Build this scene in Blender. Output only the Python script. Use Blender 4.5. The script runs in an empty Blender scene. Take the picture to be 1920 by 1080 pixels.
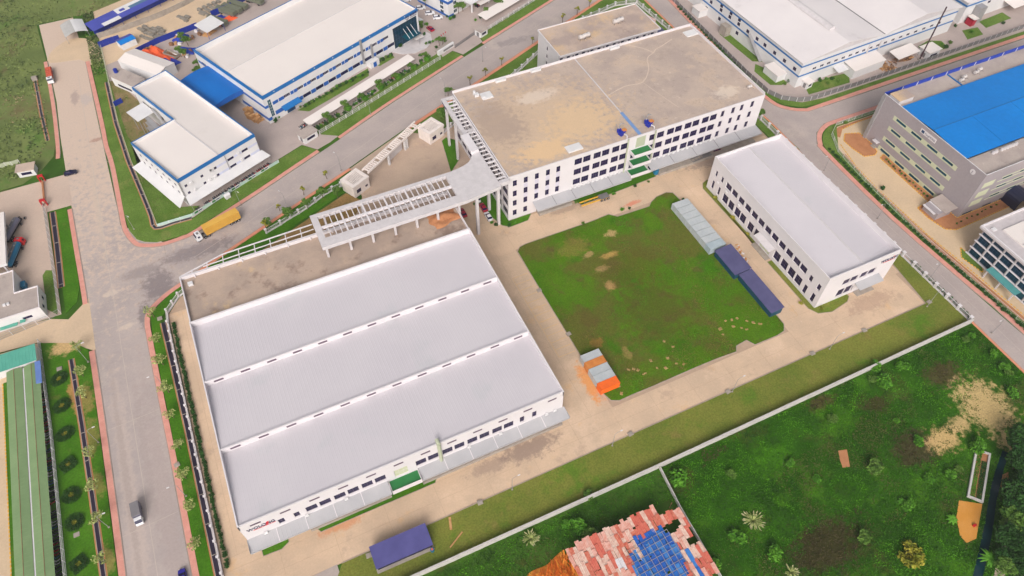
import bpy, math, random
import numpy as np
from mathutils import Vector, Matrix
RND = random.Random(11)
NP = np.random.default_rng(5)
SC = bpy.context.scene
COL = SC.collection
rad = math.radians

# ---------------------------------------------------------------- camera, sky, sun
cd = bpy.data.cameras.new('camera'); cam = bpy.data.objects.new('camera', cd); COL.objects.link(cam)
cam.location = (0, 0, 180.0)
cam.rotation_euler = (rad(90 - 52.3105), 0, rad(-24.8864))
cd.sensor_width = 36.0; cd.lens = 25.424; cd.clip_start = 1; cd.clip_end = 6000
SC.camera = cam
SUN_EL, SUN_AZ = 37.0, 208.0          # azimuth clockwise from +Y
w = bpy.data.worlds.new('World'); SC.world = w; w.use_nodes = True
nt = w.node_tree; bg = nt.nodes['Background']
sky = nt.nodes.new('ShaderNodeTexSky'); sky.sky_type = 'NISHITA'; sky.sun_disc = False
sky.sun_elevation = rad(SUN_EL); sky.sun_rotation = rad(SUN_AZ)
sky.air_density = 1.0; sky.dust_density = 6.0; sky.ozone_density = 1.0
hs = nt.nodes.new('ShaderNodeHueSaturation'); hs.inputs['Saturation'].default_value = .3     # overcast: greyer than clear air
nt.links.new(sky.outputs[0], hs.inputs['Color']); nt.links.new(hs.outputs[0], bg.inputs['Color']); bg.inputs['Strength'].default_value = 0.115
sl = bpy.data.lights.new('sun', 'SUN'); sun = bpy.data.objects.new('sun', sl); COL.objects.link(sun)
sl.energy = 1.5; sl.angle = rad(35); sl.color = (1.0, 0.93, 0.86)
sd = Vector((math.sin(rad(SUN_AZ)) * math.cos(rad(SUN_EL)), math.cos(rad(SUN_AZ)) * math.cos(rad(SUN_EL)), math.sin(rad(SUN_EL))))
sun.rotation_euler = sd.to_track_quat('Z', 'Y').to_euler(); sun.location = (0, -60, 200)
SC.view_settings.view_transform = 'Standard'; SC.view_settings.look = 'None'
SC.view_settings.exposure = 0.39; SC.view_settings.gamma = 1.0; SC.view_settings.use_curve_mapping = False

# ---------------------------------------------------------------- helpers
ORD = ['first', 'second', 'third', 'fourth', 'fifth', 'sixth', 'seventh', 'eighth', 'ninth', 'tenth', 'eleventh', 'twelfth',
       'thirteenth', 'fourteenth', 'fifteenth', 'sixteenth', 'seventeenth', 'eighteenth', 'nineteenth', 'twentieth']
def srgb(r, g, b, k=0.9):
    f = lambda c: (c / 255 / 12.92) if c < 10.3 else ((c / 255 + .055) / 1.055) ** 2.4
    return (f(r) * k, f(g) * k, f(b) * k, 1)

def area2(p):
    return sum(p[i][0] * p[(i + 1) % len(p)][1] - p[(i + 1) % len(p)][0] * p[i][1] for i in range(len(p)))
def ccw(p):
    p = [tuple(q) for q in p]
    return p if area2(p) > 0 else p[::-1]
def inset(poly, t):
    p = ccw(poly); n = len(p); out = []
    for i in range(n):
        a, b, c = Vector(p[i - 1]), Vector(p[i]), Vector(p[(i + 1) % n])
        d1 = (b - a).normalized(); d2 = (c - b).normalized()
        n1 = Vector((-d1.y, d1.x)); n2 = Vector((-d2.y, d2.x))
        den = 1 + n1.dot(n2)
        o = (n1 + n2) * (t / max(den, .25))
        out.append((b.x + o.x, b.y + o.y))
    return out
def offset_line(pts, d):
    out = []
    for i in range(len(pts)):
        a = Vector(pts[max(i - 1, 0)][:2]); b = Vector(pts[min(i + 1, len(pts) - 1)][:2])
        t = (b - a).normalized(); out.append((pts[i][0] - t.y * d, pts[i][1] + t.x * d))
    return out
def smooth_line(pts, n=4, closed=False):
    out = []; m = len(pts)
    rng = range(m) if closed else range(m - 1)
    for i in rng:
        g = (lambda k: pts[k % m]) if closed else (lambda k: pts[min(max(k, 0), m - 1)])
        p0, p1, p2, p3 = g(i - 1), g(i), g(i + 1), g(i + 2)
        for j in range(n):
            t = j / n
            out.append(tuple(.5 * (2 * p1[k] + (p2[k] - p0[k]) * t + (2 * p0[k] - 5 * p1[k] + 4 * p2[k] - p3[k]) * t * t + (3 * p1[k] - p0[k] - 3 * p2[k] + p3[k]) * t ** 3) for k in (0, 1)))
    if not closed: out.append(tuple(pts[-1][:2]))
    return out

class MB:
    def __init__(s): s.v = []; s.f = []; s.mi = []
    def poly(s, pts, m=0):
        k = len(s.v); s.v += [tuple(p) for p in pts]; s.f.append(tuple(range(k, k + len(pts)))); s.mi.append(m)
    def hexa(s, c, m=0):
        for q in ((3, 2, 1, 0), (4, 5, 6, 7), (0, 1, 5, 4), (1, 2, 6, 5), (2, 3, 7, 6), (3, 0, 4, 7)):
            pass
        k = len(s.v); s.v += [tuple(p) for p in c]
        for q in ((3, 2, 1, 0), (4, 5, 6, 7), (0, 1, 5, 4), (1, 2, 6, 5), (2, 3, 7, 6), (3, 0, 4, 7)):
            s.f.append(tuple(k + i for i in q)); s.mi.append(m)
    def box(s, x0, y0, z0, x1, y1, z1, m=0):
        s.hexa([(x0, y0, z0), (x1, y0, z0), (x1, y1, z0), (x0, y1, z0), (x0, y0, z1), (x1, y0, z1), (x1, y1, z1), (x0, y1, z1)], m)
    def obox(s, cx, cy, z0, lx, ly, h, a=0, m=0, tz=0):
        ca, sa = math.cos(a), math.sin(a); c = []
        for z in (z0, z0 + h):
            for dx, dy in ((-1, -1), (1, -1), (1, 1), (-1, 1)):
                x, y = dx * lx / 2, dy * ly / 2
                c.append((cx + x * ca - y * sa, cy + x * sa + y * ca, z + tz * dx))
        s.hexa(c, m)
    def bar(s, a, b, w, h, m=0):     # box beam from a to b, w wide, top at given z
        a = Vector(a); b = Vector(b); d = b - a; d.normalize()
        n = Vector((-d.y, d.x, 0)); n = n.normalized() * (w / 2) if n.length > 1e-6 else Vector((w / 2, 0, 0))
        z = Vector((0, 0, h))
        s.hexa([a - n - z, b - n - z, b + n - z, a + n - z, a - n, b - n, b + n, a + n], m)
    def prism(s, poly, z0, z1, m=0, mt=None, bottom=False):
        p = ccw(poly); n = len(p)
        s.poly([(x, y, z1) for x, y in p], m if mt is None else mt)
        if bottom: s.poly([(x, y, z0) for x, y in p[::-1]], m)
        for i in range(n):
            a, b = p[i], p[(i + 1) % n]
            s.poly([(a[0], a[1], z0), (b[0], b[1], z0), (b[0], b[1], z1), (a[0], a[1], z1)], m)
    def ring(s, poly, t, z0, z1, m=0):   # parapet / frame ring, outer face on poly
        o = ccw(poly); i = inset(o, t); n = len(o)
        for k in range(n):
            j = (k + 1) % n
            s.poly([(*o[k], z0), (*o[j], z0), (*o[j], z1), (*o[k], z1)], m)
            s.poly([(*i[j], z0), (*i[k], z0), (*i[k], z1), (*i[j], z1)], m)
            s.poly([(*o[k], z1), (*o[j], z1), (*i[j], z1), (*i[k], z1)], m)
            s.poly([(*o[j], z0), (*o[k], z0), (*i[k], z0), (*i[j], z0)], m)
    def tube(s, a, b, r, n=6, m=0, r2=None, cap=True):
        a = Vector(a); b = Vector(b); d = (b - a).normalized(); r2 = r if r2 is None else r2
        x = d.orthogonal().normalized(); y = d.cross(x); k = len(s.v)
        for p, q in ((a, r), (b, r2)):
            for i in range(n):
                t = 2 * math.pi * i / n; s.v.append(tuple(p + x * (q * math.cos(t)) + y * (q * math.sin(t))))
        for i in range(n):
            j = (i + 1) % n; s.f.append((k + i, k + j, k + n + j, k + n + i)); s.mi.append(m)
        if cap:
            s.f.append(tuple(k + n + i for i in range(n))); s.mi.append(m)
            s.f.append(tuple(k + i for i in range(n))[::-1]); s.mi.append(m)
    def path(s, pts, r, n=5, m=0):
        for a, b in zip(pts, pts[1:]): s.tube(a, b, r, n, m)
    def wall(s, o, a, L, z0, z1, holes=(), depth=.25, m=0, mr=None):
        """vertical wall along direction a from o, outward to the right hand; holes (s0,z0,s1,z1)"""
        ux, uy = math.cos(a), math.sin(a); ix, iy = -uy, ux
        P = lambda q, z, d=0: (o[0] + ux * q + ix * d, o[1] + uy * q + iy * d, z)
        xs = sorted({0, L} | {h[0] for h in holes} | {h[2] for h in holes})
        zs = sorted({z0, z1} | {h[1] for h in holes} | {h[3] for h in holes})
        for i in range(len(xs) - 1):
            run = None
            for j in range(len(zs) - 1):
                cx, cz = (xs[i] + xs[i + 1]) / 2, (zs[j] + zs[j + 1]) / 2
                if any(h[0] < cx < h[2] and h[1] < cz < h[3] for h in holes): continue
                s.poly([P(xs[i], zs[j]), P(xs[i + 1], zs[j]), P(xs[i + 1], zs[j + 1]), P(xs[i], zs[j + 1])], m)
        for h in holes:
            q = [(h[0], h[1]), (h[2], h[1]), (h[2], h[3]), (h[0], h[3])]
            for i in range(4):
                b, c = q[i], q[(i + 1) % 4]
                s.poly([P(*b), P(*b, depth), P(*c, depth), P(*c)], m if mr is None else mr)
    def mesh(s, name, mats):
        me = bpy.data.meshes.new(name); me.from_pydata(s.v, [], s.f)
        mats = mats if isinstance(mats, (list, tuple)) else [mats]
        for q in mats: me.materials.append(q)
        if len(mats) > 1: me.polygons.foreach_set('material_index', s.mi)
        me.update(); return me
    def build(s, name, mats, parent=None, loc=None, rz=0):
        return link(name, s.mesh(name, mats), parent, loc, rz)

def link(name, me, parent=None, loc=None, rz=0):
    o = bpy.data.objects.new(name, me); COL.objects.link(o)
    if parent: o.parent = parent
    if loc: o.location = loc
    if rz: o.rotation_euler = (0, 0, rz)
    return o
def tag(o, label, cat, group=None):
    o['label'] = label; o['category'] = cat
    if group: o['group'] = group
    return o
def thing(name, label, cat, loc=(0, 0, 0), rz=0, group=None):
    o = bpy.data.objects.new(name, None); COL.objects.link(o); o.empty_display_size = .5
    o.location = loc if len(loc) == 3 else (*loc, 0); o.rotation_euler = (0, 0, rz)
    return tag(o, label, cat, group)
def structure(o): o['kind'] = 'structure'; return o
def stuff(o): o['kind'] = 'stuff'; return o
def copy_tree(o, loc, rz=0, scale=None, label=None, parent=None):
    c = o.copy(); COL.objects.link(c); c.location = loc if len(loc) == 3 else (*loc, 0); c.rotation_euler = (0, 0, rz)
    if scale: c.scale = (scale,) * 3 if not isinstance(scale, tuple) else scale
    if label: c['label'] = label
    for ch in list(o.children):
        d = ch.copy(); COL.objects.link(d); d.parent = c
        for g in list(ch.children):
            e = g.copy(); COL.objects.link(e); e.parent = d
    return c

# ---------------------------------------------------------------- materials
def mat(name, c1, c2=None, scale=.35, rough=.75, metal=0, bump=0, bscale=8, stain=None, spots=(), fine=0, amp=.045, coords='pos', bias=.5, wid=.25, spec=.3):
    m = bpy.data.materials.new(name); m.use_nodes = True; t = m.node_tree; N = t.nodes; Lk = t.links
    b = N['Principled BSDF']; b.inputs['Roughness'].default_value = rough; b.inputs['Metallic'].default_value = metal
    b.inputs['Specular IOR Level'].default_value = spec
    if coords == 'pos': src = N.new('ShaderNodeNewGeometry').outputs['Position']
    else: src = N.new('ShaderNodeTexCoord').outputs['Object']
    def noise(sc, det=6, ro=.6):
        n = N.new('ShaderNodeTexNoise'); n.inputs['Scale'].default_value = sc; n.inputs['Detail'].default_value = det
        n.inputs['Roughness'].default_value = ro; Lk.new(src, n.inputs['Vector']); return n.outputs['Fac']
    def ramp(f, a, c):
        r = N.new('ShaderNodeMapRange'); r.interpolation_type = 'SMOOTHSTEP'
        r.inputs['From Min'].default_value = a; r.inputs['From Max'].default_value = c; Lk.new(f, r.inputs['Value']); return r.outputs[0]
    def math_(op, a, c):
        q = N.new('ShaderNodeMath'); q.operation = op
        for i, x in enumerate((a, c)):
            if isinstance(x, (int, float)): q.inputs[i].default_value = x
            else: Lk.new(x, q.inputs[i])
        return q.outputs[0]
    def mix(f, a, c):
        x = N.new('ShaderNodeMix'); x.data_type = 'RGBA'
        if isinstance(f, (int, float)): x.inputs[0].default_value = f
        else: Lk.new(f, x.inputs[0])
        for k, y in ((6, a), (7, c)):
            if isinstance(y, tuple): x.inputs[k].default_value = y
            else: Lk.new(y, x.inputs[k])
        return x.outputs[2]
    col = c1
    if c2 is not None: col = mix(ramp(noise(scale), bias - wid, bias + wid), c1, c2)
    if stain:
        for (sc_, ssc, thr, st) in (stain if isinstance(stain, list) else [stain]):
            f = ramp(noise(ssc, 8, .65), thr, thr + .12); f = math_('MULTIPLY', f, st); col = mix(f, col, sc_)
    if spots:
        wob = noise(.5, 5, .65)
        xyz = N.new('ShaderNodeSeparateXYZ'); Lk.new(src, xyz.inputs[0])
        for (x, y, rx, ry, cc, st) in spots:
            dx = math_('DIVIDE', math_('SUBTRACT', xyz.outputs[0], x), rx); dy = math_('DIVIDE', math_('SUBTRACT', xyz.outputs[1], y), ry)
            d = math_('SQRT', math_('ADD', math_('MULTIPLY', dx, dx), math_('MULTIPLY', dy, dy)), 0)
            d = math_('ADD', d, math_('MULTIPLY', math_('SUBTRACT', wob, .5), 2.6))
            col = mix(math_('MULTIPLY', ramp(d, 1.25, .55), st), col, cc)
    if fine:
        f = noise(fine, 3, .5); k = N.new('ShaderNodeMapRange'); k.inputs['From Min'].default_value = .3; k.inputs['From Max'].default_value = .7
        k.inputs['To Min'].default_value = 1 - amp; k.inputs['To Max'].default_value = 1 + amp; Lk.new(f, k.inputs['Value'])
        h = N.new('ShaderNodeVectorMath'); h.operation = 'SCALE'; Lk.new(k.outputs[0], h.inputs['Scale'])
        if isinstance(col, tuple): h.inputs[0].default_value = col[:3]
        else: Lk.new(col, h.inputs[0])
        col = h.outputs[0]
    if isinstance(col, tuple): b.inputs['Base Color'].default_value = col
    else: Lk.new(col, b.inputs['Base Color'])
    if bump:
        bp = N.new('ShaderNodeBump'); bp.inputs['Strength'].default_value = bump; bp.inputs['Distance'].default_value = .1
        Lk.new(noise(bscale, 4), bp.inputs['Height']); Lk.new(bp.outputs[0], b.inputs['Normal'])
    return m
def plain(name, c, rough=.5, metal=0, spec=.4): 
    return mat(name, c, tuple(x * .86 for x in c[:3]) + (1,), scale=.6, rough=rough, metal=metal, spec=spec)

M = {}
W = srgb(229, 223, 226, .85)
M['white'] = mat('white_paint', W, tuple(x * .93 for x in W[:3]) + (1,), scale=.15, rough=.6, stain=(srgb(190, 180, 172), .5, .66, .35))
M['white2'] = mat('white_clad', srgb(226, 224, 224), srgb(214, 212, 214), scale=.2, rough=.45, stain=(srgb(190, 186, 182), .4, .66, .3))
M['roofgrey'] = mat('grey_sheet_roof', srgb(211, 205, 210), srgb(205, 199, 205), scale=.05, rough=.5, stain=[(srgb(196, 196, 200), .07, .56, .5), (srgb(200, 190, 192), .25, .66, .4)])
M['roofwhite'] = mat('white_sheet_roof', srgb(233, 224, 219), srgb(227, 218, 214), scale=.05, rough=.5, stain=(srgb(222, 212, 206), .12, .6, .5))
M['gatecream'] = plain('warm_white_paint', srgb(240, 228, 222), .7)
M['mound'] = mat('tan_earth', srgb(172, 144, 98), srgb(148, 126, 82), scale=.8, rough=1, fine=3, amp=.15, spec=.05)
M['canopy'] = mat('grey_canopy', srgb(182, 180, 183), srgb(172, 171, 175), scale=.2, rough=.5, stain=(srgb(168, 165, 163), .5, .62, .4))
M['bluetrim'] = plain('blue_trim', srgb(20, 110, 180), .45)
M['blueband'] = plain('blue_band', srgb(25, 95, 180), .45)
M['darkblue'] = plain('dark_blue', srgb(25, 50, 150), .5)
M['roofblue'] = mat('blue_sheet_roof', srgb(0, 128, 212), srgb(0, 118, 200), scale=.04, rough=.5, fine=.7)
M['greydk2'] = plain('grey_sheet', srgb(186, 184, 182), .6)
M['canopyblue'] = mat('blue_canopy_sheet', srgb(0, 110, 195), srgb(0, 98, 180), scale=.1, rough=.55)
M['navyroof'] = mat('navy_sheet_roof', srgb(92, 90, 128), srgb(80, 78, 116), scale=.3, rough=.5)
M['violetroof'] = mat('violet_blue_roof', srgb(78, 86, 175), srgb(66, 74, 160), scale=.2, rough=.5)
M['greenroof'] = mat('green_sheet_roof', srgb(130, 154, 110), srgb(118, 144, 100), scale=.2, rough=.6)
M['tealroof'] = mat('teal_roof', srgb(95, 172, 152), srgb(82, 160, 142), scale=.3, rough=.6)
M['glass'] = mat('dark_glass', srgb(18, 20, 58), srgb(30, 26, 70), scale=.25, rough=.2, spec=.22)
M['glassg'] = mat('green_glass', srgb(8, 62, 84), srgb(12, 84, 98), scale=.25, rough=.2, spec=.25)
M['glassb'] = mat('office_glass', srgb(8, 40, 62), srgb(12, 62, 78), scale=.2, rough=.15, spec=.3)
M['frame'] = plain('brown_frame', srgb(98, 78, 98), .5)
M['frameblue'] = plain('blue_frame', srgb(30, 70, 110), .5)
M['framew'] = plain('white_frame', srgb(225, 222, 225), .5)
M['steel'] = plain('galvanised_steel', srgb(165, 163, 165), .45, .2)
M['dark'] = plain('dark_rubber', srgb(38, 38, 42), .8)
M['black'] = plain('black_plastic', srgb(24, 24, 30), .6)
M['lvlouver'] = plain('louver_brown', srgb(104, 84, 100), .6)
M['cream'] = mat('cream_panel', srgb(205, 208, 178), srgb(198, 200, 170), scale=.2, rough=.6)
M['sage'] = plain('sage_panel', srgb(185, 190, 165), .6)
M['greypanel'] = mat('grey_clad_panel', srgb(166, 157, 161), srgb(158, 150, 154), scale=.1, rough=.5, fine=1.2)
M['greylight'] = plain('light_grey_paint', srgb(211, 205, 207), .6)
M['greydk'] = plain('mid_grey_paint', srgb(125, 122, 124), .6)
M['concwall'] = mat('raw_concrete', srgb(170, 160, 150), srgb(150, 140, 132), scale=.6, rough=.9, stain=(srgb(110, 104, 98), .7, .6, .5))
M['roofconc'] = mat('weathered_roof', srgb(198, 176, 160), srgb(172, 154, 146), scale=.1, rough=.95, wid=.14,
    stain=[(srgb(214, 182, 142), .055, .52, .75), (srgb(140, 126, 120), .16, .58, .6), (srgb(222, 206, 192), .3, .64, .6)], fine=2.5)
M['roofconc2'] = mat('weathered_terrace', srgb(184, 162, 146), srgb(166, 148, 136), scale=.12, rough=.95, wid=.14,
    stain=[(srgb(130, 108, 98), .14, .55, .7), (srgb(206, 176, 138), .1, .6, .7), (srgb(205, 185, 165), .5, .68, .5)], fine=2.5)
M['roofconc3'] = mat('plain_terrace', srgb(186, 172, 164), srgb(165, 152, 147), scale=.15, rough=.95, stain=[(srgb(140, 130, 126), .3, .58, .6), (srgb(208, 196, 186), .45, .62, .5)], fine=2)
M['green'] = plain('green_waterproofing', srgb(38, 120, 62), .6)
M['wallpale'] = mat('pale_render', srgb(205, 200, 196), srgb(186, 182, 178), scale=.5, rough=.9, stain=(srgb(140, 132, 124), .6, .62, .6))
M['tealpale'] = plain('pale_teal_board', srgb(190, 214, 206), .6)
M['tealglass'] = plain('teal_translucent', srgb(84, 120, 150), .4)
M['orange'] = plain('orange_paint', srgb(246, 112, 40), .5)
M['orangerust'] = mat('orange_rust_paint', srgb(214, 140, 75), srgb(196, 120, 60), scale=.6, rough=.7)
M['tarporange'] = mat('orange_tarp', srgb(250, 110, 62), srgb(235, 92, 48), scale=.8, rough=.6)
M['tarpblue'] = mat('blue_tarp', srgb(30, 48, 150), srgb(40, 66, 175), scale=.8, rough=.6)
M['contgrey'] = mat('grey_container', srgb(188, 192, 194), srgb(176, 182, 186), scale=.5, rough=.6, stain=(srgb(150, 120, 100), .7, .66, .6))
M['contteal'] = mat('teal_container', srgb(172, 184, 190), srgb(158, 172, 180), scale=.5, rough=.6, stain=(srgb(150, 120, 100), .7, .66, .5))
M['yellow'] = mat('yellow_container', srgb(226, 178, 82), srgb(214, 164, 70), scale=.4, rough=.55)
M['yellowp'] = plain('yellow_paint', srgb(232, 178, 66), .6)
M['red'] = plain('red_paint', srgb(196, 32, 40), .4)
M['redbright'] = plain('bright_red_cab', srgb(225, 30, 40), .35)
M['violet2'] = mat('violet_sheet', srgb(86, 84, 140), srgb(76, 74, 128), scale=.3, rough=.5)
M['crimson'] = plain('crimson_car_paint', srgb(170, 18, 50), .3)
M['carwhite'] = plain('white_car_paint', srgb(235, 235, 238), .3)
M['carblack'] = plain('dark_car_paint', srgb(34, 32, 58), .25)
M['carblue'] = plain('blue_car_paint', srgb(48, 40, 150), .3)
M['tankgrey'] = plain('grey_tank', srgb(120, 118, 136), .4, .2)
M['tankblue'] = plain('blue_tank', srgb(22, 112, 150), .4)
M['wood'] = mat('timber', srgb(205, 160, 110), srgb(180, 130, 84), scale=1.2, rough=.8)
M['darkwood'] = mat('dark_timber', srgb(150, 110, 80), srgb(120, 88, 66), scale=1.2, rough=.8)
M['brick'] = mat('brick_load', srgb(208, 100, 74), srgb(180, 80, 60), scale=2, rough=.9)
M['pink'] = plain('pink_wall', srgb(232, 196, 192), .7)
M['redroof'] = plain('red_deck', srgb(205, 98, 82), .7)
M['bark'] = mat('bark', srgb(112, 92, 74), srgb(86, 70, 56), scale=2, rough=.95)
M['navytext'] = plain('navy_lettering', srgb(34, 26, 82), .5)
M['redtext'] = plain('red_lettering', srgb(214, 52, 68), .5)
M['tin'] = [mat('tin_red', srgb(212, 118, 98), srgb(196, 92, 78), scale=1.1, rough=.7, coords='pos'),
            mat('tin_pink', srgb(226, 180, 166), srgb(210, 140, 122), scale=1.3, rough=.7),
            mat('tin_faded', srgb(228, 204, 188), srgb(210, 160, 144), scale=1.5, rough=.7),
            mat('tin_rust', srgb(190, 84, 66), srgb(214, 136, 112), scale=1.7, rough=.7)]
M['tinblue'] = [mat('tin_blue', srgb(45, 110, 190), srgb(34, 92, 175), scale=.8, rough=.55), mat('tin_blue_dark', srgb(32, 82, 172), srgb(45, 104, 190), scale=.8, rough=.55),
                mat('tin_blue_pale', srgb(72, 138, 205), srgb(50, 112, 190), scale=.8, rough=.55)]
M['tinwhite'] = plain('tin_white', srgb(228, 222, 224), .6)
# foliage
def leafmat(name, a, b, sc=.5):
    m = mat(name, a, b, scale=sc, rough=.7, wid=.18, spec=.15); return m
M['leaf'] = leafmat('leaf_green', srgb(104, 136, 58), srgb(74, 110, 38))
M['leafpale'] = leafmat('leaf_pale', srgb(176, 182, 116), srgb(138, 152, 84))
M['leafdark'] = leafmat('leaf_dark', srgb(54, 92, 38), srgb(38, 72, 28))
M['leafhedge'] = leafmat('leaf_hedge', srgb(58, 102, 44), srgb(42, 82, 34))
M['leafbright'] = leafmat('leaf_bright', srgb(96, 150, 42), srgb(68, 122, 30))
M['leafyellow'] = leafmat('leaf_yellow', srgb(170, 160, 60), srgb(120, 130, 40))
M['plume'] = leafmat('plume', srgb(196, 186, 150), srgb(160, 158, 110))

# ---------------------------------------------------------------- windows
_wc = {}
def win_mesh(w, h, nx, ny, fm, gm, t=.07):
    k = (round(w, 2), round(h, 2), nx, ny, fm, gm)
    if k not in _wc:
        f = MB(); f.box(0, 0, 0, w, .08, t); f.box(0, 0, h - t, w, .08, h); f.box(0, 0, t, t, .08, h - t); f.box(w - t, 0, t, w, .08, h - t)
        for i in range(1, nx): f.box(w * i / nx - .03, .01, t, w * i / nx + .03, .07, h - t)
        for j in range(1, ny): f.box(t, .012, h * j / ny - .03, w - t, .068, h * j / ny + .03)
        p = MB(); p.box(t * .5, .045, t * .5, w - t * .5, .06, h - t * .5)
        _wc[k] = (f.mesh('window', M[fm]), p.mesh('pane', M[gm]))
    return _wc[k]
def windows(parent, o, a, rects, depth=.2, nx=2, ny=2, fm='frame', gm='glass', name='window'):
    ux, uy = math.cos(a), math.sin(a)
    for r in rects:
        f, p = win_mesh(r[2] - r[0], r[3] - r[1], nx, ny, fm, gm)
        d = depth - .09
        wv = link(name, f, parent, (o[0] + ux * r[0] - uy * d, o[1] + uy * r[0] + ux * d, r[1]), a)
        link('pane', p, wv)
def ribbed(mb, x0, x1, y0, z0, y1, z1, step, h=.07, w=.12, m=0):
    """sheet roof sloping along y with raised ribs across x"""
    n = max(1, int(round((x1 - x0) / step))); st = (x1 - x0) / n; x = x0
    for i in range(n):
        a, b, c, d = x, x + st - 2 * w, x + st - 1.4 * w, x + st - .6 * w
        e = x + st
        for (p, hp, q, hq) in ((a, 0, b, 0), (b, 0, c, h), (c, h, d, h), (d, h, e, 0)):
            mb.poly([(p, y0, z0 + hp), (q, y0, z0 + hq), (q, y1, z1 + hq), (p, y1, z1 + hp)], m)
        x = e
def ribbed_y(mb, y0, y1, x0, z0, x1, z1, step, h=.07, w=.12, m=0):
    n = max(1, int(round((y1 - y0) / step))); st = (y1 - y0) / n; y = y0
    for i in range(n):
        a, b, c, d, e = y, y + st - 2 * w, y + st - 1.4 * w, y + st - .6 * w, y + st
        for (p, hp, q, hq) in ((a, 0, b, 0), (b, 0, c, h), (c, h, d, h), (d, h, e, 0)):
            mb.poly([(x0, q, z0 + hq), (x0, p, z0 + hp), (x1, p, z1 + hp), (x1, q, z1 + hq)], m)
        y = e
_fonts = None
def text(name, s, size, parent, m, loc, rot, align='LEFT', extrude=.04, width=None):
    c = bpy.data.curves.new(name, 'FONT'); c.body = s; c.size = size; c.extrude = extrude; c.align_x = align
    o = bpy.data.objects.new(name, c); COL.objects.link(o)
    bpy.context.view_layer.update()
    me = bpy.data.meshes.new_from_object(o.evaluated_get(bpy.context.evaluated_depsgraph_get()))
    bpy.data.objects.remove(o); bpy.data.curves.remove(c)
    me.name = name; me.materials.clear(); me.materials.append(m)
    if width and len(me.vertices):
        xs = [v.co.x for v in me.vertices]; k = width / (max(xs) - min(xs))
        for v in me.vertices: v.co.x *= k
    q = link(name, me, parent, loc); q.rotation_euler = rot
    return q

# ================================================================ GROUND
SAND = srgb(214, 176, 124); OLIVE = srgb(96, 88, 40); DARKG = srgb(40, 48, 22)
def sheet(name, poly, z, m, z0=-.3):
    b = MB(); b.prism(poly, z0, z, 0); return structure(b.build(name, m))
M['scrub'] = mat('scrub_ground', srgb(72, 108, 38), srgb(54, 86, 28), scale=.11, rough=1, wid=.2, spec=.05,
    stain=[(srgb(84, 74, 42), .05, .54, .7), (srgb(60, 112, 20), .09, .58, .7), (srgb(70, 66, 40), .2, .62, .5)], fine=3)
M['hillscrub'] = mat('hill_scrub', srgb(122, 134, 78), srgb(98, 112, 64), scale=.07, rough=1, wid=.2, spec=.05,
    stain=[(srgb(112, 96, 70), .04, .54, .8), (srgb(84, 122, 50), .05, .56, .7), (srgb(62, 64, 44), .16, .62, .5)], fine=2.2)
terr = MB(); terr.box(-1500, -1500, -3, 1800, 1900, -.05)
structure(terr.build('terrain', M['scrub']))
M['asphalt'] = mat('road_asphalt', srgb(184, 170, 165), srgb(172, 160, 157), scale=.09, rough=.9, wid=.2, fine=1.6, spec=.15,
    stain=[(srgb(150, 140, 140), .1, .64, .35), (srgb(196, 182, 172), .05, .56, .5)],
    spots=[(-57, 316, 60, 124, srgb(206, 184, 168), 1.0), (-51.2, 95, 2.6, 50, srgb(172, 157, 153), .6), (-59, 105, 2.2, 45, srgb(198, 180, 170), .5), (186, 100, 2.4, 70, srgb(170, 156, 152), .5), (-58, 285, 1.6, 5, srgb(160, 142, 138), .6), (-54, 282, 2.5, 4, srgb(182, 172, 172), .5), (-53, 255, 2, 1.2, srgb(168, 130, 116), .7), (-42, 174, 5, 7, srgb(128, 118, 120), .8), (-28, 183.5, 12, 3.4, srgb(132, 122, 124), .75), (-47.4, 163, 2.2, 6, srgb(128, 118, 120), .8), (-46, 182, 7, 2.5, srgb(142, 132, 132), .6), (-54, 118, 1.1, 26, srgb(168, 154, 150), .5), (-59.4, 110, .9, 40, srgb(164, 150, 144), .45), (-56, 216, 1, 26, srgb(200, 182, 166), .5),
           (-56, 177, 2.2, 1.2, srgb(214, 196, 180), .6), (-53, 162, 3, 1, srgb(212, 194, 178), .6), (-5, 192, 16, 3, srgb(160, 150, 148), .5), (115, 247, 8, 2.5, srgb(146, 138, 138), .6)])
M['sandroad'] = mat('dusty_road', srgb(206, 184, 168), srgb(194, 172, 158), scale=.06, rough=1, wid=.2, fine=1.6, spec=.1,
    stain=[(srgb(214, 188, 160), .08, .55, .6), (srgb(172, 152, 142), .2, .64, .5)],
    spots=[(-58, 285, 1.6, 5, srgb(160, 142, 138), .6), (-54, 282, 2.5, 4, srgb(182, 172, 172), .5), (-53, 255, 2, 1.2, srgb(168, 130, 116), .7), (-60, 325, 6, 4, srgb(168, 154, 146), .5)])
M['pave'] = mat('pink_pavers', srgb(222, 160, 146), srgb(208, 144, 130), scale=.4, rough=.9, fine=3, spec=.15, stain=(srgb(196, 150, 134), .5, .6, .6))
M['pave2'] = mat('orange_pavers', srgb(226, 152, 122), srgb(212, 140, 112), scale=.4, rough=.9, fine=3, spec=.15)
M['kerb'] = mat('kerb_stone', srgb(176, 158, 146), srgb(156, 140, 130), scale=.6, rough=.9)
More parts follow.
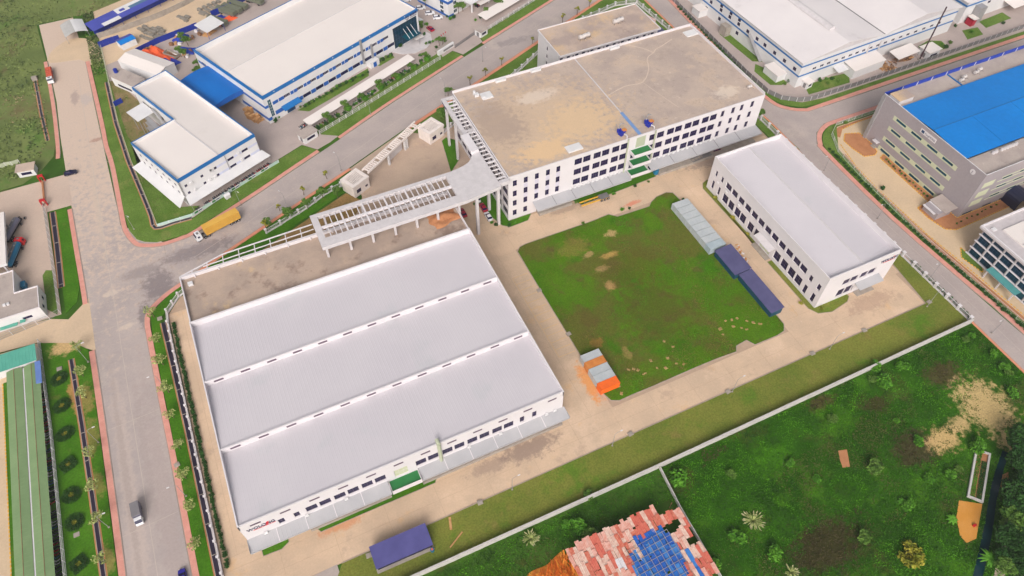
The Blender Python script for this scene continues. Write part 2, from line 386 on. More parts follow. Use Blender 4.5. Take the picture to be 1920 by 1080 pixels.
M['concrete'] = mat('yard_concrete', srgb(212, 184, 157), srgb(198, 173, 149), scale=.1, rough=.95, wid=.16, fine=2, spec=.12,
    stain=[(srgb(222, 194, 168), .06, .52, .6), (srgb(176, 152, 134), .14, .57, .55), (srgb(214, 176, 134), .11, .58, .6), (srgb(226, 206, 184), .5, .63, .5), (srgb(164, 146, 132), .7, .66, .4)],
    spots=[(64, 86, 2, 7, srgb(226, 150, 80), .8), (-12, 76, 6, 1.6, srgb(214, 142, 96), .6), (40, 75, 8, 3.2, srgb(148, 128, 118), .75), (28, 74.5, 6, 2, srgb(150, 130, 120), .5),
           (157, 74.5, 9, 3, srgb(174, 146, 128), .55), (90, 150, 7, 2, srgb(160, 140, 128), .6), (151, 149, 14, 3, srgb(148, 132, 124), .7), (112, 142, 3, 1, srgb(212, 130, 104), .8)])
M['joint'] = plain('joint_filler', srgb(186, 160, 138), .95)
M['forecourt'] = mat('forecourt_concrete', srgb(198, 174, 154), srgb(180, 158, 142), scale=.1, rough=.95, fine=2, spec=.12, stain=[(srgb(212, 186, 156), .08, .56, .6), (srgb(160, 142, 130), .2, .6, .5)])
M['yardgrey'] = mat('plain_yard', srgb(186, 170, 164), srgb(174, 160, 155), scale=.1, rough=.95, fine=1.6, spec=.12, stain=(srgb(160, 146, 142), .2, .6, .4))
M['yardsand'] = mat('sandy_yard', srgb(216, 190, 160), srgb(200, 176, 150), scale=.08, rough=1, fine=1.6, spec=.08, stain=(srgb(184, 162, 144), .2, .58, .5))
M['yardcream'] = mat('cream_drive', srgb(216, 190, 158), srgb(204, 180, 152), scale=.12, rough=.95, fine=1.6, spec=.1, stain=(srgb(202, 172, 142), .3, .6, .5))
M['soil'] = mat('red_soil', srgb(190, 134, 96), srgb(172, 118, 84), scale=.3, rough=1, fine=3, spec=.05, stain=(srgb(140, 104, 74), .5, .6, .5))
M['orangesoil'] = mat('orange_soil', srgb(206, 142, 62), srgb(214, 154, 84), scale=.2, rough=1, fine=3, spec=.05)
M['sand'] = mat('pale_sand', srgb(222, 196, 156), srgb(206, 178, 136), scale=.4, rough=1, fine=3, spec=.05, stain=(srgb(150, 140, 96), .5, .6, .6))
GR = dict(rough=1, spec=.05, fine=2.2, amp=.2)
BR, BR2, SP = srgb(128, 108, 54), srgb(98, 84, 46), srgb(200, 160, 112)
M['lawn'] = mat('lawn_grass', srgb(86, 122, 24), srgb(68, 108, 16), scale=.09, wid=.22, **GR,
    stain=[(srgb(104, 94, 48), .045, .47, .7), (srgb(56, 108, 14), .06, .54, .75), (srgb(96, 84, 50), .16, .54, .65), (srgb(112, 106, 58), .4, .57, .45), (srgb(54, 100, 16), .3, .6, .5)],
    spots=[(84, 133, 6, 4, srgb(136, 116, 64), .5), (87, 128, 2, 1.1, srgb(186, 152, 108), .6), (98, 133, 2.4, 1.4, srgb(200, 164, 118), .7), (93, 125, 3.4, 1.2, srgb(196, 158, 92), .8), (88, 121, 2.4, 1.3, srgb(190, 156, 108), .7),
           (87, 114, 1.6, 2.2, srgb(194, 152, 104), .75), (95, 100, 12, 12, srgb(90, 76, 40), .5), (96, 118, 12, 8, srgb(92, 84, 36), .5), (75, 106, 3, 4, srgb(96, 84, 44), .6), (72.5, 97, 2, 2, srgb(150, 112, 58), .7), (79, 90, 1.2, 2.6, srgb(160, 132, 82), .6)])
M['verge'] = mat('verge_grass', srgb(106, 132, 60), srgb(86, 114, 44), scale=.12, wid=.2, **GR, stain=[(srgb(136, 132, 80), .1, .56, .6), (srgb(84, 126, 42), .2, .58, .5), (srgb(124, 128, 74), .7, .6, .4)])
M['verge2'] = mat('bright_grass', srgb(78, 124, 30), srgb(60, 106, 20), scale=.12, wid=.2, **GR, stain=[(srgb(108, 112, 54), .14, .58, .6), (srgb(68, 128, 20), .2, .56, .5), (srgb(104, 116, 56), .7, .6, .4)],
    spots=[(-66.5, 141, 2, 5, srgb(150, 132, 76), .8), (-66.5, 128, 2.2, 6, srgb(140, 128, 72), .7), (-66.5, 113, 2, 4, srgb(140, 128, 72), .7), (-66.4, 92, 2, 4, srgb(150, 132, 80), .7), (-70, 162, 5, 3, srgb(206, 170, 122), .9), (-69.6, 144, 1.6, 6, srgb(190, 140, 88), .8)])
M['striplawn'] = mat('strip_grass', srgb(124, 126, 58), srgb(104, 116, 48), scale=.1, wid=.2, **GR, stain=[(srgb(80, 120, 32), .07, .53, .7), (srgb(136, 120, 70), .12, .56, .6), (srgb(86, 112, 42), .5, .58, .5)])
M['drywhite'] = M['kerb']

# --- roads
sheet('road', [(-62.6, -60), (-48.2, -60), (-48.3, 160), (-46.8, 165), (-43.3, 168.4), (-38.6, 171.3), (-38, 192), (-50, 206), (-64, 206), (-63, 182)], 0.0, M['asphalt'])
b = MB(); b.prism([(-64, 205.9), (-50, 205.9), (-50, 214), (-51, 252), (-52.2, 308), (-54, 345), (-68, 345), (-66, 312), (-64.8, 285), (-65, 262), (-64.2, 222)], -.3, .004)
structure(b.build('dirt_road', M['asphalt']))
NE = [(-38, 190.2), (-31.6, 190.4), (-27.1, 191.4), (-5.4, 200.7), (6.4, 206.2), (25.9, 215.2), (53.6, 228.6), (91.6, 245.1), (118.5, 256.3), (145.9, 267.9), (230, 304.5)]
SE = [(-38.6, 171.2), (-20.2, 179.5), (-9, 184.4), (9.1, 192.4), (28.1, 200.5), (54.1, 212.6), (82, 224.5), (109.3, 236.2), (145.9, 252.2), (163.7, 259.8), (240, 292.5)]
sheet('diagonal_road', NE + SE[::-1], .008, M['asphalt'])
sheet('cross_road', [(182, 300), (183.5, 250), (183.2, 226), (182.2, 165), (182, 152), (180.4, 110), (180.2, 85), (180.2, 37), (180.2, -60), (190, -60), (190, 45), (189, 65), (187.4, 99), (188.6, 135), (189.9, 140), (193.8, 145), (199.8, 148), (206.5, 148.2), (420, 147.4),
      (420, 156.5), (206.9, 156), (197.9, 156.6), (191.4, 161.4), (188.8, 168), (188.4, 184), (190.8, 225), (192.4, 250), (194, 300)], .012, M['asphalt'])

M['roadjoint'] = plain('road_joint_seal', srgb(200, 186, 176), .9)
b = MB(); b.box(-55.7, 60, -.1, -55.55, 300, .016); structure(b.build('road_joint', M['roadjoint']))
for y in (96, 128, 163, 186, 212, 240, 262): b = MB(); b.bar((-62.4, y, .0155), (-48.6 if y < 160 or y > 205 else -50, y + .8, .0155), .1, .1); structure(b.build('road_joint', M['roadjoint']))
b = MB()
for p, q in (((-30, 181), (27, 205.5)), ((27, 205.5), (82, 232.5)), ((82, 232.5), (160, 266))): b.bar((*p, .0165), (*q, .0165), .12, .1)
structure(b.build('road_joint', M['roadjoint']))
b = MB(); b.bar((184.6, 20, .0175), (184.9, 130, .0175), .1, .1); structure(b.build('road_joint', M['roadjoint']))
def strip(name, line, w, z, m, z0=-.3):
    o = offset_line(line, w); return sheet(name, list(line) + o[::-1], z, m, z0)
def pavement(line, w, m='pave'):
    """pavement with its kerb along line (the road side); positive w to the left"""
    line = smooth_line(line, 3); s = .22 if w > 0 else -.22
    strip('kerb', line, s, .12, M['kerb']); strip('pavement', offset_line(line, s), w - s, .135, M[m])
pavement([(-62.6, -60), (-62.5, 60), (-62.3, 100), (-62.5, 140), (-62.7, 157)], 1.75)
pavement([(-62.9, 176), (-63, 183), (-63.6, 205), (-64, 221)], 1.6)
pavement([(-48.2, -60), (-48.2, 80), (-48.2, 107), (-48.4, 131), (-48.5, 153.7), (-48.3, 161), (-47, 165), (-43.4, 168.4), (-38.6, 171.2), (-34, 173.2)], -1.7)
pavement([(-34, 173.2), (-20.2, 179.5), (-9, 184.4), (9.1, 192.4), (28.1, 200.5)], -1.3, 'pave2')
pavement([(54.1, 212.6), (82, 224.5), (109.3, 236.2), (145.9, 252.2), (163.7, 259.8), (176, 265)], -1.6, 'pave2')
pavement([(-52.2, 308), (-51, 264), (-50.9, 250), (-50, 237), (-49.9, 208), (-49.3, 201), (-47.6, 195.7), (-45.7, 193.1), (-41.3, 191), (-37.4, 190.2), (-31.6, 190.5), (-27.1, 191.6), (-5.4, 200.9), (6.4, 206.4), (21, 213.2)], 1.7)
pavement([(30, 217.2), (53.6, 228.8), (91.6, 245.3)], 1.5); pavement([(103, 250), (118.5, 256.5), (145.9, 268.1), (230, 304.6)], 1.5)
pavement([(182, 163), (182.2, 152), (180.4, 110), (180.2, 85), (180.2, 37), (180.2, -60)], -.9, 'pave2')
pavement([(183.4, 262), (183.2, 226), (182.4, 180), (182.3, 168)], -1.0, 'pave2')
pavement([(194, 300), (192.3, 250), (190.7, 225), (188.4, 184), (188.7, 168), (191.3, 161.5), (197.8, 156.7), (206.9, 156.1), (260, 156.4), (420, 156.6)], 1.9)
pavement([(420, 147.3), (230, 148), (206.5, 148.1), (199.8, 147.8), (193.9, 144.8), (190, 139.8), (188.7, 135), (187.5, 99), (189.1, 65), (190.1, 45), (190.1, -60)], 1.9)

# --- west side: verge, drain, fence foot, side yard
sheet('grass_verge', [(-78, -60), (-64.35, -60), (-64.3, 150), (-64.6, 158), (-68, 162), (-77.6, 166.5)], .1, M['verge2'])
sheet('grass_verge', [(-70.6, 222.6), (-65.8, 222.2), (-65, 200), (-64.8, 184), (-66, 178), (-69.5, 174.6)], .1, M['verge2'])
b = MB(); b.prism([(-130, 240), (-64, 240), (-64, 222.9), (-72, 222.9), (-71.6, 206), (-70.8, 175), (-130, 175)], -.3, .016); structure(b.build('depot_yard', M['sandroad']))
sheet('grass_verge', [(-75.1,193.6),(-74.0,195.5),(-72.2,194.6),(-71.7,177.4),(-71.9,175.3),(-74.7,178.8)], .09, M['verge'])
b = MB(); b.prism([(-130, 177), (-88, 176), (-74, 174.5), (-69, 172), (-62.6, 178), (-62.6, 156.5), (-66, 159.5), (-70, 162.6), (-78, 166.8), (-130, 172)], -.3, .012); structure(b.build('side_road', M['yardsand']))
# --- east side of the west road (compound verge)
sheet('grass_verge', [(-46.3, -60), (-43.4, -60), (-43.4, 150), (-43.6, 160), (-41.5, 163), (-36.5, 167.6), (-33.9, 166), (-33, 171.8), (-38, 170), (-43, 166.4), (-46, 162.5), (-46.7, 153), (-46.5, 131)], .1, M['verge2'])
sheet('grass_verge', [(-34, 172), (-20, 178), (-9, 182.8), (9, 190.8), (22, 196.3), (23.5, 189.5), (8, 183), (-14, 173.5), (-31, 166)], .1, M['verge2'])
sheet('bare_bank', [(-30, 166), (-14, 172.8), (8, 182), (23.4, 188.6), (28, 182), (18, 172), (8, 163)], .11, mat('bare_soil', srgb(160, 128, 84), srgb(132, 108, 66), scale=.2, stain=(srgb(96, 104, 42), .2, .56, .7), **GR))
sheet('grass_verge', [(53.6, 210.4), (82, 222.7), (109, 234.3), (146, 250.5), (163.7, 258.1), (182.4, 262), (181.8, 180), (182, 140), (176, 140), (176, 206), (60, 206)], .09, M['verge'])
# --- north side of diagonal road
sheet('grass_verge', [(-50, 308), (-49.2, 264), (-49, 240), (-48.1, 208), (-47.5, 202), (-45.8, 197), (-43.6, 194.8), (-40, 192.9), (-31.8, 192.4), (-27.6, 193.4), (-6, 202.7), (5.6, 208.1), (20.4, 214.9), (16, 219.5), (3, 214), (-27, 198.8), (-38, 198.6), (-39.6, 210), (-45, 300)], .09, M['verge'])
sheet('grass_verge', [(30, 218.9), (53, 230.4), (91, 246.9), (89, 251), (52, 234.6), (24, 222.6)], .09, M['verge'])
sheet('grass_verge', [(103.5, 251.8), (118, 258.1), (145.5, 269.7), (229, 306), (226, 312), (143, 274), (103, 256.4)], .09, M['verge'])
b = MB(); b.prism([(-45, 300), (-39.6, 199.2), (-27, 199.4), (3, 214.5), (16, 220), (20.6, 215), (26, 217), (30, 219.3), (24, 223), (52, 235), (89, 251.4), (92, 247), (103, 252), (103, 257), (143, 275), (226, 313), (226, 380), (-45, 380)], -.3, .02); structure(b.build('factory_yard', M['yardgrey']))
sheet('planting_strip', [(19.7,240.2),(23.6,237.7),(38.2,243.6),(51.7,249.6),(52.9,254.6),(39.8,248.9)], .07, M['verge'])
sheet('planting_strip', [(56.3,255.4),(57.7,254.0),(65.2,257.0),(65.0,260.4)], .07, M['verge'])
sheet('planting_strip', [(21.3,226.0),(23.7,222.8),(44.6,229.0),(62.9,237.4),(83.5,247.6),(83.6,252.6),(60.2,242.5),(38.9,231.6)], .07, M['verge'])
sheet('lawn', [(-39.4, 200.4), (-28, 200.2), (-24, 204), (-30, 206), (-43, 236), (-44, 262), (-41.5, 250)], .08, M['verge'])
sheet('bare_bank', [(-43.6, 262), (-42, 238), (-30, 243), (-34, 268), (-42, 290), (-44.5, 290)], .07, mat('bank_soil', srgb(150, 126, 96), srgb(110, 112, 60), scale=.15, **GR))
# --- top left hill and yard of the depot with blue sheds
b = MB(); b.prism([(-400, 241), (-79, 241), (-72.4, 246), (-68, 252), (-66.5, 262), (-66.5, 312), (-69, 346), (-46, 346), (-40, 346), (10, 364), (60, 420), (60, 700), (-400, 700)], -.3, .03); structure(b.build('scrub_hillside', M['hillscrub']))
sheet('rubble_apron', smooth_line([(-65.8,313.7),(-64.5,321.3),(-60.9,325.5),(-56.8,327.9),(-50.6,325.9),(-45.6,318.4),(-43.6,309.1),(-47.7,306.1),(-51.3,305.3),(-54.0,310.6)], 3, True), .05, M['yardsand'])
pavement([(-66.3, 315), (-65.3, 285), (-65.4, 258), (-65.9, 250)][::-1], 1.5)
b = MB(); b.prism([(-45.5, 346), (-45, 302), (-30, 306), (0, 316), (60, 345), (160, 395), (160, 440), (20, 370)], -.3, .04); structure(b.build('sandy_yard', M['yardsand']))
# --- factory compound
sheet('joint_bed', [(-41.2, 66.9), (172, 66.9), (174.6, 87), (175.5, 151), (176, 206), (60, 206), (54, 204), (30, 190), (27, 182), (8, 166), (-33, 166.5), (-36.6, 166.6), (-41.2, 161)], .012, M['joint'])
yard = MB(); yard.prism([(-41.1, 67), (-40.9, 67), (-40.9, 67.2), (-41.1, 67.2)], -.2, .014)
yard = structure(yard.build('concrete_yard', M['joint']))
def slab(poly):
    b = MB(); b.prism(inset(poly, .03), -.05, .034 + RND.random() * .012); b.build('concrete_slab', M['concrete'], yard)
def slabs(xs, ys):
    for a, c in zip(xs, xs[1:]):
        for d, e in zip(ys, ys[1:]): slab([(a, d), (c, d), (c, e), (a, e)])
lin = lambda a, c, n: [a + (c - a) * i / n for i in range(n + 1)]
slabs(lin(-41, 53, 7), [67, 71.6, 76.4, 79.6]); slabs(lin(53, 127, 6), [67, 71.6, 76.2]); slabs([53, 59.6, 66.2], lin(76.2, 152, 6))
slabs(lin(127, 172, 3), [67, 73, 79.8]); slabs([127.5, 133.5, 139.6], lin(79.8, 152, 6)); slabs([167, 173.6], lin(79.8, 152, 4))
slabs([-41, -37.2, -33.2], lin(79.6, 161, 6)); slabs(lin(66.2, 127.5, 5), [140, 146, 152]); slabs(lin(139.6, 175, 3), [138.4, 145, 152])
slabs([53, 60, 69.5], [152, 160, 168]); 
b = MB(); b.prism([(28.4, 200), (53.8, 211.8), (69.5, 205), (69.5, 168), (53, 166), (28, 182)], -.2, .05); structure(b.build('forecourt', M['forecourt']))
b = MB(); b.prism([(-45.9,77.4),(-23.0,66.8),(-15.7,67.1),(-15.7,63.4)], -.2, .06); structure(b.build('parking_pad', M['roofconc3']))
LAWN = [(66.6, 139), (68, 140.4), (70.2, 140.8), (95.1, 140.6), (101.7, 141), (104, 138.8), (116.4, 138.4), (118.1, 139.9), (121, 141.3), (125.3, 141.7), (127.2, 140.6), (127.6, 137),
        (127.4, 100), (127.3, 79), (125.8, 77), (123, 76.5), (115, 76.6), (113.6, 79), (109.6, 78.6), (108.4, 76.9), (102, 77.3), (94.6, 77.4), (80, 77.3), (74.4, 77.4), (69, 77.3), (67, 78.3), (66.2, 80.9), (66.3, 100), (66.4, 127)]
sheet('lawn', LAWN, .1, M['lawn']); b = MB(); b.ring([(x, y) for x, y in inset(LAWN, -.22)], .2, -.1, .15); structure(b.build('kerb', M['kerb']))
STRIP = [(-14.6, 66.7), (172.2, 66.6), (174.6, 87), (175.6, 140), (179, 140), (179, 55.8), (-35, 55.8), (-24, 62)]
STRIP = [(-14.5, 66.8), (172, 66.7), (172.9, 72), (174.4, 86.9), (175.6, 140), (178.9, 140), (178.9, 55.9), (-14, 55.9), (-18, 62)]
sheet('grass_strip', STRIP, .1, M['striplawn'])
b = MB(); b.box(-14.5, 66.76, -.2, 172, 66.98, .15); b.bar((172.05, 66.9, .15), (174.5, 87, .15), .2, .3); b.bar((174.5, 87, .15), (175.7, 140, .15), .2, .3); structure(b.build('kerb', M['kerb']))
for nm, poly in (('planting_strip', [(138.6, 102.6), (138.1, 138), (139.5, 140.2), (141.7, 141), (143.5, 140.4), (143.5, 138.3), (139.6, 138.3), (139.6, 109.6), (138.2, 109.6)]),
                 ('planting_strip', [(137.9, 101), (137.9, 80.5), (139.4, 77.8), (143.6, 76.5), (150.5, 77.6), (152.4, 79), (152.2, 79.9), (139.6, 79.9), (139.6, 101)]),
                 ('planting_strip', [(93.4, 152.7), (95.6, 149), (110, 149.4), (126.3, 150.2), (127.2, 152.7)]),
                 ('planting_strip', [(62.6, 168.5), (64, 160), (66.8, 151.6), (69, 149.9), (75.6, 150.2), (78, 152.6), (69.6, 152.6), (69.6, 168.5)]),
                 ('planting_strip', [(60.8, 183), (66, 188), (69, 198), (66, 201.2), (64, 200)]),
                 ('planting_strip', [(-17, 76.5), (13.4, 76.45), (14.4, 78), (14.4, 79.5), (-14, 79.5), (-17.6, 77.6)]),
                 ('planting_strip', [(-31.4, 76.6), (-27, 76.4), (-25, 77.4), (-25, 79.5), (-31.5, 79.5)])):
    sheet(nm, poly, .09, M['striplawn'] if poly[0][0] > 100 else M['verge2']); b = MB(); b.ring(inset(poly, -.15), .14, -.1, .14); structure(b.build('kerb', M['kerb']))
# parking bays painted beside the hall
b = MB()
for i in range(13):
    y = 97 + i * 2.7
    b.box(60.3, y, .03, 65.6, y + .13, .058)
b.box(60.2, 97, .03, 60.32, 129.4, .0585); structure(b.build('parking_lines', mat('worn_yellow_paint', srgb(226, 186, 120), srgb(212, 180, 140), scale=.7)))
# --- grey site to the east
sheet('grass_verge', [(206, 146.2), (200.4, 145.9), (195.4, 143.2), (192, 139.2), (190.7, 135), (189.4, 99), (191, 65), (192, 45), (192, -60), (194, -60), (194, 48), (191.6, 84), (193.2, 117), (195, 134), (203, 144.6), (262, 144.4), (420, 143.5), (420, 145.3), (230, 146.1)], .1, M['verge'])
b = MB(); b.prism([(194, -60), (194, 48), (191.8, 84), (193.4, 117), (195, 134), (203, 144.4), (420, 143.4), (420, -60)], -.3, .024); structure(b.build('drive', M['yardcream']))
def kerbed_bed(poly, m, seg=True):
    sheet('planting_bed', poly, .1, M[m])
    b = MB(); p = ccw(poly); 
    for i in range(len(p)):
        a, c = Vector(p[i]), Vector(p[(i + 1) % len(p)]); n = max(1, int((c - a).length / 1.0))
        for k in range(n):
            q = a + (c - a) * ((k + .5) / n); ang = math.atan2((c - a).y, (c - a).x)
            b.obox(q.x, q.y, -.05, .62 * (c - a).length / n, .3, .25, ang)
    structure(b.build('kerb', M['yellowp']))
kerbed_bed([(200, 132), (201, 127), (205, 126), (207, 127), (208.3, 130), (208.3, 138), (203, 140), (200, 137)], 'soil')
kerbed_bed([(205.6, 124), (208.3, 125), (208.3, 99.5), (205.2, 99.5)], 'soil')
kerbed_bed([(199.6, 99), (203, 99.6), (208.3, 99.4), (208.3, 89.8), (260, 89.8), (260, 86.6), (204, 85.8), (200.8, 87.6), (199.4, 94)], 'soil')
kerbed_bed([(196.3, 76), (199.3, 79.4), (199.3, 70), (197.6, 68.4)], 'verge')
def yellow_line(line):
    b = MB()
    for p, q in zip(line, line[1:]):
        a, c = Vector(p), Vector(q); n = max(1, int((c - a).length / 1.15)); ang = math.atan2((c - a).y, (c - a).x)
        for k in range(n):
            r = a + (c - a) * ((k + .5) / n); b.obox(r.x, r.y, -.05, .7, .28, .25, ang)
    structure(b.build('kerb', M['yellowp']))
yellow_line([(197.6, 136), (194.6, 124), (193.6, 112), (193.6, 88), (194.6, 76), (196, 50), (196, 20)]); yellow_line([(203.4, 142.4), (212, 143.2), (300, 142.6)])
sheet('planting_bed', [(193, 133), (195.6, 131), (193.4, 117), (193.2, 90), (195.6, 48), (195.6, 0), (193.4, 0), (193.4, 48), (191.4, 84), (192.8, 117)], .08, M['soil'])
sheet('planting_bed', [(198, 142.6), (203.8, 144), (212, 144), (290, 143.6), (290, 142.8), (212, 143.2), (204, 142.4), (200, 139)], .08, M['soil'])
# --- north east site
b = MB(); b.prism([(196.5, 300), (194.6, 250), (193, 225), (191.2, 184), (191.4, 170), (194, 164.4), (199, 160.3), (207, 158.6), (420, 159.2), (420, 420), (200, 420)], -.3, .022); structure(b.build('works_yard', M['yardgrey']))
sheet('grass_verge', [(192.6, 250), (190.9, 225), (189.9, 200), (190.4, 184), (190.7, 169), (193.3, 163.4), (198.6, 159.5), (207, 158), (260, 158.3), (420, 158.7), (420, 160.4), (210, 160.2), (200.4, 161.6), (195.4, 165.6), (192.6, 171), (192.4, 184), (193.6, 225), (195, 250), (196.6, 300), (195.9, 300)], .1, M['verge'])
for p in ([(196, 176), (200, 174), (203, 174.5), (203, 181), (199, 190), (195.6, 186)], [(199, 192), (202.6, 190), (205.4, 196), (204, 210), (201, 218), (198, 214)], [(203, 232), (206, 226), (208, 240), (208, 262), (204, 262)],
          [(206, 164.5), (226, 163.8), (230, 169), (222, 170), (208, 169.5)], [(268, 165), (280, 165), (281, 170), (276, 172.5), (269, 171)], [(292, 166), (301, 166), (303, 171), (295, 172)], [(306, 169), (322, 170), (322, 175), (307, 174)]):
    sheet('lawn', p, .09, M['verge'])
# --- field south of the wall, sandy patches, canal, paths
b = MB(); b.prism([(-60, 20), (66.2, 20), (68.4, 55), (179, 55), (179.3, 20), (179.3, -80), (-60, -80)], -.3, .01)
M['field'] = mat('field_ground', srgb(54, 100, 18), srgb(40, 78, 14), scale=.09, wid=.2, **GR, stain=[(srgb(84, 82, 44), .05, .55, .7), (srgb(80, 128, 28), .07, .53, .7), (srgb(46, 60, 28), .12, .6, .5)],
    spots=[(158, 45.5, 6, 4, srgb(84, 74, 46), .8), (134, 31, 7, 5, srgb(74, 66, 44), .85), (95, 20.5, 11, 6, srgb(66, 58, 36), .85), (119.7, 53, 5, 2, srgb(96, 84, 50), .7), (134, 46, 4, 2.4, srgb(70, 60, 36), .7), (97, 45, 6, 4, srgb(74, 128, 24), .7), (70, 50, 6, 4, srgb(80, 74, 42), .6),
           (161, 33, 7.5, 9, srgb(206, 176, 124), .85), (160, 22, 5, 4, srgb(206, 176, 124), .8), (142.5, 30, 5.5, 3.6, srgb(208, 174, 120), .85), (150, 31.5, 4, 2.4, srgb(214, 180, 128), .7)])
structure(b.build('field', M['field']))
SANDS = [[(153.1,41.3),(159.9,41.0),(165.1,40.1),(166.8,37.8),(167.5,32.7),(167.5,26.2),(162.3,19.8),(157.1,23.1),(156.3,27.9),(154.9,30.3),(155.4,33.7),(152.7,35.9)], [(138.9,32.1),(142.9,32.0),(147.8,29.2),(146.7,26.2),(141.4,27.5),(138.1,30.0)], [(148.3,31.6),(152.2,31.5),(152.9,28.4),(149.5,26.7),(147.0,28.3)], [(158.1,24.9),(161.9,23.9),(162.3,19.8),(159.8,17.6),(158.0,22.2)]]
sheet('orange_plot', [(133.5,15.5),(138.2,12.3),(135.0,10.0),(129.9,6.4),(126.9,6.6),(126.8,8.6),(129.5,12.5)], .06, M['orangesoil'])
M['water'] = mat('canal_water', srgb(12, 42, 48), srgb(16, 52, 60), scale=.2, rough=.15, spec=.5)
CANAL = [(154.6,20.9),(149.5,18.2),(144.1,15.0),(139.5,11.7),(134.4,8.0),(129.8,5.0),(125.4,2.1),(121.5,-0.3),(123.8,-1.3),(129.5,2.3),(135.8,6.6),(142.0,11.3),(147.0,14.5),(150.7,16.9),(155.6,19.6)]
sheet('canal', CANAL, .045, M['water'])
M['path'] = mat('village_path', srgb(206, 186, 168), srgb(188, 168, 150), scale=.3, rough=1, fine=2)
sheet('path', [(149.0,12.8),(150.0,12.0),(146.7,9.1),(143.9,8.1),(141.8,6.1),(138.4,3.9),(138.9,2.2),(139.7,-0.3),(138.9,-1.0),(137.0,1.7),(132.8,0.0),(128.8,-3.6),(126.2,-2.4),(130.6,0.4),(136.4,3.4),(139.0,5.9),(143.0,8.5),(146.1,11.0)], .05, M['path'])
sheet('path', [(161.3,21.2),(163.9,21.2),(158.6,16.5),(155.9,16.4),(157.6,18.6)], .055, M['path'])
sheet('soil_bank', [(149.2,15.9),(151.1,15.8),(146.7,11.5),(145.7,11.9),(146.2,13.8)], .06, M['soil'])
sheet('soil_bank', [(114.6,39.4),(117.0,38.7),(114.4,34.5),(112.4,35.0),(113.4,37.4)], .06, M['soil'])
sheet('pond', [(137.2,1.6),(139.1,-0.8),(133.5,-5.8),(129.4,-3.9),(133.3,-0.9)], .062, mat('pond_water', srgb(54, 72, 44), srgb(48, 64, 40), rough=.2))

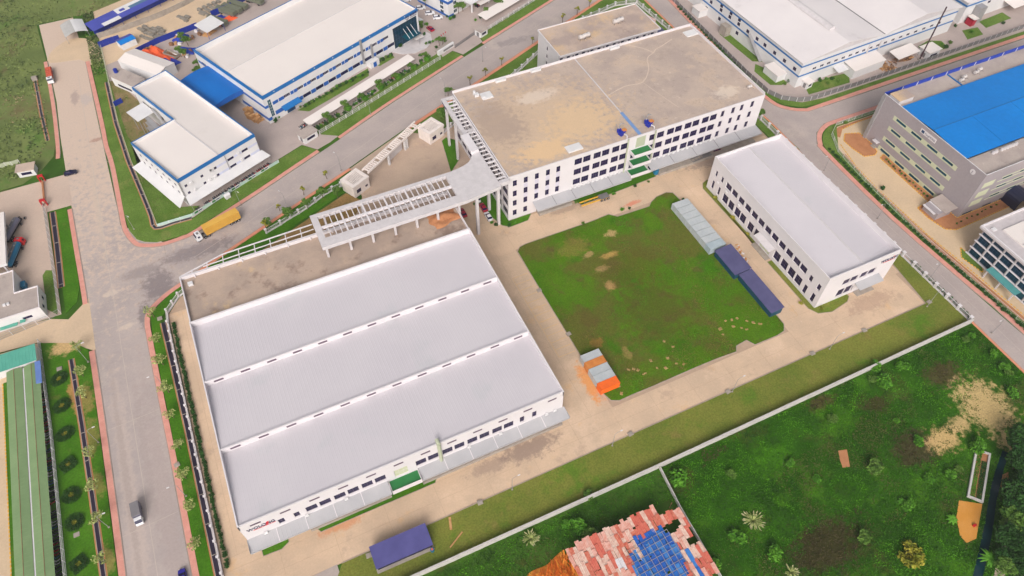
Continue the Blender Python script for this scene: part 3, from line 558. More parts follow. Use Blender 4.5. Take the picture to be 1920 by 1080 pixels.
# ================================================================ THE LONG HALL
PI = math.pi; HP = PI / 2
def hall():
    t = thing('factory_hall', 'long low white factory hall with three grey roof bays beside the west road', 'factory', (0, 0, 0))
    x0, x1, ys, zt, zl = -33.1, 51.9, [79.6, 100.6, 121.8, 142.8], 14.0, 12.1
    L = x1 - x0; y3 = 161.4
    wins = [(8.2, 6.8, 9.7, 9.3), (12.0, 6.8, 13.4, 9.3)]
    wins += [(s - x0, 6.9, s - x0 + 2.75, 9.6) for s in (-18.1, -14.7, -11.0, -7.6, -4.0, -.6, 10.2, 13.5, 17.4, 20.7, 24.3, 27.7, 31.3, 34.6)]
    wins += [(72.3, 6.9, 73.6, 9.8), (75.9, 6.9, 77.2, 9.8)]
    slots = [(-30.6 + 7.08 * i - x0, 11.9, -30.6 + 7.08 * i - x0 + 2.5, 12.5) for i in range(12)]
    door = (4.4 - x0, 5.5, 8.0 - x0, 9.4)
    b = MB(); b.wall((x0, ys[0]), 0, L, 0, zt, wins + [door], .3)
    b.wall((x1, ys[0]), HP, y3 - ys[0], 0, 12.0); b.wall((x0, y3), -HP, y3 - ys[0], 0, 12.0); b.wall((x1, y3), PI, L, 0, 12.0)
    b.build('wall', M['white'], t)
    windows(t, (x0, ys[0]), 0, wins, .3, 2, 2); windows(t, (x0, ys[0]), 0, slots, .02, 1, 1, 'frame', 'lvlouver', 'louver')
    windows(t, (x0, ys[0]), 0, [door], .3, 3, 2, 'framew', 'cream', 'shutter')
    for k in range(3):
        r = MB(); ribbed(r, x0 + .3, x1 - .3, ys[k] + .35, zt - .35, ys[k + 1], zl, .92, .016, .1)
        r.build('roof_bay', M['roofgrey'], t)
        if k:
            f = MB(); f.wall((x0 + .3, ys[k]), 0, L - .6, zl - .3, zt, [(s[0] - .3, 12.7, s[2] - .3, 13.35) for s in slots] and (), .2)
            f.box(x0 + .3, ys[k] + .02, zt - .02, x1 - .3, ys[k] + .4, zt + .03); f.build('clerestory', M['white'], t)
            windows(t, (x0 + .3, ys[k]), 0, [(s[0] - .3, 12.75, s[2] - .3, 13.4) for s in slots], .02, 1, 1, 'frame', 'lvlouver', 'louver')
    p = MB(); p.box(x0, ys[0] + .01, zt - .4, x1, ys[0] + .36, zt + .03)
    p.box(x0 - .02, ys[0], 12, x0 + .3, ys[3], zt + .05); p.box(x1 - .3, ys[0], 12, x1 + .02, ys[3], zt + .05)
    p.box(x0 - .02, ys[3], 11.8, x1 + .02, ys[3] + .55, zt + .06); p.build('parapet', M['white'], t)
    s = MB(); s.box(x0 + .3, ys[3] + .5, 11.6, x1 - .3, y3 - .3, 12.3); s.build('terrace', M['roofconc2'], t)
    p = MB(); p.box(x0 - .02, ys[3] + .56, 12.0, x0 + .3, y3, 13.4); p.box(x1 - .3, ys[3] + .56, 12.0, x1 + .02, y3, 13.4); p.box(x0 - .02, y3 - .3, 11.9, x1 + .02, y3 + .05, 13.42)
    for i in range(12): p.box(x0 + 4 + i * 7, y3 - .8, 12.3, x0 + 4.35 + i * 7, y3 - .31, 13.2)
    p.build('terrace_parapet', M['white'], t)
    lad = MB()
    A, B_ = (x0 + .5, 161.9, 13.4), (-20, 165.4, 13.4)
    lad.bar((x0, 161.75, 13.38), (52, 161.75, 13.38), .25, .3); lad.bar(A, B_, .3, .3); lad.bar(B_, (8, 166.0, 13.4), .3, .3); lad.bar((-26, 163.0, 13.36), (8, 163.8, 13.36), .22, .25)
    lad.build('cornice_frame', M['white'], t)
    for x in (-29.5, -25, -20.2, -15.4, -10.6, -5.8, -1, 3.8):
        q = MB(); yy = 161.9 + min(3.5, (x + 32.6) * .28) + max(0, (x + 20) * .02); q.bar((x, 161.8, 13.35), (x + .4, yy, 13.35), .24, .28); q.build('rung', M['white'], t)
    c = MB()
    def awning(a, e, name='awning'):
        c = MB(); ribbed(c, a, e, 76.2, 4.95, 79.58, 5.6, 1.0, .02, .1); c.box(a, 76.16, 4.6, e, 76.24, 5.02); n = max(1, round((e - a) / 7))
        c.box(a - .05, 76.18, 4.85, a, 79.58, 5.66); c.box(e, 76.18, 4.85, e + .05, 79.58, 5.66)
        c.build(name, M['canopy'], t)
        for i in range(1, n): 
            g = MB(); g.hexa([(a + (e - a) * i / n - .08, 76.2, 4.98), (a + (e - a) * i / n + .08, 76.2, 4.98), (a + (e - a) * i / n + .08, 79.57, 5.6), (a + (e - a) * i / n - .08, 79.57, 5.6), (a + (e - a) * i / n - .08, 76.2, 5.08), (a + (e - a) * i / n + .08, 76.2, 5.08), (a + (e - a) * i / n + .08, 79.57, 5.72), (a + (e - a) * i / n - .08, 79.57, 5.72)])
            g.build('flashing', M['white'], t)
    awning(x0 - .1, 2.2); awning(10.4, 52.4)
    d = MB(); d.box(x0 + 14, 77.4, .05, 2, 79.58, 1.1); d.box(10.5, 77.2, .05, 51, 79.58, 1.1); d.build('loading_dock', M['concwall'], t)
    g = MB(); g.box(2.5, 76.6, 4.4, 10.2, 79.58, 4.8); g.build('balcony_floor', M['green'], t)
    g = MB(); g.box(2.4, 76.4, 3.6, 10.3, 76.58, 5.3); g.box(2.4, 76.59, 3.6, 2.55, 79.58, 5.3); g.box(10.15, 76.59, 3.6, 10.3, 79.58, 5.3); g.build('balcony_wall', M['white'], t)
    g = MB(); g.tube((16.7, 79.2, 3.8), (16.7, 79.2, 14.6), .5, 8); g.tube((16.7, 79.2, 14.6), (16.7, 80.6, 14.8), .5, 8); g.build('exhaust_duct', M['sage'], t)
    lg = text('lettering', 'WOLONG', 1.75, t, M['navytext'], (-31.9, 79.52, 9.6), (HP, 0, 0), width=6.6)
    u = MB(); u.box(-30.6, 79.5, 9.22, -25.3, 79.58, 9.32); u.build('red_underline', M['redtext'], t)
    u = MB(); u.hexa([(-27.6, 79.46, 9.5), (-27.0, 79.46, 9.5), (-27.0, 79.58, 9.5), (-27.6, 79.58, 9.5), (-27.2, 79.46, 10.95), (-26.6, 79.46, 10.95), (-26.6, 79.58, 10.95), (-27.2, 79.58, 10.95)]); u.build('red_accent', M['redtext'], t)
    for x in (-29, -19, -9, 24, 33, 46.5, 49):
        a = MB(); a.box(x, 79.0, 5.75, x + .9, 79.45, 6.45); a.build('air_conditioner', M['white2'], t)
hall()

# ================================================================ ENTRANCE CANOPY
def canopy():
    t = thing('entrance_canopy', 'white elevated entrance canopy of open beams linking the long hall and the four storey block', 'canopy')
    zt, zb = 19.3, 18.0
    N0, S0 = 163.7, 149.6
    f = MB()
    f.box(8, S0, zb, 54, 153.0, zt); f.box(8, 162.4, zb, 54, N0, zt); f.box(8, 153.0, zb, 10, 162.4, zt)
    f.build('rim_beam', M['greylight'], t)
    d = MB(); fl = [(54, S0), (67.38, S0 + 1.6), (67.38, 178), (67.4, 178), (66.2, 171), (63.6, 166.6), (59, 164.4), (54, N0)]
    fl = [(54, S0), (66.28, S0 + 1.3), (66.28, 178)] + smooth_line([(65.6, 178), (64.8, 172), (63.0, 167.4), (60, 164.8), (54, N0)], 4)
    d.prism(fl, zb, zt - .02, bottom=True); d.prism([(52, 153), (54, 153), (54, 162.4), (52, 162.4)], zb, zt - .03, bottom=True); d.build('deck', M['greylight'], t)
    r = MB(); r.box(63.4, 168.5, zt - .02, 66.2, 177.5, zt + 1.0); r.build('raised_deck', M['white'], t)
    m = MB(); m.box(10, 157.3, zb + .5, 52, 158.1, zt - .1); m.build('middle_beam', M['white'], t)
    n = 24
    for i in range(1, n):
        x = 10 + 42 * i / n; big = i % 4 == 0
        for (a, e) in ((153.0, 157.3), (158.1, 162.4)):
            q = MB(); w_ = .5 if big else .26
            q.box(x - w_ / 2, a, zb + (.6 if big else .8), x + w_ / 2, e, zt - (.12 if big else .2)); q.build('cross_beam', M['white'], t)
    for x in (9.2, 16.4, 23.5, 30.7, 37.8, 44.8, 52.0):
        for y, b0 in ((151.8, 12.3),):
            q = MB(); q.box(x - .35, y - .35, b0, x + .35, y + .35, zb); q.build('column', M['greylight'], t)
    for x in (12, 24, 36, 47): q = MB(); q.box(x - .35, 162.7, .1 if x > 60 else 0, x + .35, 163.4, zb); q.build('column', M['greylight'], t)
    for x, y in ((65.9, 152.7), (65.7, 160.2), (58, 151.6)): q = MB(); q.box(x - .45, y - .45, 0, x + .45, y + .45, zb); q.build('column', M['greylight'], t)
canopy()

# ================================================================ FOUR STOREY BLOCK
def block():
    t = thing('factory_block', 'four storey white factory block with weathered flat concrete roof', 'factory')
    x0, x1, y0, y1, z = 69.6, 169.4, 152.8, 200.4, 19.6
    L = x1 - x0; H = []
    for x in (71.2, 75.1, 79.1, 83.1, 86.9):
        for k, zz in enumerate((15.2, 10.6, 6.2, 1.7)):
            if zz < 6 and x > 76: continue
            H.append((x - x0, zz, x + 1.45 - x0, zz + 2.55))
    wide = []
    for x in (93.6, 96.8, 100.7, 103.9, 107.8, 111.1, 122.2, 125.3, 129.3, 132.5, 136.4, 139.6, 143.5, 146.8):
        for zz in (15.7, 11.2, 6.7): wide.append((x - x0, zz, x + 2.8 - x0, zz + 2.6))
    for x in (151.3, 155.7, 159.4, 163.9):
        for zz in (16.0, 11.5, 7.0): H.append((x - x0, zz, x + 1.4 - x0, zz + 2.6))
    doors = [(115.6 - x0, zz, 118.8 - x0, zz + 2.6) for zz in (5.6, 10.2)]
    dock = [(80.5 - x0, 1.2, 91 - x0, 4.2), (124 - x0, 1.2, 134 - x0, 4.2), (137 - x0, 1.2, 150 - x0, 4.2)]
    b = MB(); b.wall((x0, y0), 0, L, 0, z, H + wide + doors + dock, .3)
    WW = []
    for k, zz in enumerate((1.4, 6.0, 10.6, 15.2)):
        for s in range(9): WW.append((1.6 + s * 5.15, zz, 1.6 + s * 5.15 + 4.2, zz + 3.0))
    b.wall((x0, y1), -HP, y1 - y0, 0, z, WW, .3); b.wall((x1, y0), HP, y1 - y0, 0, z); b.wall((x1, y1), PI, L, 0, z)
    b.build('wall', M['white'], t)
    windows(t, (x0, y0), 0, H, .3, 2, 2); windows(t, (x0, y0), 0, wide, .3, 3, 2); windows(t, (x0, y0), 0, doors, .3, 3, 1, 'frame', 'glass', 'door'); windows(t, (x0, y1), -HP, WW, .3, 3, 2)
    windows(t, (x0, y0), 0, dock, .3, 4, 1, 'greydk' if 0 else 'frame', 'glass', 'shutter')
    sp = MB()
    for x in (75.1, 79.1, 83.1, 86.9): 
        for zz in (13.25, 8.8) : sp.box(x, y0 - .02, zz, x + 1.45, y0 + .02, zz + 1.9)
    sp.build('spandrel_panel', plain('lilac_panel', srgb(214, 208, 224), .6), t)
    r = MB(); r.box(x0 + .25, y0 + .25, z - .6, x1 - .25, y1 - .25, z + .05)
    M['roofmain'] = mat('block_roof', srgb(190, 171, 158), srgb(176, 159, 150), scale=.1, rough=.95, wid=.14, fine=2.5,
        stain=[(srgb(208, 184, 162), .12, .52, .6), (srgb(156, 140, 132), .12, .58, .45), (srgb(222, 206, 190), .3, .6, .6), (srgb(150, 136, 128), .5, .58, .5), (srgb(214, 196, 178), .9, .6, .45), (srgb(152, 138, 130), .07, .56, .35)],
        spots=[(90, 172, 30, 24, srgb(212, 182, 148), .5), (78, 178, 8, 12, srgb(150, 134, 128), .5), (86, 160, 10, 5, srgb(226, 190, 146), .7), (104, 168, 14, 10, srgb(220, 188, 148), .6), (96, 186, 8, 3, srgb(220, 204, 190), .6), (158, 160, 5, 3, srgb(224, 208, 192), .6)])
    r.build('roof', M['roofmain'], t)
    p = MB(); p.box(x0, y0, z + .001, x1, y0 + .3, z + .25); p.box(x1 - .35, y0 + .31, z - .5, x1, y1, z + 1.0); p.box(x0, y1 - .35, z - .5, x1 - .36, y1, z + 1.0); p.box(x0, y0 + .31, z - .3, x0 + .3, y1 - .36, z + .3)
    p.build('parapet', M['white'], t)
    for x in (100, 133, 86):
        q = MB(); q.box(x, y1 - 1.5, z + .05, x + 4, y1 - .36, z + .9); q.build('vent_box', M['white2'], t)
    j = MB(); j.box(118.2, 166, z + .05, 118.6, 200, z + .2); j.build('joint_cover', M['greylight'], t)
    j = MB(); j.box(117.9, 153.2, z + .05, 119.1, 165.9, z + .12); j.build('joint_membrane', plain('blue_membrane', srgb(120, 155, 205), .6), t)
    cr = MB()
    for line in ([(119, 176), (127, 178), (134, 177.4), (140, 183), (143, 189), (147, 191)], [(147, 191), (149, 192.6), (152, 193.4), (158, 195.6)], [(147, 191), (145, 195), (141, 199)], [(134, 177.4), (136, 168), (138, 160)]):
        ln = smooth_line(line, 3)
        for i, (p_, q_) in enumerate(zip(ln, ln[1:])): cr.bar((*p_, z + .075), (*q_, z + .075), .38 if line[0][0] != 134 else .16, .03)
    cr.build('sealed_crack', plain('crack_sealant', srgb(212, 192, 176), .8), t)
    for (x, y, a, c_) in ((164, 194, 5, 3.4), (92.4, 155, 5.4, 3.2), (78, 192, 4, 3.6)):
        q = MB(); q.box(x, y, z + .04, x + a, y + c_, z + .42); q.box(x + .3, y + .3, z + .42, x + a - .3, y + c_ - .3, z + .5); q.build('roof_hatch', M['white2'], t)
    # awnings
    def awning(a, e, zi):
        c = MB(); ribbed(c, a, e, y0 - 4.2, zi - .7, y0 - .02, zi, 1.1, .02, .1); c.box(a, y0 - 4.24, zi - 1.05, e, y0 - 4.18, zi - .62); c.build('awning', M['canopy'], t)
        for i in range(1, 5):
            x = a + (e - a) * i / 5; g = MB(); g.hexa([(x - .05, y0 - 4.2, zi - .66), (x + .05, y0 - 4.2, zi - .66), (x + .05, y0 - .03, zi + .03), (x - .05, y0 - .03, zi + .03), (x - .05, y0 - 4.2, zi - .55), (x + .05, y0 - 4.2, zi - .55), (x + .05, y0 - .03, zi + .12), (x - .05, y0 - .03, zi + .12)]); g.build('flashing', M['greydk'], t)
    awning(78.4, 114.6, 5.3); awning(122.6, 169.6, 6.3)
    d = MB(); d.box(80, y0 - 2.6, .05, 92.6, y0 - .01, 1.15); d.box(127.4, y0 - 3, .05, 169, y0 - .01, 1.15); d.build('loading_dock', M['concwall'], t)
    for x in [92.2 + 1.75 * i for i in range(13)] + [123.5 + 1.95 * i for i in range(15)]:
        a = MB(); zz = 5.45 if x < 118 else 6.35; a.box(x, y0 - .5, zz, x + .85, y0 - .05, zz + .7); a.build('air_conditioner', M['white2'], t)
    # balconies
    for k, zz in enumerate((13.9, 9.3, 4.7)):
        g = MB(); g.box(115, y0 - 3.2, zz, 122, y0 - .01, zz + .25); fl = g.build('balcony_floor', M['green'], t)
        g = MB(); g.box(114.8, y0 - 3.4, zz - .5, 122.2, y0 - 3.21, zz + .8); g.box(114.8, y0 - 3.2, zz - .5, 114.99, y0 - .02, zz + .8); g.box(122.01, y0 - 3.2, zz - .5, 122.2, y0 - .02, zz + .8); g.build('balcony_wall', M['white'], t)
    g = MB(); g.box(117, y0 - .06, 14.8, 120.6, y0 - .01, 19.0); g.build('shutter_panel', M['sage'], t)
    for x in (113.4, 124.0):
        g = MB(); g.tube((x, y0 - .6, 5.3), (x, y0 - .6, 20.2), .28, 6); g.build('exhaust_duct', M['sage'], t)
    # open roof frame along the west side
    f = MB(); f.box(64.8, 151.6, 18.2, 66.3, 199.4, 19.32); f.box(66.31, 198.7, 18.2, 69.6, 199.4, 19.31); f.box(66.31, 151.6, 18.2, 69.6, 153.0, 19.8)
    f.box(66.31, 179.5, 18.4, 69.1, 180.3, 19.28); f.build('roof_frame', M['greylight'], t)
    for i in range(22):
        y = 154.6 + i * 2.0
        if abs(y - 180) < .6: continue
        q = MB(); q.box(66.31, y - (.3 if i % 4 == 0 else .13), 18.85, 69.09, y + (.3 if i % 4 == 0 else .13), 19.25); q.build('rung', M['white'], t)
    q = MB(); q.box(69.1, 153, 18.3, 69.59, 198.7, 19.27); q.build('frame_beam', M['white'], t)
    for y in (188.2, 196.5): q = MB(); q.box(65.2, y - .4, 0, 66.0, y + .4, 18.2); q.build('column', M['greylight'], t)
    text('lettering', 'WOLONG', 1.2, t, M['navytext'], (64.78, 198.4, 18.3), (HP, 0, -HP), width=4.6)
block()
def exhaust_fan(x, y, lab):
    t = thing('exhaust_fan', lab, "exhaust fan", (x, y, 19.65))
    b = MB(); b.obox(0, 0, .35, 1.9, 1.5, 1.5, .3); b.obox(-.8, .7, 1.0, 1.0, .9, 1.5, .3); b.build('fan_casing', plain('fan_blue', srgb(24, 44, 160), .5), t)
    b = MB(); b.obox(.9, .2, 1.3, 1.5, 1.2, .7, .3); b.build('motor_cover', M['orangerust'], t)
    b = MB(); b.path([(.4, -.8, 1.0), (.8, -1.6, 1.1), (.8, -2.2, .9), (.8, -2.2, -.4)], .26, 7); b.build('duct', M['greylight'], t)
    b = MB(); b.path([(-.8, .7, 2.4), (-.7, 1.0, 3.4), (.2, 1.4, 4.0), (1.2, 1.2, 3.6)], .16, 6); b.path([(-.8, .7, 2.4), (-1.4, 1.2, 3.2), (-1.2, 2.2, 3.4)], .1, 5); b.build('stack_pipe', M['steel'], t)
    b = MB()
    for dx, dy in ((-.9, -.7), (.9, -.7), (.9, .7), (-.9, .7)): b.box(dx - .06, dy - .06, 0, dx + .06, dy + .06, .36)
    b.build('stand', M['steel'], t)
exhaust_fan(112.6, 155.6, 'blue and orange exhaust fan left of the blue roof joint')
exhaust_fan(123.2, 155.7, 'blue and orange exhaust fan unit right of the blue roof joint')

# ================================================================ EAST SHED (B3)
def east_hall():
    t = thing('workshop', 'white two storey workshop with pale grey roof east of the lawn', 'factory')
    x0, x1, y0, y1, zt, zr = 139.6, 167.0, 79.9, 138.2, 14.2, 12.4
    up = [(135.9, 134.8, 7.5, 10), (132.6, 131.4, 7.5, 10)] + [(a, a - 2.85, 7.4, 10) for a in (129.7, 126.3, 122.6, 119.0, 115.4, 111.9, 108.3, 104.8, 101.2, 97.6, 94.0, 90.8)] + [(86.3, 84.9, 6.9, 9.4), (82.6, 81.2, 6.9, 9.4)]
    lo = [(136.2, 134.9, 1.7, 5.3), (132.6, 131.4, 1.7, 5.3)] + [(a, a - 2.85, 1.4, 5.0) for a in (129.6, 126.2, 122.6, 119.6, 115.3, 111.7, 101.3, 97.6, 94.0, 90.7)] + [(86.5, 85.1, .8, 4.6), (82.9, 81.5, .8, 4.6)]
    H = [(y1 - a, z0, y1 - c, z1) for a, c, z0, z1 in up + lo]
    dr = [(y1 - 108.2, .05, y1 - 103, 3.2), (y1 - 109.4, 1.2, y1 - 108.6, 2.6)]
    b = MB(); b.wall((x0, y1), -HP, y1 - y0, 0, zt, H + dr, .45)
    S = [(a - x0, 7.2, a - x0 + 2.75, 9.8) for a in (146.9, 149.9, 153.6, 156.7)] + [(a - x0, 1.4, a - x0 + 2.75, 5.0) for a in (146.9, 149.9)] + [(152.9 - x0, 1.4, 153.6 - x0, 4)]
    sdr = [(155.2 - x0, .05, 161 - x0, 3.8)]
    b.wall((x0, y0), 0, x1 - x0, 0, zt, S + sdr, .35); b.wall((x1, y0), HP, y1 - y0, 0, zt); b.wall((x1, y1), PI, x1 - x0, 0, zt)
    b.build('wall', M['white'], t)
    windows(t, (x0, y1), -HP, H, .45, 2, 3); windows(t, (x0, y0), 0, S, .35, 2, 3); windows(t, (x0, y1), -HP, dr, .45, 4, 1, 'framew', 'cream', 'door'); windows(t, (x0, y0), 0, sdr, .35, 4, 1, 'framew', 'greylight', 'shutter')
    p = MB(); p.ring([(x0, y0), (x1, y0), (x1, y1), (x0, y1)], .35, zt + .001, zt + .12)
    for (a, d, c, e) in ((x0 + .02, y0 + .3, x0 + .34, y1 - .3), (x1 - .34, y0 + .3, x1 - .02, y1 - .3)): p.box(a, d, 11.8, c, e, zt + .002)
    p.box(x0 + .34, y0 + .02, 11.8, x1 - .34, y0 + .34, zt + .002); p.box(x0 + .34, y1 - .34, 11.8, x1 - .34, y1 - .02, zt + .002); p.build('parapet', M['white'], t)
    xm = (x0 + x1) / 2
    for (a, za, c, zc) in ((x0 + .34, zr + .3, xm, zr + 1.2), (xm, zr + 1.2, x1 - .34, zr - .1)):
        r = MB(); ribbed_y(r, y0 + .34, y1 - .34, a, za, c, zc, .92, .016, .1); r.build('roof_slope', M['roofgrey'], t)
    r = MB(); r.box(xm - .25, y0 + .36, zr + 1.12, xm + .25, y1 - .36, zr + 1.3); r.build('ridge_cap', M['greylight'], t)
    a = MB(); a.hexa([(137.4, 101.6, 4.3), (139.58, 101.6, 4.9), (139.58, 109.6, 4.9), (137.4, 109.6, 4.3), (137.4, 101.6, 4.5), (139.58, 101.6, 5.1), (139.58, 109.6, 5.1), (137.4, 109.6, 4.5)]); a.build('door_canopy', M['greylight'], t)
    a = MB(); a.hexa([(153, 77.2, 4.6), (162.4, 77.2, 4.6), (162.4, 79.88, 5.2), (153, 79.88, 5.2), (153, 77.2, 4.8), (162.4, 77.2, 4.8), (162.4, 79.88, 5.4), (153, 79.88, 5.4)]); a.build('door_canopy', M['canopy'], t)
    a = MB(); a.box(137.6, 101.8, .03, 139.58, 109.4, .2); a.box(154.6, 77.8, .03, 161.4, 79.88, .2); a.build('doorstep', M['concwall'], t)
    text('lettering', 'WOLONG', 1.7, t, M['navytext'], (160.0, 79.82, 11.2), (HP, 0, 0), width=6.6)
    u = MB(); u.box(161.2, 79.8, 10.75, 165.8, 79.88, 10.9); u.build('red_underline', M['redtext'], t); u = MB(); u.box(164.7, 79.79, 11.9, 165.1, 79.86, 12.5); u.build('red_accent', M['redtext'], t)
    for y in (133, 128, 121): q = MB(); q.box(139.2, y, 6, 139.58, y + .9, 6.6); q.build('air_conditioner', M['white2'], t)
east_hall()

# ================================================================ DORMITORY
def dorm():
    t = thing('dormitory_block', 'white four storey dormitory with flat stained roof behind the four storey factory block', 'dormitory')
    x0, x1, y0, y1, z = 116.2, 160.2, 208.0, 225.8, 17.0
    H = [(.4, 13.4, 1.7, 15.3)]
    for a in (3.4, 10.0, 16.8, 23.6, 30.4, 37.2): H += [(a, 13.4, a + 1.4, 15.3), (a + 3.7, 13.4, a + 5.1, 15.3)]
    D = [(a + 2.45, 11.9, a + 3.25, 15.1) for a in (3.4, 10.0, 16.8, 23.6, 30.4, 37.2)]
    Wd = [(y1 - 218.6, zz, y1 - 217.4, zz + 1.7) for zz in (12.8, 9.4, 6.2)]
    b = MB(); b.wall((x0, y0), 0, x1 - x0, 0, z - .3, H + D, .25); b.wall((x0, y1), -HP, y1 - y0, 0, z - .3, Wd, .25); b.wall((x1, y0), HP, y1 - y0, 0, z - .3); b.wall((x1, y1), PI, x1 - x0, 0, z - .3); b.build('wall', M['white'], t)
    windows(t, (x0, y0), 0, H, .25, 2, 1); windows(t, (x0, y0), 0, D, .25, 1, 2, 'frame', 'lvlouver', 'door'); windows(t, (x0, y1), -HP, Wd, .25, 1, 1)
    r = MB(); r.box(x0 - .3, y0 - 1.4, z - .3, x1 + .3, y1 + .3, z); r.build('roof', M['roofconc'], t)
    p = MB(); p.ring([(x0 - .32, y0 - 1.42), (x1 + .32, y0 - 1.42), (x1 + .32, y1 + .32), (x0 - .32, y1 + .32)], .28, z - .32, z + .35); p.build('parapet', M['white'], t)
    g = MB(); g.box(x0 + .2, y0 - 1.4, 11.4, x1 - .2, y0 - .01, 11.6); g.box(x0 + .2, y0 - 1.42, 11.6, x1 - .2, y0 - 1.3, 12.5); g.build('gallery', M['white'], t)
dorm()
def water_tank(x, y, z, lab, s=1.0):
    t = thing('water_tank', lab, 'water tank', (x, y, z))
    b = MB(); b.tube((-1.1 * s, 0, 1.2 * s), (1.1 * s, 0, 1.2 * s), .75 * s, 12); b.build('tank', plain('steel_tank', srgb(222, 214, 210), .3, .2), t)
    b = MB(); b.tube((0, 0, 1.9 * s), (0, 0, 2.1 * s), .25 * s, 8); b.build('lid', M['steel'], t)
    b = MB()
    for dx in (-.8, .8):
        for dy in (-.5, .5): b.box(dx * s - .06, dy * s - .06, 0, dx * s + .06, dy * s + .06, .8 * s)
    b.build('stand', M['greydk'], t)
    b = MB(); b.path([(1.2 * s, 0, .8 * s), (1.5 * s, 0, .1), (1.8 * s, -1, .1)], .06, 5); b.build('pipe', M['greydk'], t)
water_tank(128.6, 213.2, 17.0, 'left one of the two steel tanks nearer the west end of the dormitory roof', 1.1); water_tank(131.0, 213.6, 17.0, 'right one of the two steel tanks nearer the west end of the dormitory roof', 1.1)
water_tank(146.0, 217.0, 17.0, 'left one of the two steel tanks nearer the east end of the dormitory roof', 1.1); water_tank(148.2, 217.4, 17.0, 'right one of the two steel tanks nearer the east end of the dormitory roof', 1.1)
water_tank(166.6, 158.4, 19.6, 'small steel tank at the south east corner of the four storey roof', .7)
b = MB(); b.box(76, 194.6, 19.6, 77.6, 196, 20.6); b.box(77.8, 192.6, 19.6, 79.2, 193.8, 20.5); b.tube((76.4, 196.4, 19.7), (76.4, 196.4, 21), .5, 8); tag(b.build('rooftop_unit', M['white2']), 'small white rooftop units at the north west roof corner of the four storey block', 'rooftop unit')
# red decked court behind the dormitory
t = thing('walled_court', 'small pink walled court with red deck behind the dormitory', 'court')
q = [(152.3,243.9),(165.7,252.1),(173.9,244.6),(167.7,244.2)]
q = [(q[0][0], q[0][1]), (q[0][0] + 8, q[0][1] + 12), (q[0][0] + 31, q[0][1] + 6), (q[0][0] + 28, q[0][1] - 6)]
q = [(150, 228), (150, 240), (172, 243), (176, 231)]
b = MB(); b.ring(q, .35, 0, 3.2); b.build('court_wall', M['pink'], t); b = MB(); b.prism(inset(q, .36), .05, 1.6); b.build('red_deck', M['redroof'], t)
t = thing('carport', 'small carport with dark violet roof beside the dormitory', 'carport', (171, 222, 0))
b = MB(); b.hexa([(-4, -3.4, 2.6), (4, -3.4, 2.6), (4, 3.4, 3.1), (-4, 3.4, 3.1), (-4, -3.4, 2.7), (4, -3.4, 2.7), (4, 3.4, 3.2), (-4, 3.4, 3.2)]); b.build('roof', M['navyroof'], t)
for dx in (-3.8, 3.8):
    for dy in (-3.2, 3.2): b = MB(); b.tube((dx, dy, 0), (dx, dy, 2.7), .07, 6); b.build('post', M['steel'], t)

# ================================================================ GATE CANOPY AND TWO GATEHOUSES OF THE COMPOUND
AG = math.atan2(205.4 - 186.5, 58 - 29)
def gate():
    t = thing('gate_canopy', 'long slatted white gate canopy between the two compound gatehouses', 'gate canopy', (29, 188.6, 0), AG)
    L = math.hypot(29.5, 19)
    b = MB(); b.box(3.4, -1.5, 5.0, L - 1, -1.1, 5.7); b.box(3.4, 1.1, 5.0, L - 1, 1.5, 5.7); b.build('edge_beam', M['gatecream'], t)
    for i in range(30):
        if i % 7 == 6: continue
        x = 4.2 + i * (L - 6) / 30; q = MB(); q.box(x, -1.09, 5.15, x + .42, 1.09, 5.6); q.build('slat', M['gatecream'], t)
    for x in (15, 24.5, 25.6): q = MB(); q.box(x - .35, -1.3, 0, x + .35, -.6, 5.0); q.build('column', M['white2'], t)
    q = MB(); q.box(15.8, .2, 0, 24, .55, 3.4); q.build('gate_wall', M['greylight'], t)
    for i in range(2):
        g = thing('gatehouse', ('white gatehouse with slatted roof at the west end of the gate canopy', 'white gatehouse with slatted roof at the east end of the gate canopy')[i], 'gatehouse', ((27.6, 189.2, 0), (61.4, 204.0, 0))[i], AG - .12 if i == 0 else AG - .15)
        H = [(1.2, 1.2, 3.2, 2.9), (5.2, 1.3, 6.4, 2.3)]; hw, hd = 3.6, 3.1
        b = MB(); b.wall((-hw, -hd), 0, 2 * hw, 0, 4.2, H, .2); b.wall((hw, -hd), HP, 2 * hd, 0, 4.2, [(1, 1.2, 2.2, 2.4)], .2); b.wall((hw, hd), PI, 2 * hw, 0, 4.2); b.wall((-hw, hd), -HP, 2 * hd, 0, 4.2)
        b.build('wall', M['gatecream'], g); windows(g, (-hw, -hd), 0, H, .2, 2, 2); windows(g, (hw, -hd), HP, [(1, 1.2, 2.2, 2.4)], .2)
        b = MB(); b.box(-hw + .02, -hd + .02, 4.0, hw - .02, hd - .02, 4.3); b.build('ceiling_slab', M['concwall'], g)
        b = MB(); b.ring([(-hw - .2, -hd - .2), (hw + .2, -hd - .2), (hw + .2, hd + .2), (-hw - .2, hd + .2)], 1.1, 4.31, 5.2); b.build('roof_rim', M['gatecream'], g)
        for k in range(10):
            x = -hw + 1.0 + k * .56; q = MB(); q.box(x, -hd + .9, 4.75, x + .26, hd - .9, 5.1); q.build('slat', M['gatecream'], g)
gate()

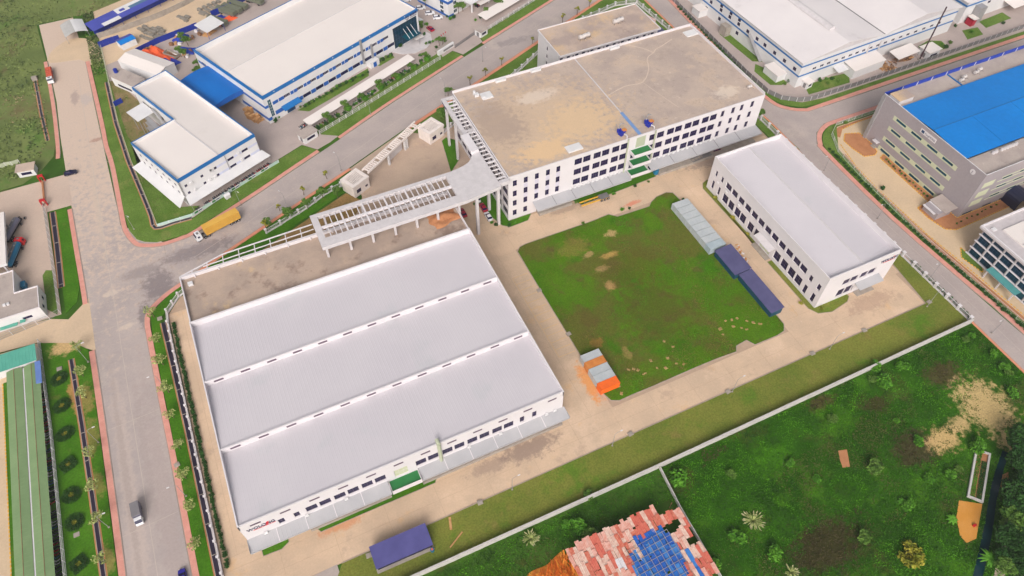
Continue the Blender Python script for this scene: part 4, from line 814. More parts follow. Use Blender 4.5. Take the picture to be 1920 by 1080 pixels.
# ================================================================ BLUE AND WHITE FACTORY (rotated frame)
A1 = rad(23.3)
def uv(o, a, u, v): return (o[0] + math.cos(a) * u - math.sin(a) * v, o[1] + math.sin(a) * u + math.cos(a) * v)
def long_factory():
    o = (8.35, 236.6); Lx, Ly, zt = 78.6, 44.6, 12.5
    t = thing('blue_white_factory', 'long white factory with blue stripes and broad white roof beside its bicycle shed', 'factory', (*o, 0), A1)
    up = []; 
    for i in range(9): up.append((8.6 + i * 6.28, 7.0, 11.4 + i * 6.28, 8.25))
    tall = (1.5, 2.4, 3.0, 9.9)
    low = [(16.5 + i * 6.28, 2.5, 20.2 + i * 6.28, 4.0) for i in range(8)]
    gl = (64.2, .4, 77.7, 9.8)
    dr = (8.2, .05, 12.0, 3.0)
    b = MB(); b.wall((0, 0), 0, Lx, 0, zt - 1.3, up + low + [tall, gl, dr], .2)
    ww = [(3.0, 7.0, 6.0, 8.4), (9.5, 7.0, 12.5, 8.4), (14.4, 2.6, 16.4, 4.8)]
    b.wall((0, Ly), -HP, Ly, 0, zt - 1.3, ww, .2); b.wall((Lx, 0), HP, Ly, 0, zt - 1.3); b.wall((Lx, Ly), PI, Lx, 0, zt - 1.3); b.build('wall', M['white2'], t)
    windows(t, (0, 0), 0, up, .2, 4, 1, 'framew', 'glass'); windows(t, (0, 0), 0, low, .2, 4, 1, 'frameblue', 'glass'); windows(t, (0, 0), 0, [tall], .2, 2, 6, 'framew', 'glassg')
    windows(t, (0, 0), 0, [gl], .2, 9, 5, 'frameblue', 'glassb', 'glass_front'); windows(t, (0, 0), 0, [dr], .2, 2, 1, 'frameblue', 'frameblue', 'door'); windows(t, (0, Ly), -HP, ww, .2, 3, 1, 'framew', 'glass')
    # coloured panels between the windows
    def panels(z0, z1, xs, nm):
        for a, c in xs:
            q = MB(); q.box(a, -.05, z0, c, .0, z1); q.build(nm, M['blueband'], t)
    segs = [(3.4, 5.8), (6.2, 8.5)]
    for i in range(8): segs += [(11.6 + i * 6.28, 13.0 + i * 6.28), (13.25 + i * 6.28, 14.8 + i * 6.28)]
    panels(6.95, 8.3, segs, 'blue_panel')
    seg2 = [(3.4, 7.0)] + [(12.6, 16.3)] + [(20.4 + i * 6.28, 22.6 + i * 6.28) for i in range(7)]
    panels(2.4, 4.05, seg2, 'blue_panel')
    q = MB(); q.box(-.05, .0, 7.0, 0, 17.4, 8.1); q.box(-.05, 0, 1.4, 0, 17, 2.7); q.box(-.05, 21, 7.0, 0, 44, 8.1); q.box(0, -.05, 7.0, 1.4, 0, 8.1); q.box(0, -.05, 1.4, 1.4, 0, 2.7); q.box(-.05, 33, 1.4, 0, 42, 2.7); q.build('blue_band', M['blueband'], t)
    p = MB(); p.ring([(-.06, -.06), (Lx + .06, -.06), (Lx + .06, Ly), (-.06, Ly)], .5, zt - 1.3, zt); p.build('parapet', M['bluetrim'], t)
    p = MB(); p.ring([(.44, .44), (Lx - .44, .44), (Lx - .44, Ly - .5), (.44, Ly - .5)], .06, zt - 3, zt - .02); p.build('parapet_lining', M['white2'], t)
    r = MB(); r.poly([(.5, .5, zt - .7), (Lx - .5, .5, zt - .7), (Lx - .5, 22, zt + .15), (.5, 22, zt + .15)]); r.poly([(.5, 22.15, zt + .15), (Lx - .5, 22.15, zt + .15), (Lx - .5, Ly - .5, zt - 2.1), (.5, Ly - .5, zt - 2.1)]); r.build('roof', M['roofwhite'], t)
    r = MB(); r.box(.6, 21.95, zt + .1, Lx - .6, 22.2, zt + .24); r.build('ridge_cap', M['greylight'], t)
    for s in (5, 14, 24, 33, 43, 52, 62, 71):
        q = MB(); q.box(s, -.1, zt - .55, s + .5, -.06, zt - .2); q.build('scupper', M['framew'], t)
    for s in (47.2, 52.0):
        q = MB(); q.box(s - .45, -.5, 2.2, s + .45, -.01, 13.2 if s < 50 else 8.8); q.build('cable_duct', M['steel'], t)
    q = MB(); q.hexa([(6.2, -2.4, 3.5), (14.2, -2.4, 3.5), (14.2, -.06, 4.3), (6.2, -.06, 4.3), (6.2, -2.4, 3.75), (14.2, -2.4, 3.75), (14.2, -.06, 4.55), (6.2, -.06, 4.55)]); q.build('door_canopy', M['bluetrim'], t)
    q = MB(); q.box(48.6, -2.6, 0, 53.2, -.06, 2.6); q.build('porch', M['white2'], t); q = MB(); q.box(50, -2.66, .1, 51.6, -2.6, 2.2); q.build('porch_door', M['blueband'], t)
    q = MB(); q.box(68.2, -4.6, 4.4, 75.6, -.3, 4.6); q.build('entrance_canopy', M['glassg'], t)
    for s in (69.5, 71.6, 73.8): q = MB(); q.tube((s, -4, 4.6), (s, -.3, 7.6), .1, 5); q.build('tie_rod', M['framew'], t)
    q = MB(); q.prism([(62, -.3), (64, -4.6), (68, -8), (74, -9), (79, -7), (82, -3), (82, -.3)], 0, .28); q.build('entrance_step', M['greylight'], t)
    # sign: round emblem, three characters, small line below
    e = MB(); n = 20
    for i in range(n):
        a, c = 2 * PI * i / n, 2 * PI * (i + 1) / n
        e.poly([(72.6 + .95 * math.cos(a), -.12, 11 + .95 * math.sin(a)), (72.6 + .95 * math.cos(c), -.12, 11 + .95 * math.sin(c)), (72.6 + .72 * math.cos(c), -.12, 11 + .72 * math.sin(c)), (72.6 + .72 * math.cos(a), -.12, 11 + .72 * math.sin(a))])
    e.box(72.1, -.14, 11.2, 73.1, -.08, 11.4); e.box(72.5, -.14, 10.4, 72.7, -.08, 11.2); e.build('round_emblem', M['navytext'], t)
    try: text('lettering', '新朋建', 1.15, t, M['navytext'], (74.2, -.1, 11.0), (HP, 0, 0), width=3.8)
    except Exception: pass
    e = MB()
    for i in range(9): e.box(74.3 + i * .4, -.12, 10.3, 74.58 + i * .4, -.06, 10.55)
    e.build('small_print', M['navytext'], t)
long_factory()
def ell():
    o = (-27.2, 205.5); a = rad(23.6); zt = 12.0
    t = thing('l_shaped_building', 'white l-shaped building with blue roof trim at the road corner', 'building', (*o, 0), a)
    P = [(0, 0), (30.9, 0), (30.9, 56), (16.6, 56), (16.6, 28.4), (-.2, 28.4)]
    S = []
    for s, w_ in ((1.4, .95), (7.6, 1), (13, 1), (18.5, 2.5), (24.4, 2.5)): S += [(s, 7.6, s + w_, 8.6), (s, 4.4, s + w_, 5.4)]
    b = MB(); b.wall((0, 0), 0, 30.9, 0, zt - 1.2, S, .15)
    Wn = [(3 + i * 3.6, zz, 4.2 + i * 3.6, zz + 1.2) for i in range(7) for zz in (4.2, 7.6)]
    b.wall((-.2, 28.4), -HP, 28.4, 0, zt - 1.2, Wn, .15); b.wall((30.9, 0), HP, 56, 0, zt - 1.2); b.wall((30.9, 56), PI, 14.3, 0, zt - 1.2)
    W2 = [(4, 6, 6, 8), (9, 6, 11, 8), (16, 5.5, 18, 7.5), (22, 5.5, 24, 7.5)]
    b.wall((16.6, 56), -HP, 27.6, 0, zt - 1.2, W2, .15); b.wall((16.6, 28.4), PI, 16.8, 0, zt - 1.2); b.build('wall', M['white2'], t)
    windows(t, (0, 0), 0, S, .15, 2, 1, 'frame', 'glass'); windows(t, (-.2, 28.4), -HP, Wn, .15, 2, 1, 'frame', 'glass'); windows(t, (16.6, 56), -HP, W2, .15, 2, 1, 'framew', 'glass')
    sp = MB()
    for z0 in (7.65, 4.45): sp.box(13.9, -.02, z0, 18.4, .0, z0 + .9); sp.box(21.1, -.02, z0, 24.3, 0, z0 + .9); sp.box(27.1, -.02, z0, 30.9, 0, z0 + .9)
    sp.build('lilac_band', plain('lilac_band', srgb(205, 208, 230), .6), t)
    p = MB(); p.ring([(x, y) for x, y in inset(P, -.06)], .4, zt - 1.2, zt); p.build('parapet', M['bluetrim'], t)
    p = MB(); p.ring(inset(P, .35), .05, zt - 2.6, zt - .03); p.build('parapet_lining', M['white2'], t)
    r = MB(); r.poly([(.4, .4, zt - 1.1), (16.6, .4, zt - .6), (16.6, 28.0, zt - .6), (.2, 28.0, zt - 1.1)]); r.build('roof', M['roofwhite'], t)
    r = MB(); r.poly([(16.65, .4, zt - .6), (30.5, .4, zt - 2.0), (30.5, 55.6, zt - 2.0), (16.65, 55.6, zt - .6)]); r.build('roof', M['roofwhite'], t)
    r = MB(); r.box(16.35, .5, zt - .68, 16.9, 28.0, zt - .5); r.build('ridge_cap', M['greylight'], t)
    c = MB(); c.hexa([(-1, -4.2, 3.6), (32.2, -4.2, 3.6), (31.6, -.02, 4.2), (0, -.02, 4.2), (-1, -4.2, 3.75), (32.2, -4.2, 3.75), (31.6, -.02, 4.35), (0, -.02, 4.35)]); c.build('awning', M['white2'], t)
    c = MB(); c.hexa([(-4, -2.6, 3.5), (-.22, -.02, 4.2), (-.22, 27, 4.2), (-4, 27.5, 3.5), (-4, -2.6, 3.65), (-.22, -.02, 4.35), (-.22, 27, 4.35), (-4, 27.5, 3.65)]); c.build('awning', M['white2'], t)
    for i in range(9): q = MB(); q.tube((-.6 + i * 4, -4, 0), (-.6 + i * 4, -4, 3.6), .07, 5); q.build('awning_post', M['steel'], t)
    for s, z_ in ((3.3, 8.0), (11, 8.0), (9.6, 4.8), (11.2, 8.0), (22.4, 8.2), (3.5, 4.7), (11.6, 4.8), (22.8, 5.0)):
        q = MB(); q.box(s, -.6, z_, s + .9, -.03, z_ + .7); q.build('air_conditioner', M['white2'], t)
    for q_ in ((.15, -.18), (18, -.18)): q = MB(); q.tube((*q_, 4.3), (*q_, 10.8), .1, 6); q.build('downpipe', M['steel'], t)
    # outside stair and roof on the west
    q = MB(); q.hexa([(9, 42, 8.0), (16, 42, 8.4), (16, 50, 8.4), (9, 50, 8.0), (9, 42, 8.15), (16, 42, 8.55), (16, 50, 8.55), (9, 50, 8.15)]); q.build('stair_roof', M['white2'], t)
    for k in range(3):
        q = MB(); q.hexa([(11 + k * .4, 35, 1 + k * 2.4), (12.6 + k * .4, 35, 1 + k * 2.4), (12.6 + k * .4, 43, 3.4 + k * 2.2), (11 + k * .4, 43, 3.4 + k * 2.2), (11 + k * .4, 35, 1.2 + k * 2.4), (12.6 + k * .4, 35, 1.2 + k * 2.4), (12.6 + k * .4, 43, 3.6 + k * 2.2), (11 + k * .4, 43, 3.6 + k * 2.2)]); q.build('stair_flight', M['steel'], t)
    for y in (36, 40, 44, 49): q = MB(); q.tube((10, y, 0), (10, y, 8), .12, 5); q.build('stair_post', M['steel'], t)
    q = MB(); q.box(12.4, 30, 3.4, 16.5, 36, 3.7); q.build('porch_roof', M['greylight'], t)
    q = MB(); q.tube((15.6, 32, 3), (15.6, 42, 10), .5, 6); q.build('cable_duct', M['steel'], t)
    q = MB(); q.box(2, 28.5, 4.5, 9, 31, 4.7); q.build('rear_awning', M['white2'], t)
ell()
# blue canopy between both
t = thing('link_canopy', 'arched bright blue canopy joining the l-shaped building and the long factory', 'canopy', (-27.2, 205.5, 0), rad(23.6))
b = MB(); n = 8; x0, x1 = 31.0, 47.6
for k in range(20):
    for i in range(n):
        ya, yb = 28 + k * 1.15, 28 + (k + 1) * 1.15
        fa, fb = i / n, (i + 1) / n; za, zb = 8.2 + 1.1 * math.sin(PI * fa), 8.2 + 1.1 * math.sin(PI * fb)
        b.poly([(x0 + (x1 - x0) * fa, ya, za), (x0 + (x1 - x0) * fb, ya, zb), (x0 + (x1 - x0) * fb, yb, zb), (x0 + (x1 - x0) * fa, yb, za)])
b.build('roof', M['canopyblue'], t)
b = MB()
for i in range(n):
    fa, fb = i / n, (i + 1) / n; za, zb = 8.2 + 1.1 * math.sin(PI * fa), 8.2 + 1.1 * math.sin(PI * fb)
    b.poly([(x0 + (x1 - x0) * fa, 27.95, 7.2), (x0 + (x1 - x0) * fb, 27.95, 7.2), (x0 + (x1 - x0) * fb, 27.95, zb + .1), (x0 + (x1 - x0) * fa, 27.95, za + .1)])
b.build('fascia', M['blueband'], t)
for y in (29, 40, 50):
    for x in (31.6, 47): b = MB(); b.tube((x, y, 0), (x, y, 8.2), .15, 6); b.build('post', M['darkblue'], t)
# crates under the canopy
def crate_mesh(lx, ly, h):
    b = MB(); n = 4
    for k in range(n):
        z = h * k / n + .02; b.box(-lx / 2, -ly / 2, z, lx / 2, ly / 2, z + h / n * .8)
    for sx in (-1, 1):
        for sy in (-1, 1): b.box(sx * (lx / 2 + .02) - .06, sy * (ly / 2 + .02) - .06, 0, sx * (lx / 2 + .02) + .06, sy * (ly / 2 + .02) + .06, h)
    return b.mesh('crate', M['wood'])
cms = [crate_mesh(1.6, 1.2, 1.0), crate_mesh(2.2, 1.1, .8), crate_mesh(1.2, 1.2, 1.3)]
cp = [(1.5,248.7),(1.8,246.4),(2.4,244.4),(2.9,242.0),(4.2,243.2),(3.2,246.4),(2.5,248.9),(4.6,241.2),(3.2,240.5),(4.4,239.6),(5.5,240.1),(1.7,243.3),(5.7,242.5)]
for i, (x, y) in enumerate(cp):
    n = 1 + (i % 2)
    for k in range(n):
        o = link('crate', cms[(i + k) % 3], None, (x, y, .03 + k * 1.35), .4 + RND.uniform(-.2, .2)); tag(o, 'timber crate in the pile beside the blue link canopy', 'crate', 'timber crates piled by the blue canopy')
# ================================================================ BICYCLE SHEDS
def bike_shed(o, a, L, w, lab, m='roofwhite', name='bicycle_shed', h=2.6):
    t = thing(name, lab, 'shed', (*o, 0), a)
    b = MB(); b.hexa([(0, 0, h), (L, 0, h), (L, w * .62, h + .5), (0, w * .62, h + .5), (0, 0, h + .12), (L, 0, h + .12), (L, w * .62, h + .62), (0, w * .62, h + .62)]); b.build('roof', M[m], t)
    b = MB(); b.hexa([(0, w * .64, h + .3), (L, w * .64, h + .3), (L, w, h + .55), (0, w, h + .55), (0, w * .64, h + .42), (L, w * .64, h + .42), (L, w, h + .67), (0, w, h + .67)]); b.build('roof', M[m], t)
    n = max(2, int(L / 5))
    for i in range(n + 1): b = MB(); b.tube((.2 + (L - .4) * i / n, w * .6, 0), (.2 + (L - .4) * i / n, w * .6, h + .4), .08, 6); b.build('post', M['steel'], t)
    return t
bike_shed((21.2, 225.9), math.atan2(248.5 - 225.7, 71.4 - 21.3), 55.2, 3.9, 'very long white bicycle shed between the long factory and its fence')
bike_shed((109.2, 262.4), rad(22), 34, 5.0, 'shorter white bicycle shed near the factory gate at the top edge')
bike_shed((80.6, 262), rad(23.3 + 90), 34, 4.6, 'narrow white car shelter beside the end of the long factory', name='car_shelter')
t = thing('entrance_awning', 'white flat awning sticking out from the east wall of the long factory', 'awning', uv((8.35, 236.6), A1, 78.8, 4), A1)
b = MB(); b.hexa([(0, 0, 3.0), (6, 0, 2.8), (6, 9, 2.8), (0, 9, 3.0), (0, 0, 3.15), (6, 0, 2.95), (6, 9, 2.95), (0, 9, 3.15)]); b.build('roof', M['white2'], t)
for p in ((5.7, .4), (5.7, 8.6)): b = MB(); b.tube((*p, 0), (*p, 2.9), .08, 6); b.build('post', M['steel'], t)
# second blue and white block at the top edge
def tower():
    o = [(96.7,274.6)]; o = o[0]; a = rad(23.3)
    t = thing('blue_white_office', 'white office with blue corner and dark window strips at the top edge', 'office building', (*o, 0), a)
    H = [(3.2, .9 + k * 2.0, 5.2, 2.4 + k * 2.0) for k in range(5)]
    b = MB(); b.wall((0, 0), 0, 22, 0, 11, H, .15); Wd = [(20 - 5.2, .9 + k * 2.0, 20 - 3.2, 2.4 + k * 2.0) for k in range(5)]
    b.wall((0, 20), -HP, 20, 0, 11, Wd, .15); b.wall((22, 0), HP, 20, 0, 11); b.wall((22, 20), PI, 22, 0, 11); b.build('wall', M['white2'], t)
    windows(t, (0, 0), 0, H, .15, 2, 1, 'framew', 'glassb'); windows(t, (0, 20), -HP, Wd, .15, 2, 1, 'framew', 'glassb')
    b = MB(); b.box(-.06, -.06, .2, 3.0, 0, 1.2); b.box(-.06, 0.001, .2, 0, 20, 1.2); b.box(-.06, -.06, 6.4, 3.0, 0, 7.6); b.box(-.06, .001, 6.4, 0, 12, 7.6); b.build('blue_band', M['blueband'], t)
    b = MB(); b.box(0.05, .05, 10.8, 21.95, 19.95, 11.2); b.build('roof', M['roofwhite'], t)
    b = MB(); b.box(9, -5, 4.2, 22, -.05, 4.5); b.build('porch_roof', M['white2'], t)
    for x in (10, 21): b = MB(); b.box(x - .3, -4.8, 0, x + .3, -4.2, 4.2); b.build('column', M['white2'], t)
tower()
t = thing('carport', 'blue and white carport beyond the office at the top edge', 'carport', (*[(115.7,278.0)][0], 0), rad(20))
b = MB(); b.box(-5, -2.4, 2.6, 6, 2.4, 2.8); b.build('roof', M['roofwhite'], t)
for x in (-4.5, 5.5): b = MB(); b.tube((x, -2, 0), (x, -2, 2.6), .1, 6); b.build('post', M['steel'], t)

def small_hut(name, lab, cat, pos, a, w, d, h, roofm, wallm='white2', over=.35, H=None, sign=None):
    t = thing(name, lab, cat, (*pos, 0), a)
    H = H or [(w * .2, .9, w * .8, 2.0)]
    b = MB(); b.wall((-w / 2, -d / 2), 0, w, 0, h, H, .12); b.wall((w / 2, -d / 2), HP, d, 0, h); b.wall((w / 2, d / 2), PI, w, 0, h); b.wall((-w / 2, d / 2), -HP, d, 0, h, [(d * .3, .05, d * .7, 2.1)], .12)
    b.build('wall', M[wallm], t); windows(t, (-w / 2, -d / 2), 0, H, .12, 2, 1); windows(t, (-w / 2, d / 2), -HP, [(d * .3, .05, d * .7, 2.1)], .12, 1, 1, 'frame', 'greydk', 'door')
    b = MB(); b.box(-w / 2 - over, -d / 2 - over, h, w / 2 + over, d / 2 + over, h + .22); b.build('roof', M[roofm], t)
    if sign: q = MB(); q.box(w / 2 + .01, -d / 2 + .3, .9, w / 2 + .06, d / 2 - .3, 2.2); q.build('sign_board', M[sign], t)
    return t
small_hut('guard_hut', 'white guard hut with brown flat roof at the west end of the factory fence', 'guard hut', (19.3, 222.6), rad(23), 6, 4, 2.9, 'roofconc3')
small_hut('guard_hut', 'white guard hut with a red notice by the top factory gate', 'guard hut', (104.6, 257.0), rad(23), 4.2, 3.6, 2.9, 'roofconc3', sign='red')
t = thing('sign_wall', 'low white sign wall beside the factory gate opening', 'sign wall', (*[(86.4,252.5)][0], 0), rad(24))
b = MB(); b.box(-4.6, -.5, 0, 4.6, .4, 2.0); b.build('wall', M['white2'], t); b = MB(); b.box(-4.6, .41, 1.1, 4.6, 1.8, 1.9); b.build('planter', M['concwall'], t); b = MB(); b.box(-1.8, -.56, .6, 4, -.5, 1.4); b.build('name_panel', M['greydk'], t)
t = thing('sliding_gate', 'low dark sliding gate across the factory entrance', 'gate', (*[(90.6,252.7)][0], 0), math.atan2(*(lambda p, q: (q[1] - p[1], q[0] - p[0]))(*[(90.6,252.7),(100.5,257.6)])))
b = MB(); b.box(0, -.15, .05, 15.5, .15, .25)
for i in range(52): b.box(i * .3, -.05, .25, i * .3 + .06, .05, 1.2)
b.box(0, -.06, 1.2, 15.5, .06, 1.3); b.build('gate_leaf', M['greydk'], t)
for i, p in enumerate([(85.8,255.8),(87.0,256.5),(88.3,257.2)]):
    t = thing('flagpole', f'{["left", "middle", "right"][i]} flagpole of the three with small red flags by the factory gate', 'flagpole', (*p, 0))
    b = MB(); b.tube((0, 0, 0), (0, 0, 6), .06, 6, r2=.04); b.build('pole', M['steel'], t)
    b = MB(); b.poly([(.04, 0, 5.9), (.5, .1, 5.5), (.45, .05, 4.9), (.04, 0, 5.2)]); b.build('flag', M['red'], t)
for i, p in enumerate([(68.5,249.7),(75.1,252.8)]):
    t = thing('round_planter', f'{["left", "right"][i]} low planter on the entrance step of the long factory', 'planter', (*p, .28))
    b = MB(); b.tube((0, 0, 0), (0, 0, .6), .8, 10); b.build('pot', M['concwall'], t); b = MB(); b.tube((0, 0, .6), (0, 0, 1.3), .9, 7, r2=.3); b.build('shrub', M['leafdark'], t)

# ================================================================ TOP LEFT SHEDS
def gable_shed(lab, o, a, L, w, h, rise, m, name='shed', wallm='white2', arch=False, open_=False):
    t = thing(name, lab, 'shed', (*o, 0), a)
    if not open_:
        b = MB(); b.wall((0, 0), 0, L, 0, h); b.wall((L, 0), HP, w, 0, h); b.wall((L, w), PI, L, 0, h); b.wall((0, w), -HP, w, 0, h); b.poly([(0, 0, h), (0, w / 2, h + rise * .97), (0, w, h)]); b.poly([(L, 0, h), (L, w, h), (L, w / 2, h + rise * .97)]); b.build('wall', M[wallm], t)
    n = 8 if arch else 2
    prof = [(w * i / n, h + (rise * math.sin(PI * i / n) if arch else rise * (1 - abs(2 * i / n - 1)))) for i in range(n + 1)]
    ms = m if isinstance(m, tuple) else (m, m)
    for half in (0, 1):
        b = MB()
        for (ya, za), (yb, zb) in list(zip(prof, prof[1:]))[half * n // 2:(half + 1) * n // 2]:
            b.hexa([(-.3, ya, za), (L + .3, ya, za), (L + .3, yb, zb), (-.3, yb, zb), (-.3, ya, za + .08), (L + .3, ya, za + .08), (L + .3, yb, zb + .08), (-.3, yb, zb + .08)])
        b.build('roof_slope', M[ms[half]], t)
    if open_:
        for x in (.2, L - .2):
            for y in (.2, w - .2): b = MB(); b.tube((x, y, 0), (x, y, h), .09, 6); b.build('post', M['steel'], t)
    return t
gable_shed('arched shed, half grey half white, at the north end of the dirt road', (-58.6, 334.0), rad(-82), 10, 9.2, 3.4, 1.2, ('greydk2', 'white2'), arch=True, open_=True)
gable_shed('long white gabled shed north of the l-shaped building', uv((-38.8, 295.6), rad(-62), 0, 0), rad(-52), 21, 9.5, 4.4, 1.0, 'roofwhite', name='store_shed')
small_hut('flat_roofed_store', 'white flat roofed store with a blue tank, west of the long gabled shed', 'store', (-36.8, 282.4), rad(-55), 13, 5.4, 4.6, 'roofconc3')
t = thing('water_barrel', 'blue water barrel on the flat roofed white store', 'barrel', (-40.2, 287.4, 4.82)); b = MB(); b.tube((0, 0, 0), (0, 0, 1.5), .8, 10); b.build('barrel', M['darkblue'], t); b = MB(); b.tube((0, 0, 1.5), (0, 0, 1.65), .5, 10); b.build('lid', M['darkblue'], t)
# blue roofed row
def blue_row():
    o = (-45.2, 323.4); a = math.atan2(356 - 324, 26 + 40.6)
    a = math.atan2(336.8 - 321.9, -8.3 + 40.6)
    t = thing('workers_shed', 'long blue roofed open shed row behind a concrete wall at the top left', 'shed', (*o, 0), a)
    for i in range(14):
        x = i * 6.2; b = MB(); b.tube((x + .2, 1.2, 0), (x + .2, 1.2, 3.4), .1, 5); b.build('post', M['darkblue'], t)
    b = MB(); b.box(0, 6.6, 0, 85, 6.8, 3.6); b.build('back_wall', M['darkblue'], t)
    b = MB(); b.box(.2, 3.4, 0, 85, 3.5, 2.6); b.build('partition', M['darkblue'], t)
    def panel(x0, x1, y0, y1, m, dz=0, nm='roof_panel'):
        z = lambda y: 3.4 + y * .12 + dz
        b = MB(); b.hexa([(x0, y0, z(y0)), (x1, y0, z(y0)), (x1, y1, z(y1)), (x0, y1, z(y1)), (x0, y0, z(y0) + .1), (x1, y0, z(y0) + .1), (x1, y1, z(y1) + .1), (x0, y1, z(y1) + .1)]); b.build(nm, M[m], t)
    panel(-.6, 13, .4, 7.2, 'violetroof'); panel(13.02, 85, .4, 3.6, 'violetroof'); panel(13.02, 19, 3.62, 7.2, 'white2', .02); panel(19.02, 40, 3.62, 5.4, 'tealglass' if 'tealglass' in M else 'tankgrey', .02); panel(19.02, 40, 5.42, 7.2, 'white2', .02); panel(40.02, 85, 3.62, 7.2, 'violetroof', .02)
    panel(4.4, 12.6, .2, 2.4, 'white2', .16); panel(14.6, 17, 4.2, 5.6, 'violetroof', .2)
blue_row()
small_hut('hut', 'small violet roofed hut with white porch at the front of the blue roofed row', 'hut', [(-44.1,329.9)][0], rad(25), 4, 3.4, 2.5, 'violetroof')
def concrete_wall(name, lab, pts, h, m, panel=3.0, th=.18, jig=.12, cat='wall', post=None):
    t = thing(name, lab, cat); me = {}
    for p, q in zip(pts, pts[1:]):
        a, c = Vector(p), Vector(q); L = (c - a).length; n = max(1, round(L / panel)); ang = math.atan2((c - a).y, (c - a).x)
        k = round(L / n, 2)
        if k not in me: b = MB(); b.box(0, -th / 2, 0, k - .03, th / 2, h); me[k] = b.mesh('wall_panel', M[m])
        if post and ('p', post) not in me: b = MB(); b.box(-.14, -.16, 0, .14, .16, h + .12); me[('p', post)] = b.mesh('post', M[post])
        for i in range(n):
            r = a + (c - a) * (i / n); link('wall_panel', me[k], t, (r.x, r.y, RND.uniform(-jig, jig * .3)), ang)
            if post: link('post', me[('p', post)], t, (r.x, r.y, 0), ang)
    return t
concrete_wall('concrete_wall', 'weathered concrete panel wall in front of the blue roofed row', [(-45.4,323.5),(-41.0,324.1),(-33.1,325.3),(-19.1,328.8),(-8.0,333.5),(-1.4,337.2)], 2.4, 'concwall', 3.2)
concrete_wall('blue_fence', 'deep blue sheet fence west of the small violet hut in the sandy yard', [(-45.5,315.8),(-41.7,317.0),(-37.0,317.9)], 2.8, 'darkblue', 2.4)
concrete_wall('blue_fence', 'deep blue sheet fence along the middle of the sandy yard', [(-31.7,304.8),(-27.8,306.8),(-22.0,309.2),(-15.0,311.1),(-5.1,313.6)], 2.6, 'darkblue', 2.4)
concrete_wall('blue_fence', 'deep blue sheet fence at the far side of the sandy yard near the parked trailers', [(1.9,319.5),(10.0,322.3),(16.7,325.9),(20.9,328.3)], 2.8, 'darkblue', 2.4)
concrete_wall('blue_fence', 'short deep blue sheet fence beside the stair of the l-shaped building', [(-44.3,272.4),(-41.1,273.8)], 2.2, 'darkblue', 2.4)
gable_shed('small hut with blue roof in the sandy yard', (-36.6, 309.6), rad(22), 6.4, 5.2, 2.6, .6, ('roofblue', 'violetroof'), name='blue_hut')
t = thing('market_canopy', 'square white canopy on posts in the scrap yard behind the long factory', 'canopy', (-.4, 307.8, 0), rad(28))
b = MB(); b.hexa([(-4.6, -4.2, 3.5), (4.6, -4.2, 3.7), (4.6, 4.2, 4.2), (-4.6, 4.2, 4.0), (-4.6, -4.2, 3.65), (4.6, -4.2, 3.85), (4.6, 4.2, 4.35), (-4.6, 4.2, 4.15)]); b.build('roof', M['white2'], t)
for p in ((-4.2, -3.8), (4.2, -3.8), (4.2, 3.8), (-4.2, 3.8)): b = MB(); b.tube((*p, 0), (*p, 3.6), .1, 6); b.build('post', M['darkblue'], t)
# stacked concrete blocks and pallets
def stack_mesh(lx, ly, h, n, nm='block_stack'):
    b = MB(); k = max(1, int(h / .45))
    for i in range(k):
        for j in range(n):
            s = lx / n; b.box(-lx / 2 + j * s + .03, -ly / 2 + RND.uniform(-.08, .08), i * h / k, -lx / 2 + (j + 1) * s - .03, ly / 2 + RND.uniform(-.08, .08), (i + 1) * h / k - .04)
    return b.mesh(nm, M['stackgrey'])
M['stackgrey'] = mat('stacked_slabs', srgb(150, 142, 132), srgb(128, 122, 114), scale=.8, rough=.95)
sm = [stack_mesh(2.8, 1.2, .8, 3), stack_mesh(2.0, 1.3, 1.1, 2), stack_mesh(3.2, 1.4, .6, 4)]
for k, (x, y) in enumerate([(-28.1,322.5),(-27.1,320.3),(-26.0,318.0),(-24.5,316.0),(-23.1,317.1),(-24.3,319.4),(-25.3,321.7),(-26.2,323.4),(-21.9,313.9),(-20.5,315.0),(-21.6,317.7),(-22.8,320.5),(-20.6,319.9),(-19.5,316.8),(-19.1,313.9),(-26.2,313.7),(-24.7,311.7),(-22.7,313.0),(-10.1,323.2),(-9.1,320.9),(-11.0,325.0),(-8.0,323.6),(-2.1,326.9),(-1.1,324.6),(0.1,322.2),(0.2,327.8),(1.2,325.4),(2.4,323.0),(2.5,328.6),(3.5,326.3),(4.5,324.4),(4.8,329.5),(5.7,327.1),(6.3,325.0),(6.8,330.0),(-1.7,323.5),(-28.0,316.3)]):
    o = link('block_stack', sm[k % 3], None, (x, y, .04), rad(-55) + RND.uniform(-.12, .12)); tag(o, 'weathered grey slab stack in the sandy yard', 'slab stack', 'slab stacks in the sandy yard')
